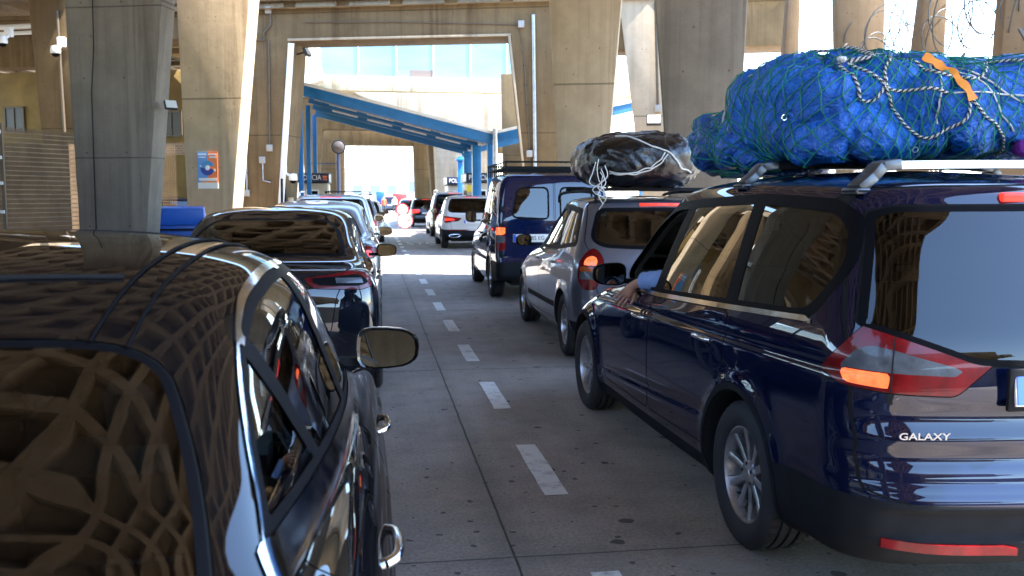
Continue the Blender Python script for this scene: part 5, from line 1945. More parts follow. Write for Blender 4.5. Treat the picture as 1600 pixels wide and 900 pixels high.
def hatch_cfg(L, hw, H, belt, axles, wr=0.33, rake=0.40, q=0.6, **kw):
    k = L / 4.82
    gh = H - belt
    zt = belt + 0.78 * gh
    s = hw / 0.943
    yb = 0.35 + rake * 0.5
    m = 2.20 * k + 0.1
    c = dict(q=q, disp=arch_disp(axles, wr, 0.016), axles=axles, wheel_r=wr, arch_r=wr + 0.045, length=L, track=hw - 0.125, rim_r=wr - 0.105,
             windows=[dict(p=[(yb + 0.05, belt + 0.09), (yb + 0.16 + rake * 0.45, zt - 0.02), (m - 0.10, zt + 0.015, .02), (m, belt + 0.04, .02)], mat=MT['tint']),
                      dict(p=[(m + 0.08, belt + 0.035, .02), (m - 0.03, zt + 0.01, .02), (m + 0.35 * k, zt - 0.03, .1), (m + 0.75 * k, belt + 0.38 * gh, .1), (m + 1.0 * k, belt + 0.0, .02)], mat=MT['glass'])],
             dlo=[(yb - 0.05, belt + 0.06), (yb + 0.09 + rake * 0.45, zt + 0.01), (m, zt + 0.04, .1), (m + 0.38 * k, zt, .1), (m + 0.8 * k, belt + 0.38 * gh, .1), (m + 1.10 * k, belt - 0.03, .02), (m, belt + 0.015, .01)],
             rear_glass=[(-0.3, zt + 0.02, 0), (0.66 * s, zt + 0.01), (0.76 * s, belt + 0.12), (0.68 * s, belt + 0.04), (-0.3, belt + 0.02, 0)], rear_y=1.4,
             windscreen=[(-0.3, belt), (0.66 * s, belt + 0.02), (0.56 * s, zt - 0.06), (-0.3, zt)],
             tailgate=[(-0.3, 0.52, 0), (0.62 * s, 0.54), (0.70 * s, 0.80), (0.83 * s, belt + 0.05), (0.71 * s, zt + 0.05), (-0.3, zt + 0.08, 0)],
             dark=[('b', [(-0.3, 0.1, 0), (2.2, 0.1, 0), (1.8, 0.42), (-0.3, 0.45, 0)], DIAG)],
             doors=[[(m + 0.04, 0.32), (m + 0.05, belt, .02), (m + 1.06 * k, belt - 0.04, .03), (m + 1.10 * k, 0.6), (m + 1.04 * k, 0.32)], [(axles[0] + 0.42, 0.34), (axles[0] + 0.30, 0.75), (axles[0] + 0.34, belt + 0.05), (m + 0.02, belt, .02), (m + 0.02, 0.32)]],
             handles=[(m + 0.2, belt - 0.13), (axles[0] + 0.52, belt - 0.11)], mirror=(hw - 0.02, m + 0.80 * k, belt + 0.05, 0.21, 0.15), seat_y=(m + 0.12, m - 0.75), seat_z=0.42, dash_y=m + 0.85 * k,
             lamps=[('l_all', [(0.52 * s, belt - 0.08), (0.56 * s, belt - 0.26), (1.0 * s, belt - 0.28), (1.28 * s, belt - 0.18), (1.12 * s, belt - 0.06)], DIAG, 'red', 0.04), ('l_lit', [(0.66 * s, belt - 0.11), (0.66 * s, belt - 0.22), (1.02 * s, belt - 0.23), (1.02 * s, belt - 0.11)], DIAG, 'redlit', 0.03)])
    c.update(kw)
    return c


def rails(root, hw, H, y0, y1, mat, x=None, cross=False):
    x = x or hw * 0.70
    for sg in (-1, 1):
        g = G()
        g.tube(catmull([(sg * x, y0, H - 0.06), (sg * x, y0 + 0.10, H + 0.015), (sg * x, (y0 + y1) / 2, H + 0.035), (sg * x, y1 - 0.10, H + 0.01), (sg * x, y1, H - 0.08)], 6), 0.017, 8)
        g.build('roof_rail', mat, root, smooth=60)
    if cross:
        for yy in (y0 + 0.3, y1 - 0.35):
            g = G()
            g.bar((-x - 0.08, yy, H + 0.06), (x + 0.08, yy, H + 0.06), 0.05, 0.03)
            g.build('roof_bar', MT['blk'], root)


def top_brake(root, body, z, w=0.34, mat='redlit'):
    y, _ = body.rear_at(0.05, z)
    g = G()
    g.box((0, y + 0.004, z), (w, 0.03, 0.028))
    g.build('brake_light', MT[mat], root, bevel=0.006)


# ---- 4 blue-grey people carrier in front of the netted one
def build_mpv():
    L, hw, H, belt = 4.32, 0.872, 1.60, 1.02
    rows = hatch_rows(L, hw, H, belt, 0.9)
    ax = (0.82, 3.50)
    win = [dict(p=[(0.50, 1.13), (0.66, 1.43, .05), (1.18, 1.475, .02), (1.22, 1.07, .02)], mat=MT['glass']),
           dict(p=[(1.27, 1.065, .02), (1.24, 1.478, .02), (2.02, 1.465, .02), (2.14, 1.035, .02)], mat=MT['glass']),
           dict(p=[(2.21, 1.035, .02), (2.10, 1.462, .02), (2.42, 1.42, .1), (2.78, 1.22, .1), (3.05, 1.0, .02)], mat=MT['glass'], open=())]
    cfg = hatch_cfg(L, hw, H, belt, ax, 0.315, 0.36, 1.0, windows=win, chrome_w=0.0,
                    dlo=[(0.42, 1.11), (0.60, 1.465, .06), (1.2, 1.505, .1), (2.10, 1.492, .1), (2.45, 1.45, .1), (2.83, 1.23, .1), (3.18, 0.98, .02), (2.15, 1.012, .01), (1.2, 1.045, .01)],
                    rear_glass=[(-0.3, 1.475, 0), (0.60, 1.47), (0.70, 1.18), (0.60, 1.11), (-0.3, 1.075, 0)],
                    tailgate=[(-0.3, 0.50, 0), (0.60, 0.52), (0.68, 0.74), (0.70, 1.04), (0.75, 1.14), (0.66, 1.52), (-0.3, 1.55, 0)],
                    lamps=[('l_all', [(0.735, 0.95), (0.77, 0.80), (0.83, 0.715), (1.0, 0.725), (1.10, 0.82), (1.10, 0.96), (1.00, 1.07), (0.92, 1.105), (0.80, 1.05)], DIAG, 'red', 0.05),
                           ('l_lit', [(0.835, 1.015), (0.815, 0.945), (1.02, 0.945), (0.99, 1.005), (0.92, 1.035)], DIAG, 'amber', 0.03), ('l_am', [(0.775, 0.928), (0.775, 0.885), (1.06, 0.885), (1.06, 0.932)], DIAG, lens('lamp_amber', (0.55, 0.10, 0.01)), 0.0),
                           ('l_cl', [(0.775, 0.883), (0.79, 0.815), (1.06, 0.815), (1.06, 0.883)], DIAG, 'clear', 0.0)],
                    dark=[('b', [(-0.3, 0.1, 0), (2.2, 0.1, 0), (1.75, 0.40), (-0.3, 0.42, 0)], DIAG), ('m', [(1.2, 0.50), (1.2, 0.44), (3.0, 0.42), (3.0, 0.48)], Body.SIDE)],
                    doors=[[(2.19, 0.30), (2.18, 1.0, .02), (3.10, 0.97, .03), (3.14, 0.6), (3.06, 0.30)], [(1.24, 0.32), (1.14, 0.75), (1.2, 1.04), (2.16, 1.0, .02), (2.17, 0.30)]],
                    handles=[(2.33, 0.885), (1.36, 0.905)], mirror=(0.86, 2.72, 1.07, 0.19, 0.14), mirror_mat=MT['blk'], seat_y=(2.1, 1.3), seat_z=0.46, dash_y=2.85, wheel_style=(7, 0.0, 0.05, 0.045, 0.0), rear_mat=MT['tint'])
    root, body = std_car('people_carrier', 'blue grey people carrier with a black tarpaulin bundle on its roof', 'minivan', (2.725, 8.32), R(-0.4), rows, cfg, P_warm, 'cars queuing in the right lane')
    rails(root, hw, H, 0.45, 2.3, MT['blk'])
    for yy in (0.75, 1.65):
        g = G()
        g.bar((-0.66, yy, 1.655), (0.66, yy, 1.655), 0.05, 0.03)
        g.build('roof_bar', MT['blk'], root)
    top_brake(root, body, 1.505, 0.4)
    plate(root, 0, body.rear_at(0, 0.80)[0] - 0.012, 0.80, '3094 CDK')
    g = G()
    y, _ = body.rear_at(0.2, 1.12)
    g.bar((0.0, y - 0.03, 1.10), (0.42, body.rear_at(.4, 1.2)[0] - 0.03, 1.19), 0.03, 0.02)
    g.build('wiper', MT['blk'], root)
    return root, body


mpv, mpv_body = build_mpv()


# ---- 5 dark blue van
def build_van():
    L, hw, H = 4.45, 0.905, 1.90
    rows = [
        (0.32, 0.24, 0.22, 0.10, 0.04, 0.12, 0.860, 0.865, 0.82, 4.30, 0.18, 0.35),
        (0.38, 0.34, 0.32, 0.00, 0.04, 0.12, 0.885, 0.895, 0.86, 4.42, 0.20, 0.40),
        (0.60, 0.60, 0.60, 0.00, 0.04, 0.12, 0.890, 0.905, 0.87, 4.45, 0.22, 0.40),
        (0.63, 0.64, 0.65, 0.045, 0.03, 0.09, 0.890, 0.905, 0.87, 4.42, 0.22, 0.40),
        (0.90, 0.88, 0.88, 0.050, 0.03, 0.09, 0.890, 0.905, 0.86, 4.25, 0.22, 0.40),
        (1.08, 1.04, 1.02, 0.055, 0.03, 0.09, 0.885, 0.900, 0.82, 3.80, 0.26, 0.40),
        (1.16, 1.12, 1.10, 0.060, 0.03, 0.09, 0.878, 0.892, 0.79, 3.62, 0.26, 0.40),
        (1.42, 1.42, 1.38, 0.095, 0.03, 0.09, 0.845, 0.860, 0.74, 3.20, 0.24, 0.40),
        (1.68, 1.70, 1.64, 0.135, 0.03, 0.09, 0.805, 0.820, 0.70, 2.85, 0.20, 0.36),
        (1.78, 1.80, 1.74, 0.150, 0.03, 0.09, 0.775, 0.790, 0.67, 2.70, 0.18, 0.34),
        (1.825, 1.85, 1.79, 0.175, 0.03, 0.09, 0.730, 0.745, 0.62, 2.60, 0.14, 0.30),
        (1.85, 1.875, 1.82, 0.23, 0.03, 0.09, 0.650, 0.665, 0.56, 2.50, 0.10, 0.26),
        (1.875, 1.895, 1.85, 0.50, 0.02, 0.06, 0.40, 0.41, 0.34, 2.35, 0.06, 0.2),
        (1.885, 1.903, 1.87, 0.95, 0.0, 0.02, 0.0, 0.0, 0.0, 2.10, 0.0, 0.02)]
    ax = (0.95, 3.70)
    cfg = dict(q=0.8, disp=arch_disp(ax, 0.325, 0.014, lambda V, s, r: -s * 0.012 * np.exp(-((V[:, 2] - 0.62) / 0.02) ** 2)), axles=ax, wheel_r=0.325, arch_r=0.37, length=L, track=0.785, rim_r=0.20,
               windows=[dict(p=[(0.42, 1.20), (0.52, 1.68), (1.30, 1.70), (1.32, 1.20)], mat=MT['tint']), dict(p=[(1.45, 1.20), (1.43, 1.70), (2.12, 1.70), (2.14, 1.18)], mat=MT['tint']), dict(p=[(2.24, 1.16, .02), (2.20, 1.69, .03), (2.55, 1.64, .1), (2.95, 1.38, .1), (3.22, 1.12, .02)], mat=MT['glass'])],
               rear_glass=[(0.085, 1.73), (0.56, 1.73, .1), (0.66, 1.27), (0.085, 1.24)], rg_r=0.09, rg_band=0.022, rear_y=0.6,
               windscreen=[(-0.3, 1.14), (0.68, 1.14), (0.60, 1.66), (-0.3, 1.72)],
               tailgate=[(0.012, 0.645, .02), (0.76, 0.645, .03), (0.805, 1.10), (0.74, 1.70), (0.70, 1.80), (0.012, 1.815, .02)], gate_name='rear_doors',
               lamps=[('l_all', [(0.815, 1.14), (0.815, 0.78), (1.03, 0.78), (1.03, 1.14)], DIAG, 'red', 0.02), ('l_lit', [(0.83, 1.125), (0.83, 1.015), (1.02, 1.015), (1.02, 1.125)], DIAG, 'amber', 0.015), ('l_cl', [(0.83, 1.005), (0.83, 0.90), (1.02, 0.90), (1.02, 1.005)], DIAG, 'clear', 0.01)],
               dark=[('b', [(-0.3, 0.1, 0), (1.75, 0.1, 0), (1.6, 0.60), (-0.3, 0.617, 0)], DIAG)],
               doors=[[(2.20, 0.36), (2.19, 1.14, .02), (3.26, 1.08, .03), (3.30, 0.6), (3.24, 0.36)], [(1.36, 0.36), (1.36, 1.78), (2.16, 1.78), (2.17, 0.36)]],
               handles=[(2.32, 0.98), (2.05, 0.98)], handle_mat=MT['blk'], mirror=(0.89, 2.98, 1.24, 0.20, 0.22), mirror_mat=MT['blk'], seat_y=(2.3, 1.3), seat_z=0.62, dash_y=3.05, rear_mat=MT['tint'], wheel_style=(6, 0.0, 0.09, 0.09, 0.0), imirror_z=1.6)
    rows = [tuple([z if z < 1.2 else 1.2 + (z - 1.2) * 1.10 for z in r[:3]] + list(r[3:])) for r in rows]
    root, body = std_car('van', 'dark blue van with twin rear doors and an empty black roof rack', 'van', (2.735, 13.92), R(-0.5), rows, cfg, P_van, 'cars queuing in the right lane')
    pl = plate(root, -0.36, body.rear_at(0.4, 0.96)[0] - 0.012, 0.965, 'A 6985 EG', 0.56, 0.12, tilt=2)
    for sg in (-1, 1):
        for z_, x_ in ((1.40, 0.80), (0.72, 0.81)):
            g = G()
            g.box((sg * x_, 0.055, z_), (0.05, 0.05, 0.09))
            g.build('hinge', MT['blk'], root, bevel=0.008)
    g = G()
    g.box((0.10, 0.03, 1.05), (0.07, 0.03, 0.16))
    g.build('door_handle', MT['blk'], root, bevel=0.008)
    g = G()
    for sg in (-1, 1):
        for dz in (0.02, 0.11):
            g.tube(catmull([(sg * 0.72, 0.22, 2.00 + dz), (sg * 0.72, 1.4, 2.00 + dz), (sg * 0.72, 2.6, 2.00 + dz)], 4), 0.014, 6)
        for yy in np.linspace(0.24, 2.58, 9):
            g.bar((sg * 0.72, yy, 1.91), (sg * 0.72, yy, 2.11), 0.02, 0.02)
    for yy in (0.22, 2.6):
        for dz in (0.02, 0.11): g.bar((-0.72, yy, 2.00 + dz), (0.72, yy, 2.00 + dz), 0.028, 0.028)
    for yy in np.linspace(0.5, 2.3, 7): g.bar((-0.72, yy, 2.015), (0.72, yy, 2.015), 0.03, 0.02)
    g.build('roof_rack', MT['blk'], root, smooth=40)
    return root, body


van, van_body = build_van()


# ---- further cars
def simple_hatch(name, label, cat, loc, L, hw, H, belt, ax, pm, group, q=0.5, brake=True, txt='', rail=None, rear=1.0, rake=0.40, **kw):
    root, body = std_car(name, label, cat, loc, 0.0, hatch_rows(L, hw, H, belt, rear), hatch_cfg(L, hw, H, belt, ax, rake=rake, q=q, **kw), pm, group)
    if brake: top_brake(root, body, belt + 0.86 * (H - belt), 0.42)
    plate(root, 0, body.rear_at(0, belt - 0.24)[0] - 0.012, belt - 0.24, txt)
    if rail is not None: rails(root, hw, H, 0.6, L * 0.5, rail)
    return root, body


LQ, RQ = 'cars queuing in the left lane', 'cars queuing in the right lane'
est, _b = simple_hatch('estate_car', 'pale silver estate car standing in the strip of sunlight, left lane', 'estate car', (-0.80, 18.7), 4.55, 0.885, 1.66, 1.06, (0.9, 3.55), P_silver2, LQ, 0.6, txt='4471 GHB', rail=MT['chrome'])
dk, _b = simple_hatch('estate_car', 'dark car with a roof rack beyond the pale silver estate', 'estate car', (-0.66, 26.2), 4.5, 0.885, 1.60, 1.02, (0.9, 3.5), P_dark, LQ, 0.5, txt='')
rails(dk, 0.885, 1.60, 0.6, 2.2, STEEL, cross=True)
g = G()
for sg in (-1, 1):
    for yy in (0.9, 1.5, 2.1): g.bar((sg * 0.62, yy, 1.66), (sg * 0.62, yy, 1.74), 0.03, 0.03)
    g.bar((sg * 0.62, 0.8, 1.74), (sg * 0.62, 2.2, 1.74), 0.03, 0.03)
g.bar((-0.62, 0.8, 1.74), (0.62, 0.8, 1.74), 0.03, 0.03)
g.build('roof_rack', MT['blk'], dk)
wh, _b = simple_hatch('hatchback', 'white hatchback far up the left lane', 'hatchback', (-0.42, 33.0), 4.3, 0.88, 1.52, 0.98, (0.85, 3.4), P_white, LQ, 0.45)
suv, suvb = simple_hatch('suv', 'white SUV with a black lower bumper ahead of the blue van', 'SUV', (3.06, 28.7), 4.5, 0.92, 1.66, 1.08, (0.9, 3.58), P_white, RQ, 0.7, txt='',
                         lamps=[('l_all', [(0.44, 0.95), (0.50, 0.86), (1.0, 0.80), (1.25, 0.90), (1.15, 1.01), (0.95, 1.0)], DIAG, 'red', 0.03), ('l_lit', [(0.66, 0.93), (0.66, 0.89), (1.05, 0.86), (1.05, 0.96)], DIAG, 'redlit', 0.02)],
                         dark=[('b', [(-0.3, 0.1, 0), (2.3, 0.1, 0), (1.7, 0.62), (-0.3, 0.56, 0)], DIAG)])
g = G()
y_, _ = suvb.rear_at(0.4, 0.40)
for sg in (-1, 1):
    g.tube(catmull([(sg * 0.40, y_ - 0.01, 0.45), (sg * 0.66, y_ + 0.02, 0.44), (sg * 0.72, y_ + 0.03, 0.40), (sg * 0.60, y_ + 0.0, 0.36), (sg * 0.42, y_ - 0.01, 0.38)], 5, closed=True), 0.014, 6, closed=True)
g.build('exhaust_trim', MT['chrome'], suv)
g = G()
y_, _ = suvb.rear_at(0.3, 0.60)
g.box((0, y_ - 0.004, 0.585), (1.5, 0.03, 0.03))
g.build('reflector', MT['red'], suv)
dsuv, _b = simple_hatch('minivan', 'tall dark brown minivan ahead of the white SUV', 'minivan', (3.28, 37.6), 4.8, 0.93, 1.84, 1.10, (1.0, 3.85), P_dkred, RQ, 0.6, rear=0.8,
                        lamps=[('l_all', [(0.80, 1.30), (0.74, 0.86), (1.05, 0.84), (1.15, 0.95), (1.12, 1.35)], DIAG, 'red', 0.03)], rail=MT['chrome'])
hb, _b = simple_hatch('hatchback', 'black hatchback waiting under the footbridge in the right lane', 'hatchback', (2.92, 50.6), 4.05, 0.86, 1.55, 0.98, (0.8, 3.3), P_black, RQ, 0.5,
                      lamps=[('l_all', [(0.46, 0.94), (0.48, 0.76), (0.98, 0.74), (1.18, 0.82), (1.1, 0.95)], DIAG, 'redlit', 0.04)])
hb2, _b = simple_hatch('hatchback', 'dark blue hatchback half hidden beyond the black one', 'hatchback', (2.55, 60.5), 4.2, 0.87, 1.5, 0.98, (0.85, 3.4), P_dkblue, RQ, 0.4)
fb, _b = simple_hatch('minivan', 'distant dark blue minivan standing alone beyond the exit', 'minivan', (1.85, 98.0), 4.5, 0.9, 1.75, 1.05, (0.9, 3.6), P_dkblue, 'cars far beyond the exit', 0.4)
# ------------------------------------------------------------------ roof loads
def blob(name, c, r, e=(0.52, 0.58), n=(190, 104), zmin=None, amp=1.0, cr=0.85, seed=0, mat=None, sag=0.0, label=None, cat='tarpaulin', group=None, grid=None):
    """lumpy wrapped bundle: a superellipsoid pushed about by folds"""
    nu, nv = n
    vs = []
    off = Vector((seed * 7.3, seed * 3.1, seed * 5.7))
    sp = lambda x, p: math.copysign(abs(x) ** p, x)
    for j in range(nv + 1):
        ph = -math.pi / 2 + math.pi * j / nv
        for i in range(nu):
            th = 2 * math.pi * i / nu
            d = Vector((sp(math.cos(ph), e[1]) * sp(math.cos(th), e[0]), sp(math.cos(ph), e[1]) * sp(math.sin(th), e[0]), sp(math.sin(ph), e[1])))
            p = Vector((c[0] + r[0] * d.x, c[1] + r[1] * d.y, c[2] + r[2] * d.z))
            nn = Vector((d.x / r[0], d.y / r[1], d.z / r[2])).normalized()
            q = p + off
            dd, _pp = noise.voronoi(Vector((q.x * 3.1, q.y * 2.6, q.z * 3.6)) + Vector((noise.noise(q * 3), noise.noise(q * 3 + Vector((4, 4, 0))), noise.noise(q * 3 + Vector((0, 8, 3))))) * 0.35)
            dd2, _pp = noise.voronoi(Vector((q.x * 7.5, q.y * 5.5, q.z * 7)) + Vector((noise.noise(q * 5), noise.noise(q * 5 + Vector((4, 4, 0))), 0)) * 0.5)
            big = noise.noise(q * 1.9) * 0.06 + cr * 0.045 * (0.6 - dd[0]) - cr * 0.050 * math.exp(-(dd[1] - dd[0]) * 6) - cr * 0.011 * math.exp(-(dd2[1] - dd2[0]) * 7)
            w1 = noise.noise(Vector((q.x * 5, q.y * 5, q.z * 2.2)) + Vector((noise.noise(q * 3), noise.noise(q * 3 + Vector((9, 0, 0))), 0)) * 1.5)
            w2 = noise.noise(Vector((q.x * 13, q.y * 9, q.z * 8)) + Vector((noise.noise(q * 6), 0, noise.noise(q * 5))) * 1.8)
            w3 = noise.noise(q * 27)
            fold = (0.4 - abs(w1)) * 0.042 + (0.4 - abs(w2)) * 0.016 + (0.4 - abs(w3)) * 0.005
            p = p + nn * (big + fold) * amp
            if zmin is not None:
                lim = zmin + 0.012 * noise.noise(q * 9) - sag * abs((p.x - c[0]) / r[0]) ** 3
                if p.z < lim: p.z = lim
            vs.append(p)
    fs = []
    for j in range(nv):
        for i in range(nu):
            i2 = (i + 1) % nu
            fs.append((j * nu + i, j * nu + i2, (j + 1) * nu + i2, (j + 1) * nu + i))
    g = G()
    g.add(vs, fs)
    o = g.build(name, mat, smooth=0, fix=False)
    o.data.shade_smooth()
    if label: tag(o, label, cat, group)
    return o, vs, fs


T_blue = M_tarp('blue_tarpaulin', (0.002, 0.072, 0.38), (0.006, 0.155, 0.60), 0.8, 0.30)
T_dk = M_tarp('dark_blue_tarpaulin', (0.002, 0.042, 0.22), (0.005, 0.08, 0.34), 0.6, 0.36)
T_black = M_tarp('black_tarpaulin', (0.0025, 0.003, 0.004), (0.006, 0.0065, 0.008), 0.2, 0.24)
GR = 'tarpaulin bundles of the netted roof load'
bund = []
bund.append(blob('tarpaulin_bundle', (2.44, 5.62, 1.91), (0.42, 0.42, 0.215), zmin=1.70, seed=1, mat=T_dk, sag=0.06, label='low bundle at the front left end of the netted load', group=GR))
bund.append(blob('tarpaulin_bundle', (2.45, 4.72, 1.99), (0.50, 0.62, 0.285), zmin=1.735, seed=2, mat=T_blue, sag=0.03, label='largest bright blue bundle in the middle of the netted load', group=GR))
bund.append(blob('tarpaulin_bundle', (2.95, 4.40, 1.985), (0.52, 0.40, 0.265), zmin=1.735, seed=3, mat=T_blue, label='rear bright blue bundle circled by a chequered rope', group=GR))
bund.append(blob('tarpaulin_bundle', (2.62, 5.22, 2.06), (0.46, 0.48, 0.235), zmin=1.735, seed=4, mat=T_dk, label='darker blue bundle on top at the front of the netted load', group=GR))
bund.append(blob('tarpaulin_bundle', (2.24, 5.12, 1.88), (0.30, 0.26, 0.17), zmin=1.70, seed=5, mat=T_blue, label='small crumpled blue bundle between the front and middle bundles', group=GR))
AV, AF = [], []
for o, v, f in bund:
    b = len(AV)
    AV += v
    AF += [tuple(i + b for i in q) for q in f]
bvh = BVHTree.FromPolygons(AV, AF)


def snap(p, off=0.008):
    """drop a point onto the outside of the load, along the road from behind, else from the nearest side"""
    p = Vector(p)
    q = Vector((p.x * 0.925, 3.2, 1.57 + (p.z - 1.57) * 0.925)) if p.y < 4.15 else None
    co = None
    if q is not None: co, nn, i, d = bvh.ray_cast(q, Vector((0, 1, 0)))
    if co is None or co.y > 4.9:
        co, nn, i, d = bvh.find_nearest(p if q is None else Vector((q.x, 3.9, q.z + 0.1)))
    c = Vector((2.6, 4.9, 1.95))
    if nn.dot(co - c) < 0: nn = -nn
    return co + nn * off


def tube_tri(g, a, b, r, n=4):
    d = (b - a)
    if d.length < 1e-5: return
    d.normalize()
    x = d.cross(Vector((0.31, 0.2, 0.93))).normalized()
    y = d.cross(x)
    ps = [p + (x * math.cos(2 * math.pi * k / n) + y * math.sin(2 * math.pi * k / n)) * r for p in (a, b) for k in range(n)]
    g.add(ps, [(k, (k + 1) % n, n + (k + 1) % n, n + k) for k in range(n)])


def make_net():
    C = Vector((2.60, 4.95, 1.84))
    NU, NV = 64, 25
    grid = []
    for j in range(NV + 1):
        row = []
        for i in range(NU):
            u = (i + 0.5 * (j % 2)) / NU
            th = 2 * math.pi * u
            ph = -0.30 + (math.pi / 2 + 0.22) * (j / NV)
            q = Vector((math.cos(th) * 1.3, math.sin(th) * 1.3, ph * 1.6))
            th += 0.14 * noise.noise(q * 1.6 + Vector((3, 1, 0))) + 0.035 * noise.noise(q * 6)
            ph += 0.12 * noise.noise(q * 1.3 + Vector((0, 7, 2))) + 0.03 * noise.noise(q * 6 + Vector((5, 5, 5)))
            # the mesh is gathered towards the knots near the rope rings
            for gx, gy, gs in ((-1.98, 0.62, 0.45), (-1.12, 0.52, 0.40), (2.75, 0.1, 0.35), (-2.75, -0.1, 0.4)):
                dth = (th - gx + math.pi) % (2 * math.pi) - math.pi
                dph = ph - gy
                wgt = 0.62 * math.exp(-(dth * dth + dph * dph) / (gs * gs))
                th -= dth * wgt
                ph -= dph * wgt * 0.8
            d = Vector((math.cos(ph) * math.cos(th) * 0.62, math.cos(ph) * math.sin(th) * 1.0, math.sin(ph) * 0.62)).normalized()
            row.append((C, d))
        grid.append(row)

    def hit(C, d):
        o = C + d * 3.0
        co, nn, idx, dist = bvh.ray_cast(o, -d)
        if co is None: return None
        if nn.dot(d) < 0: nn = -nn
        return co + nn * 0.006 + d * 0.003
    P = [[hit(*q) for q in row] for row in grid]
    g = G()
    for j in range(NV):
        for i in range(NU):
            a = P[j][i]
            if a is None: continue
            if j % 2 == 0: nb = (i, (i - 1) % NU)
            else: nb = ((i + 1) % NU, i)
            for k in nb:
                b = P[j + 1][k]
                if b is None or (a - b).length > 0.26: continue
                d1 = grid[j][i][1]
                d2 = grid[j + 1][k][1]
                m = hit(C, (d1 + d2).normalized())
                mid = (a + b) / 2
                if m is None or (m - mid).length > 0.05: m = mid + Vector((0, 0, -0.004))
                else: m = m * 0.6 + mid * 0.4 if (m - C).length < (mid - C).length else m
                tube_tri(g, a, m, 0.0031)
                tube_tri(g, m, b, 0.0031)
    o = g.build('cargo_net', simple('net_green', (0.004, 0.20, 0.125), 0.6, vary=0.4, vscale=5), smooth=0, fix=False)
    return tag(o, 'green knotted cargo net stretched over the blue roof load', 'cargo net')


net = make_net()
R_WHT = simple('rope_white', (0.62, 0.60, 0.55), 0.8, bmp=0.4, bscale=300)
R_BLK = simple('rope_black', (0.015, 0.015, 0.016), 0.8)
R_ORG = simple('strap_orange', (0.85, 0.27, 0.02), 0.6, bmp=0.2, bscale=200)


def rope(pts, r, label, chequer=True, name='rope', group='chequered ropes on the netted load', mats=None, closed=False, sn=True, n=8, off=None):
    p = catmull([Vector(q) for q in pts], 14, closed)
    if sn: p = [snap(q, (off or r) * 0.9) for q in p]
    # even out
    for _ in range(3):
        p = [p[0]] + [(p[k - 1] + p[k] * 2 + p[k + 1]) / 4 for k in range(1, len(p) - 1)] + [p[-1]]
    q = [p[0]]
    step = r * 0.9
    for k in range(1, len(p)):
        d = p[k] - q[-1]
        while d.length >= step:
            q.append(q[-1] + d.normalized() * step)
            d = p[k] - q[-1]
    g = G()
    g.tube(q, r, n)
    if chequer:
        for k in range(len(g.f)):
            ring, j = divmod(k, n)
            g.m[k] = 1 if ((j * 2 // 2 + ring) // 2) % 2 else 0
    o = g.build(name, mats or [R_WHT, R_BLK], smooth=60, fix=False)
    return tag(o, label, 'rope', group)


rope([(2.55, 4.1, 2.17), (2.58, 4.1, 2.24), (2.64, 4.1, 2.29), (2.71, 4.1, 2.27), (2.76, 4.1, 2.20), (2.81, 4.1, 2.18), (2.89, 4.1, 2.165), (3.0, 4.1, 2.16), (3.1, 4.1, 2.24), (3.25, 4.1, 2.26), (3.4, 4.1, 2.22)], 0.0072, 'chequered rope arching over the top of the rear bundle')
rope([(2.55, 4.1, 2.18), (2.565, 4.1, 2.09), (2.60, 4.1, 2.01), (2.65, 4.1, 1.93), (2.75, 4.1, 1.87), (2.84, 4.1, 1.91), (2.91, 4.1, 1.96), (2.93, 4.1, 2.04)], 0.0072, 'chequered rope looping below the orange strap')
rope([(2.35, 4.5, 2.45), (2.38, 4.1, 2.25), (2.40, 4.1, 2.14), (2.43, 4.1, 2.06), (2.49, 4.1, 2.05), (2.54, 4.1, 2.11), (2.56, 4.1, 2.18)], 0.008, 'chequered rope hanging in a loop from the white knot')
rope([(2.05, 4.9, 2.18), (2.10, 4.8, 2.27), (2.20, 4.6, 2.34), (2.32, 4.4, 2.34), (2.42, 4.1, 2.24), (2.52, 4.1, 2.16), (2.6, 4.1, 2.10), (2.75, 4.1, 2.11), (2.84, 4.1, 2.085)], 0.0075, 'chequered rope running across the large middle bundle')
rope([(2.93, 4.05, 2.06), (3.0, 4.05, 1.98), (3.08, 4.05, 1.93), (3.16, 4.05, 1.88), (3.22, 4.05, 1.80)], 0.0075, 'chequered rope trailing down the right of the rear bundle')
rope([(2.0, 5.3, 2.16), (2.02, 5.3, 2.04), (2.02, 5.25, 1.92), (2.05, 5.25, 1.80)], 0.010, 'grey rope tied between the front and middle bundles', chequer=False, mats=[simple('rope_grey', (0.40, 0.40, 0.38), 0.85)])
for pts, lab in (([(2.80, 4.05, 2.24), (2.96, 4.05, 2.18), (3.05, 4.05, 2.09), (3.12, 4.05, 2.0), (3.2, 4.05, 1.9)], 'white cord slanting down across the rear bundle'),
                 ([(2.84, 4.05, 2.085), (3.0, 4.05, 2.09), (3.2, 4.05, 2.08), (3.4, 4.1, 2.07)], 'white cord pulled level across the rear bundle'),
                 ([(2.95, 4.05, 2.22), (3.08, 4.05, 2.14), (3.22, 4.05, 2.05), (3.38, 4.1, 1.98)], 'upper white cord ending at the right of the load'),
                 ([(2.795, 4.05, 2.24), (2.80, 4.05, 2.13), (2.80, 4.05, 2.0), (2.795, 4.05, 1.93)], 'thin white string hanging inside the rope ring')):
    rope(pts, 0.0045, lab, False, group='white cords on the netted load', mats=[R_WHT])
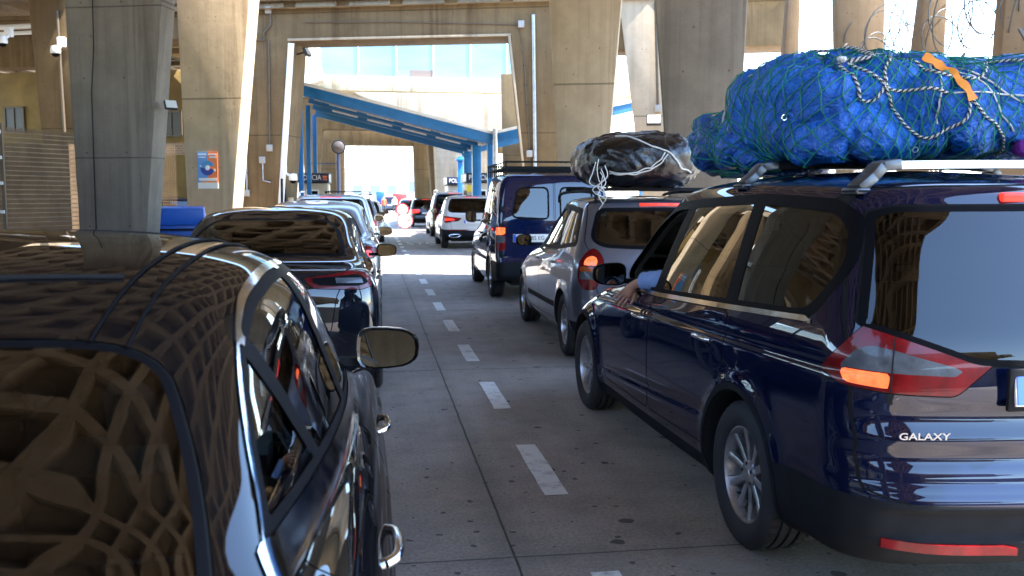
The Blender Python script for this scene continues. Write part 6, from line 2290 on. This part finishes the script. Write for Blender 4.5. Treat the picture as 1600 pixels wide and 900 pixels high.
# orange strap: a flat band
p = [snap(q, 0.012) for q in catmull([(2.76, 4.05, 2.27), (2.84, 4.05, 2.22), (2.89, 4.05, 2.15), (2.935, 4.05, 2.04)], 10)]
for _ in range(8): p = [p[0]] + [(p[k - 1] + p[k] * 2 + p[k + 1]) / 4 for k in range(1, len(p) - 1)] + [p[-1]]
p = [q + Vector((0, -0.012, 0.004)) for q in p]
g = G()
vs, fs = [], []
for k, q in enumerate(p):
    t = (p[min(k + 1, len(p) - 1)] - p[max(k - 1, 0)]).normalized()
    s_ = t.cross(Vector((0, 1, 0))).normalized() * (0.019 + 0.004 * math.sin(k * 0.9))
    for dy in (0.0, 0.004): vs += [q - s_ + Vector((0, dy, 0)), q + s_ + Vector((0, dy, 0))]
for k in range(len(p) - 1):
    b = 4 * k
    fs += [(b, b + 1, b + 5, b + 4), (b + 2, b + 6, b + 7, b + 3), (b, b + 4, b + 6, b + 2), (b + 1, b + 3, b + 7, b + 5)]
fs += [(0, 2, 3, 1), (4 * len(p) - 4, 4 * len(p) - 3, 4 * len(p) - 1, 4 * len(p) - 2)]
g.add(vs, fs)
tag(g.build('strap', R_ORG, smooth=40), 'orange strap tied across the rear bundle', 'strap')
# eyelets of the tarpaulin, a white knot
for q, ow in (((2.0, 4.4, 1.96), 1), ((2.72, 4.05, 1.815), 2), ((3.12, 4.05, 1.95), 2)):
    s_ = snap(q, 0.003)
    co, nn, i, d = bvh.find_nearest(s_)
    if nn.dot(s_ - co) < 0: nn = -nn
    rot = nn.to_track_quat('Z', 'Y')
    pts = [s_ + rot @ Vector((0.013 * math.cos(a), 0.013 * math.sin(a), 0.002)) for a in np.linspace(0, 2 * math.pi, 18, endpoint=False)]
    g = G()
    g.tube(pts, 0.004, 6, closed=True)
    o = g.build('eyelet', MT['chrome'], bund[ow][0], smooth=60)
_k = snap((2.39, 4.1, 2.26), 0.02)
kn, _, _ = blob('knot', tuple(_k), (0.030, 0.034, 0.026), e=(1, 1), n=(36, 20), amp=0.25, mat=R_WHT)
tag(kn, 'white knotted cloth on top of the netted load', 'knot')
pb, _, _ = blob('cloth', (3.13, 4.10, 1.815), (0.13, 0.09, 0.055), n=(50, 28), amp=0.4, mat=M_tarp('purple_cloth', (0.16, 0.012, 0.22), (0.25, 0.02, 0.33), 0.5, 0.7), zmin=1.765)
tag(pb, 'crumpled purple cloth under the right end of the netted load', 'cloth')

# ---- black tarpaulin bundle on the blue-grey car
bb, bv, bf = blob('tarpaulin_bundle', (2.66, 9.40, 1.945), (0.60, 0.72, 0.275), e=(0.7, 0.75), n=(190, 96), zmin=1.63, amp=1.0, cr=0.35, seed=9, mat=T_black, label='shiny black tarpaulin bundle roped onto the blue grey car', group=None)
bvh = BVHTree.FromPolygons(bv, bf)
_snap0 = snap


def snap(p, off=0.008):
    co, nn, i, d = bvh.find_nearest(Vector(p))
    if nn.dot(co - Vector((2.66, 9.4, 1.9))) < 0: nn = -nn
    return co + nn * off


BG = 'white ropes on the black bundle'
rope([(2.35, 9.0, 2.30), (2.55, 8.7, 2.2), (2.75, 8.6, 2.05), (2.95, 8.6, 1.88), (3.10, 8.65, 1.72)], 0.0075, 'white rope slanting down across the black bundle', False, group=BG, mats=[R_WHT])
rope([(2.12, 8.7, 1.74), (2.35, 8.6, 1.75), (2.6, 8.6, 1.82), (2.76, 8.6, 2.02)], 0.006, 'upper white rope sagging along the base of the black bundle', False, group=BG, mats=[R_WHT])
rope([(2.12, 8.7, 1.72), (2.38, 8.6, 1.72), (2.62, 8.6, 1.79), (2.78, 8.6, 2.0)], 0.006, 'lower white rope sagging along the base of the black bundle', False, group=BG, mats=[R_WHT])
rnd = random.Random(3)
for k in range(6):
    a = Vector((2.13 + rnd.uniform(-.05, .05), 8.62 + rnd.uniform(-.02, .05), 1.93 - 0.03 * k))
    pts = [a, a + Vector((rnd.uniform(-.07, .07), -0.02, -0.10)), a + Vector((rnd.uniform(-.10, .06), -0.04, -0.2)), a + Vector((rnd.uniform(-.12, .1), rnd.uniform(-.06, .05), -0.22 - 0.02 * k))]
    g = G()
    g.tube(catmull(pts, 6), 0.0045, 6)
    tag(g.build('rope', R_WHT, smooth=60), 'loose white rope end at the left corner of the black bundle', 'rope', 'loose rope ends at the black bundle')
# ------------------------------------------------------------------ people
def skin_eval(verts, edges, radii, sub=2):
    me = bpy.data.meshes.new('tmp_skin')
    me.from_pydata(verts, edges, [])
    o = bpy.data.objects.new('tmp_skin', me)
    COL.objects.link(o)
    md = o.modifiers.new('skin', 'SKIN')
    md.use_smooth_shade = True
    for i, sv in enumerate(me.skin_vertices[0].data):
        r = radii[i]
        sv.radius = (r, r) if not isinstance(r, tuple) else r
        sv.use_root = (i == 0)
    ss = o.modifiers.new('sub', 'SUBSURF')
    ss.levels = ss.render_levels = sub
    bpy.context.view_layer.update()
    ev = o.evaluated_get(bpy.context.evaluated_depsgraph_get())
    m2 = ev.to_mesh()
    V = [tuple(v.co) for v in m2.vertices]
    F = [tuple(p.vertices) for p in m2.polygons]
    ev.to_mesh_clear()
    bpy.data.objects.remove(o)
    bpy.data.meshes.remove(me)
    return V, F


SKIN = simple('skin', (0.42, 0.215, 0.135), 0.55, vary=0.14, vscale=25, bmp=0.12, bscale=140)
SHIRT = simple('shirt_blue', (0.20, 0.31, 0.56), 0.85, vary=0.14, vscale=12, bmp=0.35, bscale=60)
TROUS = simple('trousers_dark', (0.03, 0.032, 0.04), 0.9)
HAIR = simple('hair_dark', (0.015, 0.011, 0.008), 0.7)


def driver():
    v = [(2.22, 4.98, 0.70), (2.22, 5.00, 0.90), (2.22, 5.03, 1.12), (2.22, 5.06, 1.27), (2.22, 5.08, 1.345), (2.22, 5.10, 1.425), (2.22, 5.11, 1.52),
         (2.03, 5.06, 1.215), (1.90, 5.12, 1.14), (1.765, 5.215, 1.085), (1.695, 5.36, 1.080), (1.640, 5.48, 1.070), (1.592, 5.575, 1.040), (1.560, 5.60, 0.996), (1.538, 5.622, 0.965),
         (2.41, 5.06, 1.215), (2.46, 5.22, 1.02), (2.36, 5.50, 1.02), (2.34, 5.58, 1.03),
         (2.12, 5.02, 0.66), (2.11, 5.44, 0.72), (2.11, 5.62, 0.45), (2.32, 5.02, 0.66), (2.33, 5.44, 0.72), (2.33, 5.62, 0.45)]
    e = [(0, 1), (1, 2), (2, 3), (3, 4), (4, 5), (5, 6), (3, 7), (7, 8), (8, 9), (9, 10), (10, 11), (11, 12), (12, 13), (13, 14), (3, 15), (15, 16), (16, 17), (17, 18), (0, 19), (19, 20), (20, 21), (0, 22), (22, 23), (23, 24)]
    r = [0.16, 0.155, 0.165, 0.10, 0.058, 0.088, 0.082, 0.072, 0.060, 0.052, 0.050, 0.041, (0.026, 0.030), (0.018, 0.040), (0.016, 0.040), 0.072, 0.05, 0.035, 0.03, 0.095, 0.075, 0.05, 0.095, 0.075, 0.05]
    V, F = skin_eval(v, e, r)
    # hand: four fingers and a thumb rooted in the palm, hanging palm to the back
    wr_, d = Vector(v[12]), (Vector((1.49, 5.66, 0.905)) - Vector(v[12])).normalized()
    s_ = Vector((-0.70, 0.10, 0.65))
    s_ = (s_ - d * s_.dot(d)).normalized()
    n_ = d.cross(s_).normalized()
    if n_.y > 0: n_ = -n_
    back = -n_
    for k, (so_, ln, sp_) in enumerate(((-0.030, 0.072, -0.10), (-0.010, 0.080, -0.02), (0.010, 0.075, 0.05), (0.029, 0.060, 0.14))):
        b0 = wr_ + d * 0.060 + s_ * so_ * 0.8
        b1 = wr_ + d * 0.096 + s_ * so_ * 1.05
        dr = (d + s_ * sp_).normalized()
        b2 = b1 + dr * ln * 0.42 + n_ * 0.004
        b3 = b2 + (dr + n_ * 0.55).normalized() * ln * 0.33
        b4 = b3 + (dr + n_ * 0.95).normalized() * ln * 0.27
        fv, ff = skin_eval([tuple(p) for p in (b0, b1, b2, b3, b4)], [(0, 1), (1, 2), (2, 3), (3, 4)], [0.0100, 0.0100, 0.0090, 0.0084, 0.0072], 2)
        b = len(V)
        V += fv
        F += [tuple(i + b for i in q) for q in ff]
    t0 = wr_ + d * 0.028 - s_ * 0.026
    t1 = wr_ + d * 0.055 - s_ * 0.050 + n_ * 0.008
    t2 = t1 + (d * 0.85 - s_ * 0.35 + n_ * 0.2).normalized() * 0.034
    t3 = t2 + (d * 0.95 + n_ * 0.3).normalized() * 0.027
    fv, ff = skin_eval([tuple(p) for p in (t0, t1, t2, t3)], [(0, 1), (1, 2), (2, 3)], [0.014, 0.0125, 0.0105, 0.0085], 2)
    b = len(V)
    V += fv
    F += [tuple(i + b for i in q) for q in ff]
    g = G()
    g.add(V, F)
    cuff = Vector((1.625, 5.505, 1.063))
    ax_ = (Vector(v[12]) - Vector(v[10])).normalized()
    for k, f in enumerate(g.f):
        c = sum((Vector(g.v[i]) for i in f), Vector()) / len(f)
        if c.z > 1.33: g.m[k] = 0
        elif (c - cuff).dot(ax_) > 0 and c.x < 1.75: g.m[k] = 0
        elif c.y > 5.47 and c.z > 0.9 and c.x > 2.2: g.m[k] = 0
        elif c.z < 0.74: g.m[k] = 2
        else: g.m[k] = 1
    o = g.build('person', [SKIN, SHIRT, TROUS], smooth=80, fix=False)
    tag(o, 'driver of the dark blue minivan, blue sleeved arm hanging out of the window', 'person')
    # sleeve: a slightly looser cuff
    g = G()
    pts = [(1.90, 5.12, 1.14), (1.765, 5.215, 1.087), (1.715, 5.32, 1.086), (1.672, 5.41, 1.078), (1.632, 5.495, 1.066)]
    cp = catmull(pts, 9)
    rs = [0.066 - 0.012 * k / len(cp) + 0.0035 * math.sin(k * 0.9) + 0.002 * math.sin(k * 2.3) for k in range(len(cp))]
    g.tube(cp, rs, 20, cap=False)
    sl2 = g.build('sleeve', SHIRT, o, smooth=80)
    # hair and face
    hb_ = blob('hair', (2.22, 5.09, 1.525), (0.098, 0.105, 0.085), e=(1, 1), n=(30, 18), amp=0.15, mat=HAIR)[0]
    hb_.parent = o
    g = G()
    for sg in (-1, 1):
        g.lathe([(0, 0.012), (0.011, 0.006), (0.012, 0), (0.011, -0.006), (0, -0.012)], 10, 0, 'Y', c=(2.22 + sg * 0.032, 5.195, 1.47))
        g.box((2.22 + sg * 0.092, 5.10, 1.455), (0.018, 0.035, 0.06), 1)
    g.box((2.22, 5.205, 1.445), (0.022, 0.03, 0.04), 1)
    g.box((2.22, 5.192, 1.405), (0.045, 0.012, 0.010), 2)
    g.build('face', [simple('eye', (0.5, 0.5, 0.48), 0.3), SKIN, simple('lip', (0.28, 0.09, 0.07), 0.6)], o, bevel=0.004)
    return o


driver()


def far_person(x, y, mats, label, rz=0.0, h=1.74):
    s = h / 1.74
    v = [(0, 0, 0.92), (0, 0, 1.15), (0, 0, 1.38), (0, 0, 1.48), (0, 0.01, 1.58), (0, 0.01, 1.68), (-0.2, 0, 1.38), (-0.26, 0.02, 1.10), (-0.24, 0.1, 0.85), (0.2, 0, 1.38), (0.26, 0.02, 1.10), (0.24, 0.1, 0.85), (-0.1, 0, 0.86), (-0.11, 0.03, 0.48), (-0.11, 0, 0.08), (-0.11, 0.12, 0.04), (0.1, 0, 0.86), (0.12, 0.02, 0.48), (0.13, 0, 0.08), (0.13, 0.12, 0.04)]
    e = [(0, 1), (1, 2), (2, 3), (3, 4), (4, 5), (2, 6), (6, 7), (7, 8), (2, 9), (9, 10), (10, 11), (0, 12), (12, 13), (13, 14), (14, 15), (0, 16), (16, 17), (17, 18), (18, 19)]
    r = [0.13, 0.125, 0.14, 0.06, 0.085, 0.08, 0.06, 0.045, 0.035, 0.06, 0.045, 0.035, 0.085, 0.06, 0.045, 0.035, 0.085, 0.06, 0.045, 0.035]
    V, F = skin_eval([tuple(c * s for c in p) for p in v], e, r, 1)
    g = G()
    g.add(V, F)
    for k, f in enumerate(g.f):
        z = sum(g.v[i][2] for i in f) / len(f) / s
        g.m[k] = 1 if 0.88 < z < 1.46 else (2 if z <= 0.88 else 0)
    o = g.build('person', mats, None, (x, y, 0), rz, smooth=80, fix=False)
    return tag(o, label, 'person')


far_person(1.18, 90, [SKIN, simple('vest_orange', (0.6, 0.10, 0.03), 0.8), TROUS], 'distant person in an orange top walking beyond the exit', 0.4)
far_person(2.35, 97.0, [SKIN, simple('shirt_pale', (0.6, 0.55, 0.52), 0.8), TROUS], 'distant person in a pale shirt behind the lone far minivan', 0)
# ------------------------------------------------------------------ signs, booths, fittings
INKW = simple('sign_white', (0.80, 0.80, 0.78), 0.5)
# information poster on the pale left pillar
def on_face(px, py, rz, x, z, yoff=-0.004):
    u = Vector((math.cos(rz), math.sin(rz), 0))
    wv = Vector((-math.sin(rz), math.cos(rz), 0))
    p = Vector((px, py, 0)) + u * x + wv * yoff
    return (p.x, p.y, z)


P2x, P2y = -3.55, 21.45
po = empty('poster', on_face(P2x, P2y, SK, 0.035, 2.16), SK, 'blue and orange information poster on the pale left pillar', 'poster')
PB = simple('poster_blue', (0.13, 0.30, 0.62), 0.45)
PO = simple('poster_orange', (0.80, 0.20, 0.05), 0.45)
PD = simple('poster_navy', (0.02, 0.05, 0.28), 0.45)
PC = simple('poster_cyan', (0.06, 0.26, 0.50), 0.45)
PY = simple('poster_amber', (0.82, 0.32, 0.06), 0.45)
g = G(); g.box((-0.115, -0.006, 0.07), (0.23, 0.012, 0.66)); g.build('left_half', PB, po)
g = G(); g.box((0.115, -0.006, 0.07), (0.23, 0.012, 0.66)); g.build('right_half', PO, po)
g = G(); g.box((0, -0.006, -0.325), (0.46, 0.012, 0.13)); g.build('footer', INKW, po)
def arc(r0, r1, a0, a1, y, n=20):
    p = [(r1 * math.cos(a), r1 * math.sin(a)) for a in np.linspace(a0, a1, n)] + [(r0 * math.cos(a), r0 * math.sin(a)) for a in np.linspace(a1, a0, n)]
    return p
g = G(); g.prism([(x, z + 0.06) for x, z in arc(0.06, 0.155, R(20), R(175), 0)], -0.016, -0.012, 'Y'); g.build('upper_arc', PC, po)
g = G(); g.prism([(x, z + 0.06) for x, z in arc(0.06, 0.165, R(180), R(345), 0)], -0.016, -0.012, 'Y'); g.build('lower_arc', PD, po)
g = G()
g.lathe([(0.0, -0.018), (0.05, -0.018), (0.05, -0.012)], 20, 0, 'Y', c=(0, 0, 0.06))
for x, z, wd, h in ((-0.115, 0.35, 0.19, 0.03), (0.115, 0.35, 0.19, 0.03), (-0.12, 0.29, 0.15, 0.02), (0.13, 0.29, 0.15, 0.03), (-0.15, 0.10, 0.05, 0.03), (0.15, 0.01, 0.05, 0.05), (0, -0.19, 0.41, 0.06)):
    g.box((x, -0.014, z), (wd, 0.004, h))
g.build('text_panels', INKW, po)
g = G(); g.box((0.03, -0.0145, -0.245), (0.38, 0.004, 0.03)); g.build('amber_band', PY, po)

# blue rubbish container by the pale left pillar
bn = empty('waste_container', (-3.45, 17.2, 0.13), R(6), 'blue wheeled waste container standing before the pale left pillar', 'container')
BB = simple('container_blue', (0.008, 0.085, 0.42), 0.4, vary=0.12, vscale=4, bmp=0.05)
g = G(); g.prism([(-0.36, 0.16), (0.36, 0.16), (0.43, 0.98), (-0.43, 0.98)], -0.52, 0.52, 'X'); g.build('body', BB, bn, bevel=0.03)
g = G(); g.prism([(-0.47, 0.97), (0.47, 0.97), (0.47, 1.04), (-0.30, 1.30), (-0.47, 1.26)], -0.56, 0.56, 'X'); g.build('lid', BB, bn, bevel=0.025)
for sx in (-0.4, 0.4):
    for sy in (-0.26, 0.26):
        g = G(); g.lathe([(0.0, -0.02), (0.075, -0.02), (0.08, 0), (0.075, 0.02), (0.0, 0.02)], 16, 0, 'X', c=(sx, sy, 0.08)); g.build('caster', MT['blk'], bn)
g = G(); g.bar((-0.5, -0.47, 0.9), (0.5, -0.47, 0.9), 0.03, 0.03); g.build('handle', MT['blk'], bn)
bg_, _, _ = blob('rubbish_bag', (-2.86, 17.0, 0.72), (0.16, 0.20, 0.30), n=(40, 24), amp=0.5, mat=M_tarp('pale_bag', (0.30, 0.40, 0.60), (0.5, 0.56, 0.66), 0.7, 0.4))
tag(bg_, 'pale blue plastic bag beside the blue waste container', 'bag')
g = G(); g.prism([(-0.22, 0.0), (0.22, 0.0), (0.18, 0.34), (-0.18, 0.34)], -0.18, 0.18, 'Y')
tag(g.build('crate', MT['blk'], None, (-2.86, 17.0, 0.13), bevel=0.02), 'black crate under the pale blue bag', 'crate')

# small SUV parked behind the left fence
# portable stop sign on the road
st = empty('stop_sign', (1.50, 44.5, 0), R(4), 'round portable stop sign in the sunlit strip of road', 'sign')
SR = simple('sign_red', (0.55, 0.03, 0.025), 0.45)
g = G(); g.lathe([(0, -0.012), (0.30, -0.012), (0.30, 0.012), (0, 0.012)], 36, 0, 'Y', c=(-0.06, 0.03, 1.02)); u_ = g.build('red_disc', SR, st)
g = G(); g.lathe([(0, -0.018), (0.24, -0.018), (0.24, -0.012)], 36, 0, 'Y', c=(-0.06, 0.03, 1.02)); g.build('disc_face', INKW, u_)
g = G(); g.lathe([(0, -0.014), (0.37, -0.014), (0.37, 0.010), (0, 0.010)], 40, 0, 'Y', c=(0.05, -0.02, 0.50)); l_ = g.build('white_disc', INKW, st)
g = G(); g.lathe([(0.33, -0.018), (0.365, -0.018), (0.365, -0.013), (0.33, -0.013)], 40, 0, 'Y', c=(0.05, -0.02, 0.50)); g.build('red_ring', SR, l_)
text_obj('lettering', 'STOP', 0.22, SR, l_, (0.05, -0.040, 0.50), extrude=0.002)
g = G()
for sx in (-0.28, 0.36):
    g.bar((sx, -0.25, 0.03), (sx, 0.25, 0.03), 0.04, 0.03)
    g.bar((sx, 0, 0.03), (sx * 0.2, 0.02, 1.0), 0.03, 0.03)
g.build('stand', STEEL, st)

# police booths
CREAM = simple('booth_cream', (0.50, 0.43, 0.32), 0.6, vary=0.1, vscale=2)
NAVY = simple('sign_navy', (0.012, 0.018, 0.045), 0.45)
YEL = simple('notice_yellow', (0.75, 0.55, 0.05), 0.5)


def booth(label, x, y, sgn, txt, mirror=1):
    b = empty('police_booth', (x, y, 0), 0, label, 'booth', 'police booths under the canopy')
    g = G(); g.box((0, 1.0, 1.06), (1.05, 2.0, 2.12)); g.build('wall', CREAM, b, bevel=0.03)
    g = G(); g.box((0, 0.95, 2.32), (1.16, 2.2, 0.36)); s_ = g.build('sign_board', NAVY, b, bevel=0.02)
    text_obj('lettering', txt, 0.27, INKW, s_, (-0.10, -0.156, 2.32), extrude=0.004, sx=0.80)
    g = G(); g.box((0.43, -0.152, 2.36), (0.16, 0.01, 0.08)); g.box((0.43, -0.152, 2.26), (0.16, 0.01, 0.05)); g.build('emblem', simple('emblem_orange', (0.75, 0.15, 0.03), 0.5), s_)
    g = G(); g.box((-0.58 * mirror * -1, 0.4, 2.32), (0.02, 0.9, 0.26)); g.build('sign_face', INKW, s_)
    g = G(); g.box((-0.05, -0.005, 1.35), (0.42, 0.03, 0.95)); w_ = g.build('window', MT['gloss'], b)
    g = G()
    for dx in (-0.23, 0.23): g.box((-0.05 + dx, -0.02, 1.35), (0.05, 0.05, 1.05))
    for dz in (-0.5, 0.5): g.box((-0.05, -0.02, 1.35 + dz), (0.41, 0.05, 0.05))
    g.build('frame', INKW, w_)
    g = G(); g.box((0.53 * mirror, 0.8, 1.4), (0.03, 0.9, 0.9)); g.build('side_window', MT['gloss'], b)
    return b


booth('police booth beside the left canopy post', -2.15, 36.5, 1, 'POLICIA')
bR = booth('nearer police booth with a yellow notice, right of the lanes', 4.12, 35.5, 1, 'POLICIA', -1)
g = G(); g.box((-0.36, -0.012, 1.92), (0.40, 0.02, 0.26)); g.build('notice', YEL, bR)
booth('farther police booth, right of the lanes', 3.95, 42.5, 1, 'POLICIA', -1)

# convex traffic mirror on a dark post
tm = empty('traffic_mirror', (-1.45, 43.5, 0), 0, 'round convex traffic mirror on a dark post at the left', 'mirror')
g = G(); g.tube([(0, 0.05, 0), (0, 0.05, 3.9)], 0.09, 12); g.bar((-1.2, 0.05, 3.1), (0.0, 0.05, 3.1), 0.05, 0.05); g.build('post', NAVY, tm)
g = G(); g.lathe([(0, -0.10), (0.12, -0.088), (0.22, -0.055), (0.28, -0.02)], 28, 0, 'Y', c=(0.03, -0.02, 3.85)); g.build('mirror_face', simple('mirror_brown_reflection', (0.075, 0.055, 0.04), 0.35), tm)  # brown face colour stands in for what the mirror reflects
g = G(); g.tube([(0.03 + 0.29 * math.cos(a), -0.03, 3.85 + 0.29 * math.sin(a)) for a in np.linspace(0, 2 * math.pi, 28, endpoint=False)], 0.03, 8, closed=True); g.build('rim', MT['blk'], tm, smooth=60)


# floodlights, cameras, conduits
def flood(label, loc, rz, tilt=-25, s=1.0):
    f = empty('floodlight', loc, rz, label, 'floodlight')
    g = G(); g.bar((0, 0, 0), (0.0, -0.26 * s, 0.06 * s), 0.04 * s, 0.04 * s); g.build('bracket', MT['blk'], f)
    g = G(); m_ = Matrix.Rotation(R(tilt), 3, 'X')
    g.box((0, -0.34 * s, 0.06 * s), (0.34 * s, 0.10 * s, 0.26 * s), 0, rot=m_); h_ = g.build('housing', MT['hubdk'], f, bevel=0.02)
    g = G(); g.box(Vector((0, -0.34 * s, 0.06 * s)) + m_ @ Vector((0, -0.053 * s, 0)), (0.29 * s, 0.006, 0.21 * s), 0, rot=m_); g.build('lamp_glass', simple('flood_glass', (0.5, 0.5, 0.46), 0.15, coat=0.5), h_)
    return f


def cctv(label, loc, rz):
    c = empty('security_camera', loc, rz, label, 'camera')
    g = G(); g.box((0, -0.02, 0.12), (0.20, 0.10, 0.24)); g.bar((0, -0.05, 0.02), (0, -0.24, -0.10), 0.06, 0.06); g.build('bracket', WHT, c, bevel=0.01)
    g = G(); g.lathe([(0, 0.12), (0.10, 0.10), (0.12, 0.0), (0.12, -0.06), (0.10, -0.08)], 18, 0, 'Z', c=(0, -0.28, -0.12)); g.build('housing', WHT, c, smooth=50)
    g = G(); g.lathe([(0.10, -0.08), (0.075, -0.14), (0.0, -0.17)], 18, 0, 'Z', c=(0, -0.28, -0.12)); g.build('dome', MT['gloss'], c, smooth=60)
    return c


flood('black floodlight on the right edge of the dark left pillar', (-2.93, 14.40, 2.86), SK + R(50), s=0.55)
flood('grey floodlight on the slim leaning pillar at right', (6.35, 24.15, 5.55), SK - R(40), s=1.3)
flood('dark floodlight low on the slim leaning pillar', (7.35, 24.15, 3.50), SK, s=1.1)
flood('small floodlight near the top left corner of the portal opening', (-2.0, 27.35, 5.55), R(70), s=0.9)
cctv('white dome camera on the left jamb of the portal frame', (-2.42, 27.15, 2.25), R(75))
cctv('white camera at the far left below the pale pipes', (-8.85, 25.5, 5.55), SK)
cctv('white camera beside the pale pipes left of the dark pillar', (-7.55, 25.25, 5.30), SK)


def conduit(label, px, py, rz, pts, r=0.022, mat=None, boxes=(), clips=True):
    c = empty('conduit', (px, py, 0), rz, label, 'conduit', 'conduits on the concrete')
    g = G(); g.tube([(x, -0.03, z) for x, z in pts], r, 8); g.build('pipe', mat or STEEL, c, smooth=60)
    if clips:
        g = G()
        for (x0, z0), (x1, z1) in zip(pts[:-1], pts[1:]):
            n = int(math.hypot(x1 - x0, z1 - z0) / 0.5)
            for k in range(1, n): g.box((x0 + (x1 - x0) * k / n, -0.02, z0 + (z1 - z0) * k / n), (0.075, 0.04, 0.03))
        if g.v: g.build('clips', DARKM, c)
    for x, z in boxes:
        g = G(); g.box((x, -0.05, z), (0.16, 0.09, 0.18)); g.build('junction_box', simple('box_grey', (0.34, 0.32, 0.28), 0.6), c, bevel=0.01)
    return c


BRN = simple('conduit_brown', (0.10, 0.075, 0.05), 0.5, metal=0.3)
conduit('brown conduit bending down the left leg of the portal frame', 0.75, 26.2, SK, [(-3.55, 7.6), (-3.55, 6.3), (-3.75, 6.1), (-3.75, 5.9), (-4.0, 5.9)], 0.03, BRN, ((-3.60, 6.7),))
conduit('brown conduit running down beside the white edged jamb', 0.75, 26.2, SK, [(-3.62, 5.9), (-3.66, 3.0)], 0.026, BRN, ((-3.66, 2.95),))
conduit('thin grey conduit with a box on the left leg of the portal frame', 0.75, 26.2, SK, [(-4.32, 5.6), (-4.36, 1.7)], 0.018, None, ((-4.36, 1.7),))
conduit('short grey conduit with a box near the white edged jamb', 0.75, 26.2, SK, [(-3.88, 2.6), (-3.88, 2.05), (-3.66, 2.0)], 0.02, None, ((-3.88, 2.62),))
conduit('thick grey pipe down the right leg of the portal frame', 0.75, 26.2, SK, [(3.72, 6.4), (3.80, 1.0)], 0.05)
conduit('thin conduit with a white box on the right leg of the portal frame', 0.75, 26.2, SK, [(3.45, 5.6), (3.62, 3.0), (3.66, 1.8)], 0.016, BRN, ((3.63, 2.75),))
conduit('cable crossing the top beam of the portal frame', 0.75, 26.2, SK, [(-2.6, 6.35), (0.0, 6.30), (3.3, 6.15), (3.45, 5.6)], 0.012, BRN, ((3.4, 6.16),), False)
conduit('dark conduit down the slim leaning pillar', 7.35, 24.2, SK, [(0.02, 6.6), (0.12, 4.0)], 0.035, BRN, ((0.12, 3.9),))
conduit('brown conduit on the tan pillar behind the mesh fence', -7.75, 25.4, SK, [(0.10, 6.2), (0.16, 3.2)], 0.04, BRN)
conduit('thin black cable down the dark grey left pillar', -3.80, 14.55, SK, [(-0.10, 4.8), (-0.12, 3.7), (-0.18, 3.1), (-0.20, 0.9)], 0.008, MT['blk'], (), False)

# meter cabinet on the portal jamb, dark rods
g = G(); g.box((0, -0.06, 0.8), (0.16, 0.12, 0.36)); o = g.build('box', simple('box_cream', (0.45, 0.36, 0.22), 0.6), None, (-2.30, 27.3, 0.6), R(74), bevel=0.01)
tag(o, 'small cream meter box on the inside of the left jamb', 'box')
for k, (x_, y_) in enumerate(((-2.47, 26.95), (-2.40, 27.15))):
    g = G(); g.bar((0, 0, 0.3), (0.02, 0, 2.1), 0.06, 0.06)
    tag(g.build('bollard_arm', MT['blk'], None, (x_, y_, 0)), 'black upright rod against the left jamb', 'rod', 'black rods against the left jamb')

# parked grey car between the left pillars, shipping far away
simple_hatch('hatchback', 'dark car parked behind the fence between the left pillars', 'hatchback', (-5.6, 27.5), 4.2, 0.88, 1.62, 1.0, (0.85, 3.4), P_dkblue, 'cars parked behind the left fence', 0.4, brake=False)
HZ = simple('far_building_pale', (0.46, 0.47, 0.48), 0.9, vary=0.2, vscale=0.1)
for k, (x, y, wd, h, lab) in enumerate(((-4, 300, 26, 9, 'pale low harbour shed far beyond the exit, left'), (22, 330, 20, 12, 'pale harbour building far beyond the exit, centre'), (48, 360, 30, 8, 'long pale harbour shed far beyond the exit, right'))):
    b = empty('harbour_building', (x, y, 0), 0, lab, 'building')
    g = G(); g.box((0, 0, h / 2), (wd, 12, h)); g.build('wall', HZ, b)
    g = G(); g.prism([(-wd / 2 - 0.5, h), (wd / 2 + 0.5, h), (0, h + 2.2)], -6.5, 6.5, 'Y'); g.build('roof', simple('far_roof', (0.35, 0.36, 0.40), 0.8), b)
    for q in range(5):
        g = G(); g.box((-wd / 2 + wd * (q + 0.5) / 5, -6.02, h * 0.45), (wd / 9, 0.1, h * 0.3)); g.build('window', simple('far_window', (0.12, 0.16, 0.2), 0.3), b)
g = G(); g.box((0, 0, 0.75), (1.5, 0.3, 1.3)); g.box((-0.6, 0, 0.06), (0.2, 0.6, 0.12)); g.box((0.6, 0, 0.06), (0.2, 0.6, 0.12))
tag(g.build('barrier', SR, None, (3.0, 101, 0.6), bevel=0.03), 'distant red plastic barrier right of the lone minivan', 'barrier')
g = G(); g.box((0, 0, 1.0), (0.9, 0.5, 1.2)); g.box((0, 0, 0.2), (0.5, 0.4, 0.4))
tag(g.build('bin', BB, None, (0.95, 101, 0.6), bevel=0.03), 'distant blue bin left of the lone minivan', 'bin')
